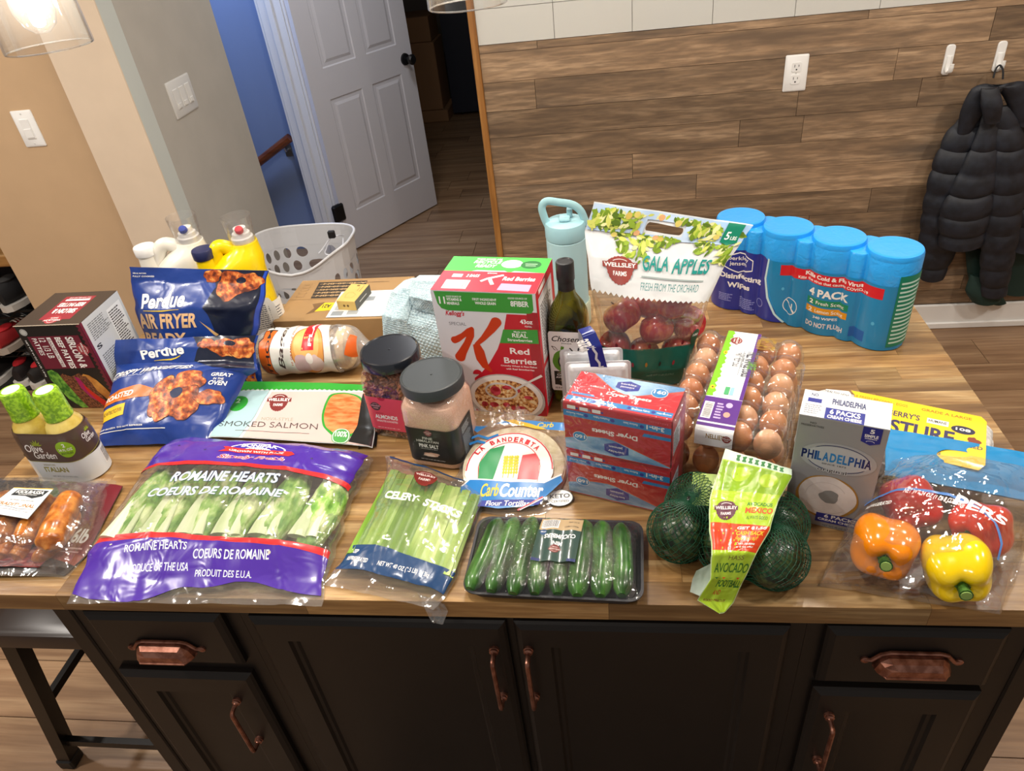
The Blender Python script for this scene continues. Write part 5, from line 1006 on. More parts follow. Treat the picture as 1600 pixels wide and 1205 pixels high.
art(t, 'bag_print', SP2, pclip([('p', [(.60, .996), (.64, .86), (.58, .74), (.72, .64), (.86, .60), (.985, .66), (.985, .996)], NB2)]+chick(.69, .90, .055, .06, 5)+chick(.80, .86, .10, .09, 6)+chick(.92, .86, .09, .10, 7)+[('e', .84, .90, .035, .03, NB2), ('t', 'Perdue', .22, .76, .32, .09, BW, .03, .25, 6), ('l', [(.30, .745), (.42, .755), (.50, .785)], [.004, .012, .004], M('#e9c531')),
 ('t', 'CRISPY WINGETTES', .02, .555, .56, .075, BW, .03, .2, 6), ('t', 'Fully cooked chicken wing sections', .03, .53, .36, .018, BW, .0, .1, 5), ('p', [(.0, .42), (.30, .46), (.48, .40), (.44, .34), (.10, .32), (.0, .30)], ORB), ('t', 'ROASTED', .02, .36, .26, .05, BW, .03, .15, 3), ('p', [(.01, .20), (.24, .22), (.24, .30), (.03, .28)], M('#e5b91f')), ('t', 'NO ANTIBIOTICS EVER!', .03, .235, .19, .025, DK, .01, 0, 3), ('t', 'KEEP FROZEN  DO NOT REFREEZE', .03, .115, .4, .016, BW), ('l', [(.03, .095), (.62, .09)], .005, BW),
 ('t', 'GREAT', .80, .50, .14, .030, BW, .03), ('t', 'IN THE', .83, .475, .07, .014, BW), ('t', 'OVEN', .81, .44, .12, .030, BW, .03)]+chick(.54, .34, .115, .15, 8)+chick(.66, .46, .12, .085, 9)+chick(.72, .28, .10, .13, 10)+chick(.87, .33, .095, .07, 11)+chick(.56, .22, .07, .07, 13)+[('e', .64, .35, .045, .055, M('#0e1c44'))]), .36, .34, nu=44, nv=48, base=.0009, step=.00004, world=True)
SP3 = rowsurf([(0, (-0.8328, 1.2340, 0.9240), (-0.7611, 1.2192, 0.9220), .004), (1, (-0.8363, 1.2579, 0.9700), (-0.7725, 1.2649, 0.9800), .002)], wr=.003, sd=4, bulge=.006, n=(0, -.5, 1))
gs = pack(t, 'gusset', SP3, NB1, 12, 14, th=.02, n=(0, -.5, 1))
art(gs, 'gusset_print', SP3, [('p', [(.02, .1), (.02, .96), (.50, .96)], M('#c9ccd6', .4))]+chick(.66, .42, .18, .26, 5)+[('r', .5, .1, .9, .14, BW)]+lines(.06, .45, .2, .4, 6, DK, 3), .1, .1, nu=8, nv=8, world=True)
# ---- smoked salmon
t = thing('salmon_pack', 'flat green-edged pack of smoked salmon behind the lettuce bag', 'salmon pack', (-.67, 1.13, H))
SS_ = rowsurf([(0, (-0.8108, 1.0516, 0.9320), (-0.4596, 1.0194, 0.9260)), (.25, (-0.8143, 1.0880, 0.9340), (-0.4653, 1.0631, 0.9280)), (.8, (-0.8262, 1.1818, 0.9380), (-0.4992, 1.1784, 0.9340)), (1, (-0.8333, 1.2286, 0.9420), (-0.5122, 1.2081, 0.9360))], bulge=.006, wr=.0012, sd=3, pu=.3)
pack(t, 'tray', rowsurf([(0, (-0.7971, 1.0607, 0.9240), (-0.4643, 1.0241, 0.9220)), (.3, (-0.7997, 1.0986, 0.9250), (-0.4727, 1.0773, 0.9230)), (1, (-0.8222, 1.2356, 0.9260), (-0.5201, 1.2064, 0.9240))], bulge=.004, wr=.0, sd=3), M('#17181a', .35), 20, 14, th=.003, label=None) if False else None
pack(t, 'sleeve', SS_, M('#d9dfe0', .3, coat=.4), 36, 26, th=.008)
sg = M('#2f9e34', .35); SAL = two('salmon_flesh', '#d8672b', '#ee9a5e', 30, .35, .4, .6, stretch=(1, 3, 1)); PKS = M('#dabdb6', .35)
def sc2(u): return .855+.012*(int(u*60) % 2)
art(t, 'print', SS_, pclip([('p', [(.22, .01), (.32, .84), (.995, .84), (.995, .01)], PKS), ('p', [(.01, .01), (.04, .86), (.30, .86), (.20, .01)], M('#a9c9cd', .35)), ('p', [(.0, .87)]+[(k/60, .865+.02*(k % 2)) for k in range(1, 60)]+[(.996, .87), (.996, .996), (.10, .996), (.05, .93), (.0, .996)], sg),
 ('e', .11, .62, .065, .13, sg), ('t', '2', .09, .62, .03, .08, M('#bfe3bd'), .03), ('t', 'NOVA-STYLE', .30, .36, .20, .05, M('#8f9a86'), .0), ('t', 'SMOKED SALMON', .04, .20, .62, .13, M('#3a3535'), -.005), ('l', [(.16, .13), (.62, .13)], .008, M('#6b5f5c')),
 ('p', blob(.82, .46, .145, .37, .03, s=3), sg), ('p', blob(.82, .46, .13, .33, .03, s=3), SAL), ('p', [(.995, .86), (.94, .80), (.90, .35), (.86, .05), (.995, .01)], M('#1a1b1c', .25, coat=.4)), ('e', .81, .12, .055, .13, M('#4aa14a')), ('t', '100%', .775, .11, .07, .08, WH, .02), ('o', .81, .12, .05, .12, .012, WH)])+crest(.385, .64, .15, .24/.1, M('#7b2f2c', .4), WH, tw=2.6), .24, .10, nu=36, nv=26, base=.0008, step=.00003, world=True)
pack(t, 'black_tray', rowsurf([(0, (-0.4896, 1.0220, 0.9210), (-0.4554, 1.0288, 0.9210)), (.5, (-0.5062, 1.1130, 0.9230), (-0.4709, 1.1119, 0.9230)), (1, (-0.5265, 1.2080, 0.9230), (-0.5035, 1.2070, 0.9230))], bulge=.007, wr=.0005, sd=3), M('#17181a', .3, coat=.3), 12, 14, th=.003)
# ---- bagels
a0 = Vector((-0.7741, 1.3013, 0.9730)); a1 = Vector((-0.5601, 1.3092, 0.9730)); bx = (a1-a0); BL_ = bx.length; bd_ = bx.normalized(); bs = Vector((-bd_.y, bd_.x, 0))
t = thing('bagel_bag', 'plastic bag of plain bagels lying in front of the cardboard box', 'bagel bag', ((a0+a1)/2-Vector((0, 0, .05))))
BG = two('bagel_crust', '#c79a5e', '#e8cb98', 22, .55, .35, .65, rnd=5)
for i in range(5):
    c = a0+bx*(.10+.195*i); q = Vector((0, 0, 1)).rotation_difference(bd_+Vector((0, .05*((i % 2)-.5), 0)))
    vf = ([c+q @ Vector((math.cos(a)*(.032+.0165*math.cos(b)), math.sin(a)*(.032+.0165*math.cos(b)), .0155*math.sin(b))) for a in [2*PI*k/24 for k in range(24)] for b in [2*PI*k/10 for k in range(10)]], [(i_*10+j, ((i_+1) % 24)*10+j, ((i_+1) % 24)*10+(j+1) % 10, i_*10+(j+1) % 10) for i_ in range(24) for j in range(10)])
    solo('bagel', '%s bagel from the left in the bagel bag' % ['first', 'second', 'middle', 'fourth', 'last'][i], 'bagel', vf, BG, 'bagels in the bag')
def SBG(u, v, o):
    th_ = -PI*.48+v*PI*1.25; x = u
    rad = .0515*(1-max(0, (abs(2*x-1)-.72)/.28)**2*.40)+.0018*nz(u, v, 7, 3)+.0010*nz(u, v, 17, 4)+.0012*math.cos(u*PI*10)
    c = a0-bd_*.012+bx*(x*1.10)
    y_ = -math.cos(th_ if th_ < PI/2 else th_)*(rad+o)*1.02
    z_ = math.sin(th_)*(rad+o)
    p = c+bs*y_+Vector((0, 0, z_)); p.z = max(p.z, H+.0012+o)
    return p
BF = film('bagel_film', .22, .08, .4, .1, cr=.5, cs=24)
part(t, 'bag', grid(SBG, 44, 40, 0, 0, 1, -.32, 1.28), BF, world=True)
e0 = [SBG(1, -.32+1.6*k/24, 0) for k in range(25)]; ce = a1+bd_*.035+Vector((0, 0, .004))
part(t, 'twisted_end', loft([e0, [p.lerp(ce, .55) for p in e0], [p.lerp(ce, .88)+bd_*.004 for p in e0], [p.lerp(ce+bd_*.02, .7)+bd_*.018 for p in e0]], False, False), BF, world=True)
part(t, 'end_fold', loft([[SBG(0, -.32+1.6*k/24, 0) for k in range(25)], [SBG(0, -.32+1.6*k/24, 0).lerp(a0-bd_*.02, .6) for k in range(25)], [SBG(0, -.32+1.6*k/24, 0).lerp(a0-bd_*.02, .95) for k in range(25)]], False, False), BF, world=True)
OR = M('#dd6420', .35); WB = M('#e6e4dd', .32, coat=.3, crinkle=.4, cs=20)
art(t, 'bag_print', SBG, [('p', [(.06, .10), (.30, -.02), (.60, .0), (.80, .05), (.78, .55), (.72, .98), (.50, 1.02), (.15, .85), (.08, .5)], WB), ('p', [(.09, .20), (.21, .20), (.20, .55), (.25, .80), (.13, .80), (.12, .70), (.08, .66)], M('#4b2b1c')), ('p', [(.095, .22), (.205, .22), (.195, .55), (.242, .78), (.14, .78), (.13, .68), (.09, .64)], OR), ('t', "THOMAS'", .185, .24, .50*.17/.096*.56, .06, DK, .01, 0, 86),
 ('t', 'Bagels', .33, .30, .40, .11, M('#3b2723'), .02, .25, 84), ('t', '10 GRAMS OF PROTEIN', .405, .36, .34, .030, M('#b8561c'), .02, 0, 84), ('e', .56, .52, .155, .32, M('#a8622a')), ('e', .56, .52, .148, .305, M('#dd9b4c', .4)), ('e', .55, .58, .12, .22, M('#e9b56b', .4)), ('p', blob(.50, .36, .085, .12, .06, s=3), M('#cdaeb0', .4)), ('p', blob(.62, .36, .07, .11, .06, s=4), M('#dcc3bf', .4)), ('e', .57, .43, .035, .06, M('#efe6e0', .4)),
 ('p', [(.50, .52), (.62, .52), (.64, .95), (.54, .97), (.52, .7)], M('#d6202b', .35)), ('t', 'PLAIN', .60, .56, .30, .055, WH, .03, 0, 84), ('p', [(.18, .03), (.40, .06), (.44, .13), (.24, .14), (.17, .12)], OR), ('t', "THOMAS'", .21, .065, .19, .05, DK), ('p', [(.40, -.02), (.52, -.02), (.52, .03), (.44, .05)], M('#d6202b', .35)), ('p', [(.90, .45), (1, .35), (1, .72), (.95, .70)], OR)]+[('l', [(.76+.01*k, .72+.03*k), (.78+.012*k, .78), (.77+.01*k, .84)], .008, M('#6b6156')) for k in range(5)], .19, .115, nu=44, nv=25, base=.0010, step=.00004, world=True)
# ---- tortillas
TC = Vector((-0.1774, 0.9498, 0.9420)); TR_ = .0935
t = thing('tortilla_pack', 'round pack of flour tortillas in printed film, in front of the cereal box', 'tortilla pack', TC-Vector((0, 0, .022)))
def ST(u, v, o):
    x = (u-.5)*2*TR_; y = (v-.5)*2*TR_*1.06; r_ = math.hypot(x, y)/TR_
    z_ = .010+.028*max(v, 0)**1.4+.004*(1-min(r_, 1)**4)+.0012*nz(u, v, 6, 2)
    return Vector((TC.x+x, TC.y+y*.98, H+z_+o))
TO = two('tortilla', '#d9c9a2', '#efe4c6', 60, .8, .4, .62)
Rt = random.Random(3)
for i in range(6):
    dz = -.0007-.0026*i; dx, dy = Rt.uniform(-.003, .003), Rt.uniform(-.003, .003)
    rim = [[ST(.5+.485*f_*math.cos(a), .5+.455*f_*math.sin(a), dz-q)+Vector((dx, dy, 0)) for a in [2*PI*k/40 for k in range(40)]] for f_, q in ((.02, 0), (.5, 0), (.97, 0), (1, .0008), (.97, .0018), (.5, .0018))]
    vf = loft(rim); vf = ([Vector((v.x, v.y, max(v.z, H+.0012+.0002*(6-i)))) for v in vf[0]], vf[1])
    solo('flour_tortilla', '%s flour tortilla of the round stack' % ['topmost', 'second', 'third', 'fourth', 'fifth', 'lowest'][i], 'tortilla', vf, TO, 'tortillas in the pack')
def bagring(f_, o, amp): return [ST(.5+(.5*f_+amp*nz(math.cos(a)*2, math.sin(a)*2, 2.2, 4))*math.cos(a), .5+(.475*f_+amp*nz(math.cos(a)*2, math.sin(a)*2, 2.2, 4)+(.05*f_**8 if math.sin(a) > .6 else 0))*math.sin(a), o) for a in [2*PI*k/64 for k in range(64)]]
part(t, 'film', (lambda vf: ([Vector((v.x, v.y, max(v.z, H+.001))) for v in vf[0]], vf[1]))(loft([bagring(.02, .0016, 0), bagring(.5, .0016, 0), bagring(.97, .0016, 0), bagring(1.06, -.004, .02), bagring(1.13, -.010, .05), bagring(1.16, -.013, .07), bagring(1.04, -.018, .02)], caps=False)), FILM, world=True)
part(t, 'film_ruffle', (lambda vf: vf)(grid(lambda u, v, o: ST(.02+.55*u, .93+.17*v, .006+.012*v+.006*math.sin(u*38)*v+.003*nz(u, v, 12, 2)), 60, 10)), FILM, world=True)
BLb = M('#1c78c0', .3, coat=.3); RE = M('#c8202e', .3)
cl_ = lambda l: [('p', [(x, y) for x, y in i[1]], i[2]) if i[0] == 'p' else i for i in l]
art(t, 'film_print', ST, [('p', ar(.46, .42, .42, .44, -.1, PI+.1)[::1]+[(.10, .26), (.84, .26)], M('#f0efea', .35)), ('l', ar(.46, .42, .41, .43, .0, PI), .013, RE), ('p', ar(.46, .42, .30, .32, .1, PI-.1)+[(.18, .28), (.74, .28)], RE), ('p', ar(.46, .42, .292, .31, .12, PI-.12)+[(.185, .285), (.735, .285)], M('#efeee8', .35)),
 ('p', [(.18, .30), (.17, .50), (.26, .66), (.40, .70), (.36, .50), (.32, .30)], M('#1b8a4e', .35)), ('p', [(.74, .30), (.75, .52), (.70, .60), (.58, .58), (.56, .44), (.55, .30)], RE)]
 +[('l', [(.41+.05*k, .32), (.42+.05*k, .45), (.43+.05*k, .58)], .008, M('#c9b52a')) for k in range(3)]+[('e', .425+.05*k+s*.012, .38+.035*j, .012, .018, M('#c9c52a')) for k in range(3) for j in range(6) for s in (-1, 1)]
 +[('p', [(.02, .24), (.10, .32), (.50, .28), (.80, .27), (.95, .36), (.97, .30), (.80, .10), (.72, .02), (.40, -.01), (.16, .03), (.04, .14)], BLb), ('l', [(.03, .25), (.10, .32), (.50, .28), (.80, .27), (.96, .37)], .014, WH), ('t', 'Carb', .22, .12, .17, .14, M('#d8c23a'), .02, .3), ('t', 'Counter', .40, .11, .40, .15, WH, .03, .25), ('p', [(.20, .01), (.76, .03), (.80, .09), (.24, .08)], M('#1d2f8f')), ('t', 'Flour Tortillas', .28, .02, .40, .055, WH, .015, .2),
 ('l', [(.58, -.03), (.70, .05), (.80, .12)], .02, RE), ('l', [(.60, -.03), (.72, .05), (.82, .12)], .008, WH), ('p', [(.28, .985), (.40, 1.03), (.96, .98), (.98, .88), (.80, .90), (.55, .97)], BLb), ('p', [(.36, 1.02), (.50, .96), (.68, .91), (.80, .90), (.66, .96), (.46, 1.03)], M('#e3b52d')), ('t', 'Carb', .70, .925, .16, .06, M('#d8c23a'), .02, .3), ('p', [(.0, .96), (.10, .88), (.20, .96)], BLb), ('l', [(.02, .80), (.12, .84), (.22, .80), (.32, .84)], .03, BLb), ('l', [(.04, .74), (.12, .77), (.20, .74)], .03, BLb)]
 +[('t', ch, .46+.355*math.cos(a)-.018, .42+.345*math.sin(a)-.02, .042, .06, RE, .04, 0, math.degrees(a)-90) for ch, a in zip('LA BANDERITA', [2.55-.155*k for k in range(12)]) if ch != ' '], 1, 1, nu=34, nv=34, base=.0026, step=.00003, world=True)
SK = face(TC+Vector((.060, -.088, -.0195)), TC+Vector((.110, -.084, -.0195)), TC+Vector((.057, -.050, -.014)), (0, 0, 1))
art(t, 'keto_sticker', SK, [('e', .5, .5, .46, .46, M('#23262a')), ('e', .5, .5, .43, .43, M('#e9ebe8', .35)), ('t', 'KETO', .16, .48, .68, .24, DK, .03), ('t', 'CERTIFIED', .2, .25, .6, .12, DK, .02)], .05, .036, world=True, label='round white keto sticker')
# ---- sausages on a meat pack
t = thing('meat_pack', 'maroon-labelled flat pack of sliced meat under the sausages, front left corner', 'meat pack', (-1.0053, 0.8108, 0.9200))
SM_ = rowsurf([(0, (-1.2188, 0.6982, 0.9230), (-0.9115, 0.7089, 0.9230)), (.3, (-1.2336, 0.7602, 0.9250), (-0.8970, 0.7520, 0.9240)), (1, (-1.2986, 0.9371, 0.9260), (-0.9254, 0.9198, 0.9250))], bulge=.008, wr=.0015, sd=4, pu=.3)
pack(t, 'card', SM_, M('#241d1c', .35), 30, 24, floor=True)
MEA = two('sliced_meat', '#5e1a1c', '#9c3a36', 26, .3, .38, .66, c3='#cf9a8c', bm=.6, stretch=(1, 2.5, 1), coat=.5, dist=1.5)
SM2 = lambda u, v, o: SM_(.04+.80*u, .08+.7*v, o+.003+.004*max(0, math.sin(PI*u))*1+.0015*nz(u, v, 11, 3))
part(t, 'meat_slices', grid(SM2, 40, 24), MEA, world=True)
MR2 = M('#6d1523', .35)
art(t, 'card_print', SM_, [('p', [(.60, .999), (.999, .999), (.999, .25), (.86, .25), (.80, .6)], MR2), ('t', '6lb', .885, .42, .085, .13, WH, .03, .2), ('p', [(.84, .20), (.999, .14), (.999, .26), (.86, .30)], M('#8a3a26', .4)), ('l', [(.86, .36), (.97, .36)], .02, M('#c9a3a0')), ('l', [(.86, .31), (.96, .31)], .02, M('#c9a3a0')), ('e', .80, .05, .03, .05, M('#8f9aa0'))], .25, .15, nu=30, nv=24, base=.0006, world=True)
pack(t, 'vacuum_film', rowsurf([(0, (-1.2228, 0.6949, 0.9220), (-0.9036, 0.7032, 0.9220)), (.35, (-1.2251, 0.7550, 0.9310), (-0.8928, 0.7760, 0.9260)), (1, (-1.2838, 0.9234, 0.9320), (-0.9448, 0.9319, 0.9270))], bulge=.010, wr=.003, sd=9, pu=.3, fold=.001), film('vacuum_film2', .02, .06, .38, .08, cr=.35, cs=22), 30, 24, th=.001)
t = thing('sausage_pack', 'clear pack of traditional smoked sausages lying on the meat pack, front left corner', 'sausage pack', (-1.0416, 0.8263, 0.9200))
t.location.z = H+.018; INV[t] = Matrix.Translation(t.location).inverted()
VF = film('vacuum_film', .02, .06, .38, .08, cr=.35, cs=22)
SAU = two('smoked_sausage', '#96501c', '#bd6d28', 60, .28, .34, .62, c3='#d68e42', bm=.35, coat=.6, detail=5)
sp_ = [((112,764,.040), (95,800,.044), (72,836,.040), (64,862,.036), .0165), ((74,768,.040), (62,800,.044), (46,830,.040), (38,852,.036), .0150), ((38,770,.040), (24,800,.043), (10,828,.038), (4,850,.034), .0145), ((0,772,.040), (-14,800,.042), (-26,828,.038), (-32,850,.034), .0145)]
sp_ = [(((-0.9743, 0.8607, 0.9600)), ((-0.9608, 0.8132, 0.9630)), ((-0.9491, 0.7635, 0.9620)), ((-0.9417, 0.7387, 0.9580)), .0225, 'long sausage at the right end of the sausage pack'), (((-1.0238, 0.8578, 0.9600)), ((-1.0100, 0.8102, 0.9630)), ((-1.0027, 0.7700, 0.9610)), ((-0.9976, 0.7486, 0.9560)), .0188, 'sausage beside the white label, second from the right end'),
 (((-1.0681, 0.8581, 0.9600)), ((-1.0528, 0.8103, 0.9630)), ((-1.0466, 0.7729, 0.9610)), ((-1.0430, 0.7541, 0.9560)), .0188, 'sausage under the white label, third from the right end'), (((-1.1125, 0.8691, 0.9560)), ((-1.0896, 0.8164, 0.9600)), ((-1.0815, 0.7765, 0.9570)), ((-1.0791, 0.7556, 0.9510)), .0188, 'sausage at the left photo edge, in the upper layer')]
sp_ += [(((-0.9602, 0.8367, 0.9420)), ((-0.9505, 0.7906, 0.9420)), ((-0.9551, 0.7517, 0.9400)), ((-0.9744, 0.7300, 0.9390)), .0125, 'thin sausage in the lower layer, tip at the right'), (((-1.0092, 0.7611, 0.9420)), ((-1.0076, 0.7476, 0.9410)), ((-1.0080, 0.7372, 0.9400)), ((-1.0090, 0.7311, 0.9390)), .0135, 'short sausage tip in the lower layer, second from the right'), (((-1.0412, 0.7609, 0.9420)), ((-1.0389, 0.7503, 0.9410)), ((-1.0379, 0.7398, 0.9400)), ((-1.0377, 0.7323, 0.9390)), .0135, 'short sausage tip in the lower layer, third from the right')]
for a, b, c, d, r_, lb in sp_:
    pts = spline([a, b, c, d], 9); n = len(pts); rr_ = [r_*max(.20, 1-abs(2*k/(n-1)-1)**9)**.5*(1+.03*math.sin(k*.9)) for k in range(n)]
    e0_ = pts[0]-(pts[1]-pts[0]).normalized()*r_*.22; e1_ = pts[-1]+(pts[-1]-pts[-2]).normalized()*r_*.22
    solo('sausage', lb, 'sausage', tube([e0_]+pts+[e1_], [r_*.15]+rr_+[r_*.15], 18), SAU, 'smoked sausages in the pack')
SSA = rowsurf([(0, (-1.1784, 0.7207, 0.9380), (-0.9037, 0.7142, 0.9360), .002), (.15, (-1.1837, 0.7359, 0.9400), (-0.9051, 0.7398, 0.9380), .036), (.5, (-1.2152, 0.8056, 0.9420), (-0.9073, 0.7985, 0.9400), .046), (.85, (-1.2629, 0.8881, 0.9420), (-0.9419, 0.8841, 0.9400), .042), (1, (-1.2893, 0.9258, 0.9400), (-0.9516, 0.9204, 0.9380), .004)], pu=.35, wr=.003, ws=8, sd=7, fold=.0015)
pack(t, 'vacuum_film', SSA, VF, 40, 30, th=.002)
SLB = rowsurf([(0, (-1.0857, 0.7890, 0.9915), (-0.9842, 0.7708, 0.9915)), (1, (-1.0719, 0.8525, 0.9880), (-0.9888, 0.8484, 0.9880))], wr=.001, sd=2)
art(t, 'label', SLB, [('r', 0, 0, 1, 1, M('#5a5f60')), ('r', .015, .012, .985, .988, M('#eceff0', .35)), ('r', .015, .95, .985, .988, M('#e3b52d')), ('p', [(.14, .66), (.18, .88), (.5, .90), (.94, .88), (.88, .68), (.7, .60), (.5, .66)], M('#1d2226')), ('t', 'KIOLBASSA', .20, .74, .66, .11, WH, .03, .1), ('t', 'PROVISION COMPANY', .3, .69, .45, .03, WH), ('t', 'TRADITIONAL', .06, .36, .86, .09, M('#a8732a'), .03), ('l', [(.08, .32), (.3, .34), (.6, .30), (.92, .33)], .012, DK), ('l', [(.1, .24), (.4, .26), (.9, .23)], .01, DK), ('t', 'SMOKED SAUSAGE', .2, .52, .6, .03, DK), ('l', [(.1, .14), (.5, .16), (.9, .13)], .008, DK)], .07, .06, nu=6, nv=6, base=.0006, step=.00004, world=True, label='white label')
# ---- gala apples in a stand-up bag
t = thing('apple_bag', 'stand-up bag of gala apples with an orchard print and hand hole', 'apple bag', (.07, 1.23, H))
NA = (0, -1, .12)
SAp = rowsurf([(0, (-0.0071, 1.2050, 0.9220), (0.1341, 1.2119, 0.9220), .008), (.16, (-0.0136, 1.2050, 0.9698), (0.1494, 1.2050, 0.9670), .020), (.30, (-0.0217, 1.2080, 1.0379), (0.1660, 1.2080, 1.0417), .028), (.48, (-0.0334, 1.2200, 1.1256), (0.1830, 1.2200, 1.1068), .022), (.68, (-0.0406, 1.2500, 1.1941), (0.2133, 1.2500, 1.1669), .012), (.82, (-0.0440, 1.2700, 1.2344), (0.2417, 1.2700, 1.1945), .004), (1, (-0.0244, 1.2850, 1.2847), (0.2624, 1.2850, 1.2220), .0)], wr=.0035, ws=4, sd=3, n=NA, edge=.003, pu=.6)
HX0, HX1, HY = .375, .60, .885
SKYB = two('sky_print', '#9fc3ea', '#cfe0f2', 9, .3, .35, .6, coat=.4); LEAFP = two('orchard_print', '#3f5a14', '#8fae2e', 85, .35, .32, .62, c3='#dbe08a', coat=.35, detail=5)
FW = M('#dde1e3', .28, coat=.4, crinkle=.5, cs=14); TEL = M('#0c7468', .28, coat=.35, crinkle=.5, cs=16)
def holed(S, o, v0, a0_, a1_, b0, b1, x0, x1, mid_, hr):
    """printed header with a stadium-shaped hand hole"""
    n = 64; R0, R1 = [], []
    cx_ = (x0+x1)/2; asp = 1.35
    for k in range(n):
        t_ = 2*PI*(k+.5)/n; c, s_ = math.cos(t_), math.sin(t_); rx = hr/asp; hx = (x1-x0)/2-rx
        u = cx_+math.copysign(hx, c)*min(1, abs(c)*3)+rx*c; R0.append((u, mid_(u)+hr*s_))
        dx, dy = u-cx_, hr*s_; q = min((a1_-cx_)/max(abs(dx), 1e-6), ((b1-b0)/2)/max(abs(dy), 1e-6)); R1.append((cx_+dx*q, (b0+b1)/2+dy*q))
    rings = [[V3(S(p[0]+(r_[0]-p[0])*f, p[1]+(r_[1]-p[1])*f, o)) for p, r_ in zip(R0, R1)] for f in (0, .25, .5, .75, 1)]
    return join(loft(rings, False), grid(S, 24, 60, o, 0, a0_, v0, 1), grid(S, 24, 60, o, a1_, 1, v0, 1), grid(S, 16, 30, o, a0_, a1_, v0, b0), grid(S, 16, 8, o, a0_, a1_, b1, 1), grid(S, 2, 14, o, a0_, a0_+.0005, b0, b1))
hd = part(t, 'printed_header', join(holed(SAp, 0, .53, HX0-.02, HX1+.02, HY-.055, HY+.055, HX0-.008, HX1+.008, lambda u: HY-.06*(u-.5), .028), holed(SAp, -.004, .53, HX0-.02, HX1+.02, HY-.055, HY+.055, HX0-.008, HX1+.008, lambda u: HY-.06*(u-.5), .028)), FW, world=True)
part(t, 'clear_window', join(grid(SAp, 40, 24, 0, 0, 1, .255, .53)), FILM, world=True)
part(t, 'teal_base', join(grid(SAp, 30, 16, 0, 0, 1, 0, .26), grid(lambda u, v, o: SAp(u, 0, 0)+Vector((0, .10*v, -.0005)), 10, 3)), TEL, world=True)
part(t, 'back_panel', grid(lambda u, v, o: SAp(u, v, 0)+Vector((0, .005+.075*math.sin(PI*min(1, (1-v)*.9+.08))**.8*max(.0, 1-v*1.02), 0)), 24, 24, 0, 0, 1, 0, .5), FILM, world=True)
for s in (0, 1): part(t, 'side_gusset', grid(lambda u, v, o: SAp(s, v, 0).lerp(SAp(s, v, 0)+Vector((0, .005+.075*math.sin(PI*min(1, (1-v)*.9+.08))**.8*max(0, 1-v*1.02), 0)), u), 4, 20, 0, 0, 1, 0, .5), FILM, world=True)
zz = [('p', [(0.003, .58)]+[(.004+.992*k/44, .515-.05*k/44+.018*(k % 2)) for k in range(45)]+[(.997, .58)], FW)]
Ra = random.Random(8); lf = []
def inhole(x, y, r_): return abs(y-(HY-.06*(x-.5))) < .028+r_*1.2 and HX0-.03-r_ < x < HX1+.03+r_
for k in range(560):
    x = Ra.uniform(.02, .98); low = .80+.07*math.sin(x*9+1)-(.12 if x > .72 else 0)-(.07 if .18 < x < .42 else 0); y = 1-Ra.random()**1.1*(1-low)
    r_ = Ra.uniform(.014, .034)
    if inhole(x, y, r_) or y > .985-r_ or (.83 < x < .97 and y > .82): continue
    a_ = Ra.uniform(0, PI); c_, s_ = math.cos(a_), math.sin(a_); lf.append(('p', [(x+(qx*c_-qy*s_)*r_*1.2, y+(qx*s_+qy*c_)*r_*1.3) for qx, qy in ((-1, 0), (-.3, .42), (.4, .38), (1, 0), (.3, -.42), (-.4, -.34))], M(Ra.choice(['#6f8d22', '#8fae36', '#b3c54c', '#54701d', '#ccd26a', '#7b9a2b', '#dfe0a2']), .3, coat=.3)))
for k in range(14):
    x = Ra.uniform(.05, .95); y = Ra.uniform(.80, .96)
    if not inhole(x, y, .02) and not (.83 < x < .97): lf.append(('e', x, y, .020, .022, M(Ra.choice(['#c9b25a', '#d9a877', '#cfc06a']), .3)))
skyp = [('r', .003, .845, .36, .995, SKYB), ('r', .61, .80, .997, .995, SKYB), ('r', .36, .935, .61, .995, SKYB), ('r', .36, .80, .61, .845, SKYB)]
aa = skyp+lf+zz+[('p', [(.85, .998), (.955, .998), (.965, .83), (.91, .80), (.855, .83)], M('#0c7d62', .3, coat=.3)), ('t', '5', .872, .86, .028, .06, WH, .02), ('t', 'LBS', .91, .86, .040, .03, WH, .01), ('t', 'GALA', .40, .625, .19, .095, M('#1b8f88', .35), .015), ('t', 'APPLES', .62, .615, .27, .095, M('#1b8f88', .35), .015), ('l', [(.40, .60), (.88, .585)], .006, M('#9aa8a8')), ('t', 'FRESH FROM THE ORCHARD', .40, .545, .46, .032, M('#4b8f90'), .0, 0, -1)]+crest(.235, .635, .075, .24/.33, M('#93413a', .35), WH, tw=2.5)
aa += [('e', .17+.155*k, .20, .014, .010, M(['#3a2420', '#9c3446', '#b3843a', '#22302e', '#9c3446'][k], .4)) for k in range(5)]+[('e', .16+.17*k, .275, .015, .010, M('#7a1f2c', .4)) for k in range(5)]+[('t', 'NET WT 5 LB (2.27kg)', .50, .10, .34, .02, M('#7fb9ae')), ('p', blob(.955, .30, .04, .045, .02, s=2), M('#1f5540', .4)), ('t', '100', .93, .30, .05, .02, WH, .02)]
art(t, 'bag_print', SAp, aa, .24, .33, nu=50, nv=66, base=.0020, step=.00001, world=True)
AP1 = None
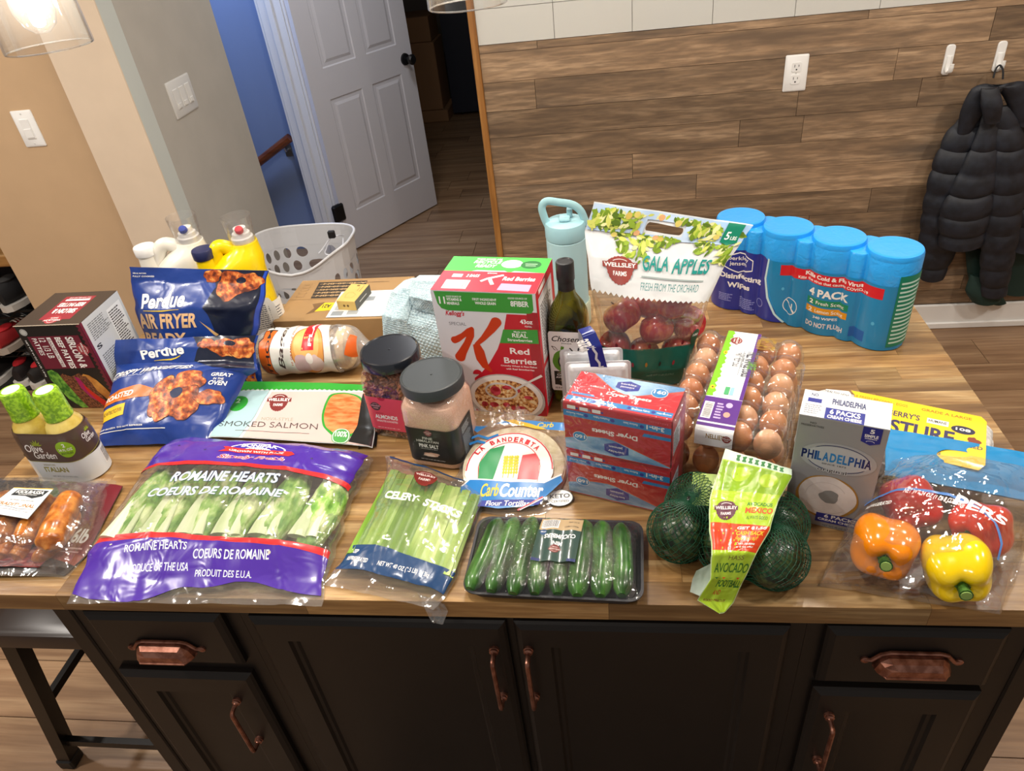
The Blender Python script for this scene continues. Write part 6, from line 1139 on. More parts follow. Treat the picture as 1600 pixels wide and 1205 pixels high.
def applemat():
    m, nt, b, o = nodes('gala_skin'); tc = nd(nt, 'ShaderNodeTexCoord'); sx = nd(nt, 'ShaderNodeSeparateXYZ'); nt.links.new(tc.outputs['Object'], sx.inputs[0])
    n1 = noi(nt, pos(nt, (1, 1, 1), 5), 38, 4); n2 = noi(nt, pos(nt, (1, 1, .35), 9), 120, 3)
    ad = nd(nt, 'ShaderNodeMath', operation='MULTIPLY_ADD'); ad.inputs[1].default_value = .03; nt.links.new(n1, ad.inputs[0]); nt.links.new(sx.outputs[2], ad.inputs[2])
    c = ramp(nt, ad.outputs[0], ((.022, '#a8242e'), (.036, '#c2463c'), (.046, '#e8bc5c')))
    c = mixc(nt, ramp(nt, n2, ((.5, 0.), (.68, .5))), c, '#dd8a52'); nt.links.new(c, b.inputs['Base Color'])
    b.inputs['Roughness'].default_value = .25; b.inputs['Coat Weight'].default_value = .4; return m
GA = applemat()
def apple(x, y, z_, r_, rx, ry, lab):
    def fn(p): return 1-.16*math.exp(-((1-p.z)/.10))*1-.10*math.exp(-((1+p.z)/.12))+.02*math.cos(5*math.atan2(p.y, p.x))*(.4-p.z)*.5
    def prof(p):
        rho = math.hypot(p.x, p.y); return fn(p)*(1-.33*max(0, abs(p.z)-.80)/.2*(1-rho)*1.6)
    o = thing('gala_apple', lab, 'apple', (x, y, z_), 0, 'gala apples in the bag'); o.rotation_euler = (rx, ry, random.Random(x).uniform(0, 6))
    part(o, 'skin', ell((0, 0, 0), r_, r_, r_*.93, 32, 24, prof), GA)
    part(o, 'stem', tube([(0, 0, r_*.52), (.001, .001, r_*.72), (.004, .001, r_*.88)], .0015, 6), M('#6a5a2c', .8))
for a in (((0.0218, 1.2520, 1.0606), .0385, .75, -.05, 'large gala apple at the left of the bag, stem up'), ((0.1208, 1.2450, 1.0930), .0375, .95, .1, 'topmost gala apple with yellow around its stem'), ((0.0886, 1.2400, 1.0355), .0350, 2.6, .2, 'dark red gala apple in the middle, with a white sticker'), ((0.1516, 1.2550, 1.0354), .0350, 1.9, .6, 'orange-red gala apple at the right of the bag'),
  ((0.0762, 1.2900, 1.0640), .0330, .4, .3, 'gala apple half hidden behind the topmost one'), ((0.0054, 1.2450, 0.9951), .0340, 2.4, -.4, 'lower left gala apple above the teal band'), ((0.0639, 1.2400, 0.9775), .0340, 2.2, 0, 'lower middle gala apple above the teal band'), ((0.1323, 1.2420, 0.9827), .0340, 2.3, .4, 'lower right gala apple above the teal band')):
    apple(a[0][0], a[0][1], a[0][2], a[1], a[2], a[3], a[4])
# ---- white pouches with navy tag
POU = M('#dfe2e6', .25, coat=.4, crinkle=.3, cs=20)
def pouch(px0, px1, lab, y):
    t = thing('foil_pouch', lab, 'pouch', ((px0[0]+px1[0])/2, y, H), 0, 'white pouches')
    w_ = (px1[0]-px0[0]); hh_ = px0[2]-H; cx_ = (px0[0]+px1[0])/2; rg = []
    for k, (s, dd) in enumerate(((1, 0), (1, .0012), (.90, .0015), (.82, .009), (.70, .012))):
        rg.append([Vector((p.x, -dd, hh_/2+p.y)) for p in rrect(w_-(1-s)*w_*.9, hh_-(1-s)*hh_*.6, .008, 4)])
    part(t, 'pouch', loft(rg), POU); return t
pouch(((-0.0984, 1.1500, 1.0520)), ((0.0202, 1.1500, 1.0473)), 'white pouch at the back, with the navy tag over it', 1.150)
pouch(((-0.0879, 1.1180, 1.0441)), ((0.0344, 1.1180, 1.0309)), 'white pouch in front, just behind the dryer sheets', 1.118)
t = thing('hang_tag', 'navy ribbon tag with white script, draped over the white pouch', 'tag', (-0.0361, 1.1000, 1.0628))
STG = rowsurf([(0, (-0.0386, 1.1080, 1.0289), (-0.0091, 1.1080, 1.0351)), (.45, (-0.0451, 1.1150, 1.0742), (-0.0182, 1.1150, 1.0801)), (.8, (-0.0547, 1.1280, 1.0981), (-0.0290, 1.1280, 1.1025)), (1, (-0.0608, 1.1420, 1.0993), (-0.0383, 1.1420, 1.1066))], wr=.0003, n=(0, -1, .5))
pack(t, 'ribbon', STG, M('#1c2a80', .3), 8, 20, th=.0006, n=(0, -1, .5)); pack(t, 'ribbon_back', rowsurf([(0, (-0.0608, 1.1420, 1.0993), (-0.0383, 1.1420, 1.1066)), (1, (-0.0609, 1.1460, 1.0503), (-0.0368, 1.1460, 1.0536))], wr=0, n=(0, -1, .5)), M('#cfd3da', .4), 6, 10, th=.0006, n=(0, -1, .5))
art(t, 'print', STG, [('t', 'graze', .85, .42, .95, .36, WH, .02, .2, 98), ('l', [(.45, .50), (.40, .40), (.55, .30), (.45, .22), (.60, .14), (.55, .06), (.80, .05)], .045, M('#c9cbd2')), ('l', [(.05, .78), (.9, .86)], .03, M('#b9c0e0')), ('l', [(.05, .72), (.95, .78)], .015, M('#7f8bd0'))], .02, .07, nu=4, nv=10, world=True)
# ---------------------------------------------------------------- eggs in the clear two-layer carton
ERZ = math.radians(-18); EC = Vector((.216, 1.0615, H)); ME = Matrix.Translation(EC) @ Matrix.Rotation(ERZ, 4, 'Z')
t = thing('egg_carton', 'clear plastic two-layer carton of brown eggs with a green and purple label', 'egg carton', EC, ERZ)
def egf(p): return 1-.10*max(0, p.z)**1.2
EGM = [two('eggshell_%d' % k, a, b, 25, .38, .35, .65, rnd=2, bm=.04) for k, (a, b) in enumerate((('#b97748', '#c98a5a'), ('#cb9468', '#dba985'), ('#ad6638', '#bd7848')))]
egp = None; Re = random.Random(6); rown = ['back', 'second', 'third', 'fourth', 'fifth', 'front']; coln = ['leftmost', 'second', 'third', 'rightmost']
first = {}
def egg(cx, cy, z_, k, lab, grp):
    loc = ME @ Vector((cx, cy, z_))
    if k not in first:
        vf = ell((0, 0, .028), .0222, .0222, .0285, 22, 16, egf)
        first[k] = solo('egg', lab, 'egg', vf, EGM[k], grp, loc=loc); o = first[k]
    else: o = clone(first[k], loc, label=lab); o['group'] = grp
    o.rotation_euler = (Re.uniform(-.12, .12), Re.uniform(-.12, .12), Re.uniform(0, 6)); return o
cols = [[2, 1, 0, 2, 0, 0], [1, 0, 0, 1, 0, 0], [0, 0, 0, 0, 1, 0], [0, 0, 1, 1, 0, 1]]
for c in range(4):
    for r_ in range(6):
        x = .072-.048*(3-c); y = .1275-.051*r_
        egg(x, y, .063, cols[c][r_], 'brown egg in the upper layer, %s column, %s row' % (coln[c], rown[r_]), 'eggs in the clear carton')
        if r_ == 5 or c == 3: egg(x, y, .005, (c+r_) % 3, 'brown egg in the lower layer, %s column, %s row' % (coln[c], rown[r_]), 'eggs in the clear carton')
def lidz(x, y):
    b_ = 0
    for c in range(4):
        for r_ in range(6):
            dx = x-(.072-.048*c); dy = y-(.1275-.051*r_); q = dx*dx+dy*dy
            if q < .0009: b_ = max(b_, math.exp(-(q/.00042)**2))
    return .108+.0155*b_
def SEg(u, v, o):
    x = -.098+.196*u; y = -.152+.304*v; e = min(u, 1-u)*.196; f = min(v, 1-v)*.304; ed = min(e, f)
    return Vector((x, y, (lidz(x, y) if ed > .004 else .100)-(max(0, .006-ed)*2.2)+o))
lid = part(t, 'lid', grid(SEg, 84, 126), film('carton_shell', .03, .06, .40, .04, cr=.15, cs=50))
rc = lambda g, z_: rrect(.196+2*g, .304+2*g, .012, 4, 0, 0, z_)
part(t, 'lid_wall', loft([rc(-.0005, .098), rc(.001, .090), rc(.002, .066), rc(.006, .064), rc(.006, .0625)], caps=False), SHELL)
part(t, 'tray', loft([rc(.006, .062), rc(.001, .061), rc(-.001, .05), rc(-.006, .012), rc(-.010, .0012)], caps=False), SHELL)
for k in range(5): part(t, 'rib', join(*[tube([(s*(.099), -.12+.051*k, .098), (s*.1025, -.12+.051*k, .066), (s*.099, -.12+.051*k, .05), (s*.093, -.12+.051*k, .005)], .0012, 5) for s in (-1, 1)]), film('glass_rim', .08, .35, .9, .03, cr=0))
def SLg(u, v, o):
    x = -.040+.060*u; L = .304; y = -.152-.030+(L+.018)*v
    if y < -.150: return Vector((x, -.158-o-(-.150-y)*.10, .1225-(-.150-y)*.95))
    return Vector((x, y, .1245+o))
EG1 = M('#7cc023', .35, coat=.3); EPU = M('#5a2f86', .35, coat=.3); EWH = M('#e9edf0', .35, coat=.3); GLD = M('#9a7a2c', .4)
pack(t, 'label', SLg, EWH, 4, 24, th=.001, world=False, clamp=False)
gr = [(.0, 1), (.16, 1)]+[(.16+(.05 if k % 2 else -.01)+.03*math.sin(k), 1-k*.0225) for k in range(1, 30)]+[(.0, .34)]
art(t, 'label_print', SLg, [('p', gr, EG1), ('r', .90, .34, 1, 1, EPU), ('r', 0, .11, 1, .335, EPU), ('p', [(.0, .11), (1, .11), (1, .03), (.7, .0), (.3, .0), (0, .03)], EWH), ('t', "NELLIE'S", .93, .965, .62, .115, GLD, .02, 0, -90),
 ('t', 'FREE RANGE EGGS', .74, .80, 1.25, .07, M('#55545c'), .015, 0, -90), ('t', 'LARGE', .86, .70, .38, .05, M('#6cae2c'), .0, 0, -90), ('t', 'FARM FRESH EGGS', .42, .78, .72, .06, M('#6b6b70'), .0, 0, -90), ('l', [(.66, .80), (.66, .56)], .004, M('#9aa0a6'))]
 +[('e', .13, .765, .06, .016, M('#e5c01c')), ('e', .13, .765, .02, .006, DK), ('e', .10, .42, .07, .018, M('#e5c01c')), ('e', .10, .42, .025, .006, DK), ('r', .45, .37, .58, .44, M('#4aa36a')), ('r', .60, .37, .70, .44, M('#8fbad0'))]
 +[('r', .04, .15, .30, .29, WH)]+barcode(.05, .155, .24, .13, vert=True)+lines(.38, .16, .2, .14, 6, M('#cbb9dc'), 3)+[('e', .70, .28, .09, .022, M('#b9a8cf')), ('e', .70, .20, .09, .022, M('#c99a8a')), ('t', "NELLIE'S", .30, .045, .48, .030, GLD, .02)]+crest(.84, .055, .022, .066/.332, M('#8f3f3a', .4), WH)+crest(.33, .90, .035, .066/.332, M('#8f3f3a', .4), WH, rot=-90), .066, .332, nu=2, nv=22, base=.0006, step=.00004)
# ---------------------------------------------------------------- pulp egg carton with yellow lid
t = thing('egg_carton', 'pulp egg carton with a yellow printed lid, behind the cream cheese box', 'egg carton', (.462, .985, H), math.radians(-24))
PLP = two('grey_pulp', '#b9b7b3', '#d3d1cd', 120, .9, bm=.3)
pr = lambda g, z_, r_=.022: rrect(.285+2*g, .142+2*g, r_, 6, 0, 0, z_)
part(t, 'lid', loft([pr(.002, .034), pr(.002, .037), pr(-.001, .038), pr(-.004, .060), pr(-.010, .068), pr(-.018, .071)]), PLP)
part(t, 'tray', loft([pr(-.016, .0015), pr(-.010, .004), pr(-.002, .031), pr(.003, .032), pr(.003, .0335)]), PLP)
part(t, 'clasp', join(*[box(-.09+.09*k-.012, -.0755, .018, -.09+.09*k+.012, -.0715, .045, .002) for k in range(3)]), PLP)
SYc = lambda u, v, o: Vector((-.121+.242*u, -.050+.100*v, .0712+o)); YL = M('#efc60f', .35, coat=.3); EPB = M('#2b2550', .4)
def SYb(u, v, o):
    x = -.125+.262*u; yv = -.071+.142*v; ay = abs(yv); z_ = .0712 if ay < .053 else .0712-(ay-.053)**1.6*1.2
    return Vector((x, yv*.985, z_+o))
art(t, 'lid_print', SYb, [('p', [(.17, .0), (.22, .5), (.20, .9), (.17, 1), (.93, 1), (.96, .9), (.97, .1), (.94, 0)], YL), ('p', [(.0, .1), (.02, .9), (.16, .96), (.18, .9), (.20, .5), (.15, .0)], M('#e6e6e2', .4)), ('t', 'HEALTHY HENS', .02, .84, .15, .05, DK, .01, 0, -3), ('t', 'HEALTHY EGGS, HEALTHY PLANET', .01, .77, .17, .025, DK), ('e', .10, .58, .07, .12, M('#e0c87a')),
 ('t', '18 FRESH BROWN - EGGS', .20, .86, .32, .055, M('#b5741a'), .01), ('t', 'GRADE A LARGE', .60, .86, .28, .055, M('#a8661a'), .02), ('t', "PETE & GERRY'S", .24, .64, .36, .11, EPB, .02), ('t', 'PASTURE', .30, .32, .50, .25, EPB, .03), ('t', 'RAISED', .82, .34, .13, .06, EPB, .02), ('r', .64, .64, .76, .74, M('#e9e6da')), ('t', 'HUMANE', .65, .67, .10, .05, DK), ('e', .84, .64, .065, .075, M('#1e1f3c')), ('t', '108', .80, .62, .08, .05, WH, .02), ('p', blob(.90, .47, .035, .07, .15, s=4), M('#7b3216')), ('t', '18 EGGS', .60, .10, .14, .06, EPB, .02)], .262, .142, nu=8, nv=14, base=.0006)
# ---------------------------------------------------------------- avocados in a green net
t = thing('avocado_net', 'dark green net bag of avocados with a lime green printed header at the front', 'avocado bag', (.16, .77, H))
AVS = [((.092, .772, .042), .9, 'avocado at the far left of the net'), ((.127, .828, .050), .3, 'avocado at the back left of the net'), ((.224, .724, .042), -.5, 'avocado at the front right of the net'), ((.236, .790, .048), .5, 'avocado at the back right of the net'), ((.160, .752, .040), 1.3, 'avocado in the middle of the net under the header')]
AVM = two('avocado_skin', '#141c0f', '#24331a', 90, .35, .4, .6, c3='#3a4a26', bm=.9, coat=.2, rnd=1)
for (x, y, z_), a_, lb in AVS:
    q = rmat(.1, 0, a_)
    solo('avocado', lb, 'avocado', ell((x, y, H+z_), .0385, .0480, .0385, 36, 24, lambda p: (1-.16*max(0, p.y)**1.5)+.010*noise.noise(p*9), q), AVM, 'avocados in the net')
def net(name, c, qs, R_, n, m, ph=0):
    c = V3(c); D = [(V3(q)+Vector((0, 0, H))-c, r_) for q, r_ in qs]
    def P(lat, lon):
        d = Vector((math.cos(lat)*math.cos(lon), math.cos(lat)*math.sin(lon), math.sin(lat))); hs = 0; ry = .0
        for q, r_ in D:
            dq = d.dot(q); hs = max(hs, dq+r_); ds = r_*r_-q.length_squared+dq*dq
            if ds > 0: ry = max(ry, dq+math.sqrt(ds))
        p = c+d*(.45*hs+.55*max(ry, hs*.72)+.0028); p.z = max(p.z, H+.0012); return p
    L = []
    for s in (-1, 1):
        for k in range(n):
            pts = [P(-PI/2*.96+PI*.96*j/m, 2*PI*k/n+s*.95*PI*j/m+.02*math.sin(j*1.7+k)) for j in range(m+1)]
            L.append(tube(pts, .00062, 3, False))
    return part(t, name, join(*L), M('#164a31', .45), world=True)
net('net', (.108, .798, H+.042), [(a[0], .0425) for a in (AVS[0], AVS[1])]+[((.150, .790, .040), .036)], 0, 38, 40)
net('net', (.212, .755, H+.042), [(a[0], .0430) for a in (AVS[2], AVS[3], AVS[4])], 0, 46, 44)
SAv = rowsurf([(0, (0.1398, 0.6561, 0.9210), (0.1471, 0.6584, 0.9210)), (.10, (0.1111, 0.6711, 0.9320), (0.1602, 0.6691, 0.9300), .001), (.22, (0.1256, 0.6765, 0.9700), (0.1729, 0.6790, 0.9650), .005), (.38, (0.1287, 0.6898, 1.0050), (0.1878, 0.6946, 1.0000), .006), (.55, (0.1288, 0.7249, 1.0180), (0.2121, 0.7288, 1.0140), .006), (.75, (0.1339, 0.7727, 1.0280), (0.2312, 0.7743, 1.0220), .005), (.92, (0.1598, 0.8440, 1.0380), (0.2589, 0.8217, 1.0260), .002), (1, (0.1683, 0.8678, 1.0440), (0.2619, 0.8340, 1.0300), 0)], wr=.003, ws=5, sd=4, edge=.002, n=(0, -.5, 1), fold=.0008)
LIM = M('#a9c92c', .28, coat=.3, crinkle=.6, cs=22); LIM2 = M('#86ad1f', .28, coat=.3, crinkle=.6, cs=22); ORR = M('#d6421e', .28, coat=.3, crinkle=.6, cs=22)
hb = pack(t, 'header_bag', SAv, M('#c9dfa8', .35, coat=.2, crinkle=.5, cs=22), 24, 50, th=.004, n=(0, -.5, 1))
art(hb, 'header_print', SAv, [('p', [(.03, .01), (.97, .01), (.99, .945), (.01, .94)], LIM), ('p', [(.01, .80), (.99, .80), (.99, .935), (.01, .93)], LIM2), ('r', .0, .94, 1, .998, M('#cfe3cf', .35)), ('e', .32, .875, .13, .035, LIM), ('e', .72, .865, .13, .035, LIM)]
 +[('l', [(.2+.09*k, .95), (.24+.09*k, .985)], .012, M('#2f7a3a')) for k in range(8)]+[('l', [(.24+.09*k, .95), (.2+.09*k, .98)], .012, M('#2f7a3a')) for k in range(8)]
 +crest(.25, .675, .062, .105/.26, M('#5a2238', .4), M('#efe6e4'), ('WELLSLEY', 'FARMS'))+[('t', 'AVOCADOS', .55, .70, .38, .030, M('#2d7a2c'), .03), ('t', 'MEXICO', .54, .655, .42, .035, M('#d6501e'), .04), ('t', 'ALWAYS GOOD', .57, .62, .34, .020, M('#3f6a1c'), .01),
 ('p', [(.02, .605), (.98, .575), (.98, .40), (.02, .42)], ORR), ('t', 'GET $1.50', .45, .535, .48, .034, WH, .03), ('t', 'CASH BACK', .45, .497, .48, .028, M('#f0c32a'), .03), ('t', 'WHEN YOU BUY', .45, .470, .42, .016, M('#f0c32a')), ('t', 'Scan to save', .5, .445, .36, .014, WH), ('t', 'and get offer', .5, .425, .36, .014, WH),
 ('t', 'HASS', .40, .335, .36, .030, M('#7a6a2c'), 0), ('t', 'AVOCADO', .10, .270, .86, .050, M('#3c6f1c'), .02), ('t', 'FOOTBALL', .28, .175, .66, .040, M('#2e6a1a'), .03), ('t', 'AND', .30, .140, .2, .022, M('#b5501c')), ('t', 'FOOD PRECUT', .15, .095, .6, .020, M('#8a3a1c'))]
 +[('p', [(.15+.2*k, .24), (.25+.2*k, .24), (.20+.2*k, .222)], M(['#3c6f1c', '#d6501e', '#8bb02c', '#d6501e'][k])) for k in range(4)], .105, .26, nu=24, nv=50, base=.0011, step=.00004, world=True)
SAw = rowsurf([(0, (0.1026, 0.6901, 0.9260), (0.1207, 0.6772, 0.9300)), (.5, (0.1056, 0.6937, 0.9500), (0.1323, 0.6940, 0.9500)), (1, (0.1105, 0.6962, 0.9650), (0.1327, 0.7061, 0.9700))], wr=.002, sd=3, n=(0, -.5, 1)); pack(t, 'header_flap', SAw, M('#c4d3c8', .3, coat=.3), 8, 10, th=.002, n=(0, -.5, 1))
SAx = rowsurf([(0, (0.1103, 0.7952, 0.9950), (0.1403, 0.7851, 1.0050)), (.5, (0.1141, 0.8191, 1.0050), (0.1509, 0.8153, 1.0150)), (1, (0.1201, 0.8521, 1.0100), (0.1551, 0.8351, 1.0200))], wr=.003, sd=6, n=(0, -.5, 1)); pack(t, 'header_back', SAx, M('#a9c46a', .3, coat=.3), 8, 10, th=.002, n=(0, -.5, 1))
# ---------------------------------------------------------------- bell peppers
t = thing('pepper_bag', 'clear zip bag of bell peppers with a bright blue handle strip, front right', 'pepper bag', (.43, .78, H))
def pepper(c, ax, r_, col, lab, st=True, tw=0):
    ax = V3(ax).normalized(); q = (Vector((0, 0, 1)).rotation_difference(ax)).to_matrix() @ Matrix.Rotation(tw, 3, 'Z')
    def fn(p):
        ph = math.atan2(p.y, p.x); rho = math.hypot(p.x, p.y)
        return (1+.085*math.cos(4*ph)*rho**.7+.03*math.cos(3*ph+1)*rho)*(1+.10*(1-abs(p.z))*.6)*(1-.42*math.exp(-(1-p.z)/.06))*(1-.25*math.exp(-(1+p.z)/.06))*(1.0+.08*p.z)
    o = thing('bell_pepper', lab, 'pepper', c, 0, 'peppers in the bag')
    part(o, 'skin', ell(c, r_*.93, r_*.93, r_*1.08, 48, 32, fn, q), col, world=True)
    if st:
        sm = two('pepper_stem', '#1d4517', '#47752a', 60, .5); b0 = V3(c)+q @ Vector((0, 0, r_*.68))
        part(o, 'calyx', xf(ell((0, 0, 0), r_*.42, r_*.42, r_*.18, 20, 10, lambda p: 1+.16*math.cos(6*math.atan2(p.y, p.x))), b0, q), sm, world=True)
        sp2 = part(o, 'stem', tube([b0, b0+q @ Vector((.001, .001, r_*.28)), b0+q @ Vector((.003, .002, r_*.56))], [r_*.18, r_*.15, r_*.19], 10), sm, world=True)
        e = b0+q @ Vector((.003, .002, r_*.561)); part(o, 'cut_end', xf(lathe([(0, .0), (r_*.15, 0), (r_*.15, .0012), (0, .0014)], 12), e, q), M('#8fae5a', .6), world=True)
PO = M('#f08a10', .18, coat=.5, crinkle=.05); PY = M('#eecb08', .18, coat=.5); PR = M('#c3150f', .18, coat=.5); PR2 = M('#d8300e', .18, coat=.5)
pepper((.374, .742, H+.049), (-.28, -.90, .22), .0455, PO, 'orange bell pepper at the front left of the clear bag', tw=.4)
pepper((.4565, .707, H+.048), (-.15, -.95, .05), .0455, PY, 'yellow bell pepper at the front right of the clear bag', tw=.9)
pepper((.436, .824, H+.046), (.2, .8, -.3), .0430, PR, 'dark red bell pepper at the back left of the clear bag', False)
pepper((.520, .778, H+.044), (-.75, -.50, .12), .0410, PR2, 'orange-red bell pepper at the back right of the clear bag', tw=.3)
SPp = rowsurf([(0, (0.2819, 0.7074, 0.9220), (0.5066, 0.6637, 0.9210), .001), (.04, (0.2882, 0.7154, 0.9220), (0.5122, 0.6702, 0.9220), .055), (.10, (0.2994, 0.7298, 0.9230), (0.5215, 0.6824, 0.9240), .088), (.28, (0.3388, 0.7885, 0.9260), (0.5559, 0.7304, 0.9260), .101), (.52, (0.3887, 0.8561, 0.9320), (0.6043, 0.8029, 0.9320), .098), (.74, (0.4176, 0.8977, 0.9500), (0.6416, 0.8555, 0.9450), .066), (.90, (0.4152, 0.8857, 0.9750), (0.6267, 0.8239, 0.9700), .006), (1, (0.4222, 0.8993, 0.9800), (0.6312, 0.8350, 0.9720), .002)], pu=.32, wr=.004, ws=6, sd=5, edge=.006, fold=.0022)
pack(t, 'clear_bag', SPp, film('pepper_film', .025, .07, .5, .05, cr=.5, cs=16), 60, 50, floor=True)
BLS = M('#0a7db6', .42, coat=.0, spec=.35, crinkle=.6, cs=14)
SPh = rowsurf([(0, (0.4128, 0.8724, 0.9820), (0.6222, 0.8155, 0.9720), .002), (.25, (0.4178, 0.8884, 0.9860), (0.6307, 0.8359, 0.9750), .004), (.6, (0.4262, 0.9214, 0.9940), (0.6449, 0.8742, 0.9800), .004), (1, (0.4377, 0.9633, 1.0000), (0.6566, 0.9077, 0.9860), .0)], wr=.0025, ws=4, sd=9, edge=.0, n=(0, -.4, 1))
part(t, 'blue_header', join(*[holed(SPh, o_, 0, .28, .64, .34, .90, .32, .60, lambda u: .62, .15) for o_ in (0, -.003)]), BLS, world=True)
ZB = M('#4f7fc0', .3, coat=.3)
art(t, 'bag_print', SPp, [('l', [(.05, .35), (.2, .38), (.45, .37), (.66, .33), (.78, .27), (.86, .19), (.88, .13)], .012, ZB), ('t', 'REFRIGERATED', .08, .29, .13, .028, WH, .01), ('t', 'NET WT 24 OZ (1 LB 8 OZ) 680g', .24, .355, .36, .030, M('#f2e6e6', .35), .015, 0, -8), ('t', 'PERS', .53, .315, .31, .055, M('#eef0f2', .35), .035, 0, -8), ], .26, .26, nu=60, nv=50, base=.0014, step=.00004, world=True)
# ---------------------------------------------------------------- towel
def twl(S, nu, nv, o):
    V = []
    for j in range(nv+1):
        for i in range(nu+1):
            u, v = i/nu, j/nv; k = .0022*abs(math.sin(u*PI*20+(.5*PI if int(v*34) % 2 else 0)))*abs(math.sin(v*PI*34)); V.append(S(u, v, o+k))
    return V, [(j*(nu+1)+i, j*(nu+1)+i+1, (j+1)*(nu+1)+i+1, (j+1)*(nu+1)+i) for j in range(nv) for i in range(nu)]
TWL = two('chenille', '#a9c3cc', '#cfe2e8', 260, .95, .35, .65, bm=1.0, bd=.003)
NT = (0, -1, .5)
S1 = rowsurf([(0, (-0.5033, 1.3500, 0.9684), (-0.3798, 1.3350, 0.8917), .012), (.35, (-0.5051, 1.3750, 1.0172), (-0.3628, 1.3600, 0.9698), .030), (.7, (-0.4914, 1.4200, 1.0489), (-0.3575, 1.4000, 1.0289), .035), (.9, (-0.4725, 1.4700, 1.0493), (-0.3625, 1.4500, 1.0508), .015), (1, (-0.4639, 1.5100, 1.0345), (-0.3710, 1.4900, 1.0401), .0)], pu=.5, wr=.010, ws=2.6, sd=12, n=NT)
S2 = rowsurf([(0, (-0.4350, 1.3720, 1.0322), (-0.3504, 1.3600, 1.0025), .010), (.4, (-0.4387, 1.3780, 1.0581), (-0.3455, 1.3650, 1.0400), .026), (.8, (-0.4374, 1.4200, 1.0738), (-0.3472, 1.4000, 1.0765), .022), (1, (-0.4324, 1.4600, 1.0656), (-0.3546, 1.4400, 1.0719), .0)], pu=.35, wr=.006, ws=3, sd=22, n=NT)
S3 = rowsurf([(0, (-0.5060, 1.3300, 0.9608), (-0.4520, 1.3250, 0.9275), .010), (.5, (-0.4996, 1.3520, 1.0305), (-0.4425, 1.3450, 1.0157), .022), (1, (-0.4672, 1.4100, 1.0613), (-0.4275, 1.3950, 1.0594), .004)], pu=.4, wr=.006, ws=3, sd=32, n=NT)
def back(S): return grid(lambda u, v, o: S(u, v, -.05*math.sin(PI*u)**.5*math.sin(PI*(v*.9+.05))), 24, 24)
solo('knit_towel', 'crumpled pale blue chenille towel between the shipping box and the cereal box', 'towel', (lambda vf: ([Vector((v.x, v.y, max(v.z, H+.001))) for v in vf[0]], vf[1]))(join(twl(S1, 120, 136, 0), back(S1), twl(S2, 100, 110, 0), back(S2), twl(S3, 80, 120, 0), back(S3))), TWL)
# ---------------------------------------------------------------- laundry basket and cable
bc = Vector((-1.275, 2.68, 0)); t = thing('laundry_basket', 'white plastic laundry basket with round holes behind the island', 'basket', bc, .0)
def bk(th_, h_, o=0):
    c, s = math.cos(th_), math.sin(th_); e = .62; k = .80+.20*h_/.64
    top = .64-.085*max(0, -s)**2.5*max(0, 1-abs(c)*.9)
    return Vector((math.copysign(abs(c)**e, c)*(.225*k+o), math.copysign(abs(s)**e, s)*(.150*k+o), h_*top/.64))
def basket(o):
    V, F = [], []; nth = 20; rows = [(.05, .12)]; hs = [.12+.062*i for i in range(8)]
    def quad(a0_, a1_, h0, h1, hole_):
        n0 = len(V)
        if not hole_:
            for a, h_ in ((a0_, h0), (a1_, h0), (a1_, h1), (a0_, h1)): V.append(bk(a, h_, o))
            F.append((n0, n0+1, n0+2, n0+3)); return
        m = 16; 
        for k in range(m):
            an = 2*PI*(k+.0)/m+PI/4; dx, dy = math.cos(an), math.sin(an); s = 1/max(abs(dx), abs(dy))
            V.append(bk((a0_+a1_)/2+(a1_-a0_)/2*dx*s, (h0+h1)/2+(h1-h0)/2*dy*s, o))
        for k in range(m):
            an = 2*PI*k/m+PI/4; V.append(bk((a0_+a1_)/2+(a1_-a0_)/2*.60*math.cos(an), (h0+h1)/2+(h1-h0)/2*.78*math.sin(an), o))
        for k in range(m): F.append((n0+k, n0+(k+1) % m, n0+m+(k+1) % m, n0+m+k))
    for r_ in range(8):
        for k in range(nth):
            off = (.5 if r_ % 2 else 0); quad(2*PI*(k+off)/nth, 2*PI*(k+1+off)/nth, hs[r_], hs[r_]+.062, r_ < 7 or True if hs[r_]+.062 < .58 else False)
    for k in range(nth*2):
        quad(PI*k/nth, PI*(k+1)/nth, 0, .12, False); quad(PI*k/nth, PI*(k+1)/nth, hs[7]+.0, .64, False) if False else None
    for k in range(nth*2): quad(PI*k/nth, PI*(k+1)/nth, .616, .64, False)
    return V, F
WPL = M('#d9dadd', .4)
part(t, 'wall', join(basket(0), basket(-.0022)), WPL, smooth=True)
part(t, 'rim', tube([bk(2*PI*k/72, .64, .002) for k in range(73)], .0055, 8, False), M('#e3e4e6', .35))
part(t, 'bottom', (lambda r0: (r0, [tuple(range(len(r0)))]))([bk(2*PI*k/72, .002, -.001) for k in range(72)]), WPL)
cw = M('#dfe2ea', .4)
t = thing('charging_cable', 'white charging cable with a black plug hung over the laundry basket rim', 'cable', (-1.0997, 2.6000, 0.6749))
part(t, 'cable', join(tube(spline([(-1.1002, 2.5950, 0.6772), (-1.1232, 2.5850, 0.6388), (-1.1321, 2.5800, 0.6192), (-1.1176, 2.5800, 0.6128), (-1.0871, 2.5900, 0.6175), (-1.0646, 2.6100, 0.6348), (-1.0658, 2.6400, 0.6546)], 5), .0028, 6), tube(spline([(-1.1056, 2.5920, 0.6734), (-1.1342, 2.5800, 0.6418), (-1.1542, 2.5700, 0.6253)], 4), .0026, 6), tube(spline([(-1.0897, 2.5950, 0.6766), (-1.0721, 2.6100, 0.6797), (-1.0645, 2.6500, 0.6611)], 4), .0026, 6)), cw, world=True)
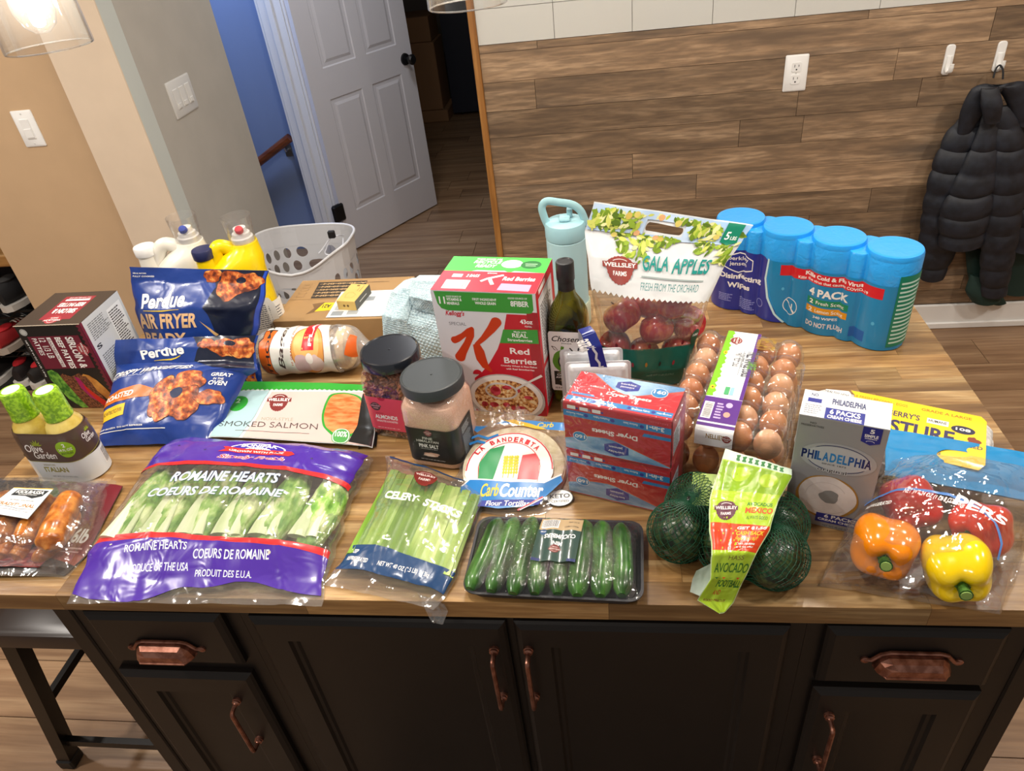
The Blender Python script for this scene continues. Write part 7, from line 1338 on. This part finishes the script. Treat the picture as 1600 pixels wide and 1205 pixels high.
c_ = Vector((-1.0887, 2.5900, 0.6952)); part(t, 'plug', box(c_.x-.014, c_.y-.008, c_.z-.016, c_.x+.014, c_.y+.008, c_.z+.014, .003), M('#141518', .5), world=True)
# ---------------------------------------------------------------- puffer jacket and the green coat behind it
JK = two('black_puffer', '#10141d', '#1b202b', 30, .55, bm=.4); JG = M('#12302a', .7, var=.2)
def puff(pts, ws, seg, flat=.42, amp=.13, n=20, m=8):
    P = spline(pts, m); L = [0]
    for a, b in zip(P, P[1:]): L.append(L[-1]+(b-a).length)
    R_ = []
    for i, p in enumerate(P):
        f_ = i/(len(P)-1)*(len(ws)-1); k = min(int(f_), len(ws)-2); w_ = ws[k]+(ws[k+1]-ws[k])*(f_-k)
        ph = abs(math.sin(PI*L[i]/seg)); R_.append((p, w_*(1-amp+amp*ph**.35), w_*(flat-.20+.20*ph**.4)))
    rg = []
    for p, a, b in R_: rg.append([p+Vector((math.cos(q)*a, math.sin(q)*b, .10*a*math.cos(q*2))) for q in [2*PI*k/n for k in range(n)]])
    return loft(rg)
t = thing('puffer_jacket', 'black puffer jacket hanging by its loop from the right-hand hook', 'jacket', (1.4257, 2.8000, 0.6230))
g = .082
part(t, 'body_panel', puff([(1.3352, 2.8000, 0.9570), (1.2936, 2.7900, 0.8627), (1.2775, 2.7800, 0.7337), (1.2780, 2.7800, 0.5770), (1.2910, 2.7900, 0.4121), (1.3043, 2.8000, 0.2586)], [.035, .075, .090, .088, .078, .045], g, m=14), JK, world=True)
part(t, 'sleeve', puff([(1.3356, 2.7700, 0.9649), (1.3434, 2.7550, 0.8471), (1.3384, 2.7450, 0.6988), (1.3365, 2.7450, 0.5622), (1.3525, 2.7500, 0.4274)], [.024, .040, .072, .098, .082], g, m=16), JK, world=True)
part(t, 'sleeve', puff([(1.3701, 2.7700, 0.9514), (1.4205, 2.7550, 0.8187), (1.4537, 2.7500, 0.6650), (1.4853, 2.7500, 0.4731), (1.5146, 2.7600, 0.3169), (1.5428, 2.7700, 0.1891)], [.034, .058, .072, .070, .062, .050], g, m=14), JK, world=True)
part(t, 'body_panel', puff([(1.4199, 2.8000, 0.9286), (1.5094, 2.8000, 0.7747), (1.5847, 2.8000, 0.5875), (1.6370, 2.8000, 0.3738)], [.045, .070, .090, .080], g, m=14), JK, world=True)
part(t, 'hood', join(puff([(1.2688, 2.7700, 0.8547), (1.2782, 2.7650, 0.9381), (1.3091, 2.7600, 1.0122), (1.3605, 2.7600, 1.0249), (1.4164, 2.7650, 0.9770), (1.4796, 2.7700, 0.8773)], [.022, .042, .058, .058, .052, .05], .2, amp=.08, m=8), puff([(1.2958, 2.7300, 1.0248), (1.3123, 2.7200, 0.9693), (1.3347, 2.7300, 0.9065)], [.030, .036, .028], .12, amp=.1, m=8)), JK, world=True)
part(t, 'hanging_loop', tube(spline([(1.3279, 2.7900, 1.0413), (1.3331, 2.8000, 1.0677), (1.3460, 2.8080, 1.0773), (1.3565, 2.8000, 1.0637), (1.3602, 2.7900, 1.0345)], 5), .003, 6), M('#1a1c20', .8), world=True)
part(t, 'hem_lining', puff([(1.5001, 2.7900, 0.2739), (1.5092, 2.7900, 0.2005), (1.5322, 2.7900, 0.1485)], [.06, .070, .055], .3, amp=.02, m=6), JG, world=True, label='dark green lining at the hem')
t = thing('green_coat', 'dark green coat hanging behind the black puffer jacket at the photo edge', 'coat', (1.5614, 2.8200, 0.6064))
part(t, 'coat_body', puff([(1.4813, 2.8400, 0.9570), (1.5485, 2.8380, 0.7713), (1.6091, 2.8380, 0.5452), (1.6464, 2.8350, 0.3287), (1.6738, 2.8300, 0.1554)], [.03, .06, .085, .08, .062], .5, amp=.03, m=8, flat=.14), JG, world=True)
part(t, 'coat_hem', puff([(1.4411, 2.8250, 0.3731), (1.4927, 2.8220, 0.2577), (1.5532, 2.8200, 0.1609), (1.6011, 2.8200, 0.1191)], [.03, .045, .05, .03], .4, amp=.02, m=8, flat=.35), JG, world=True)
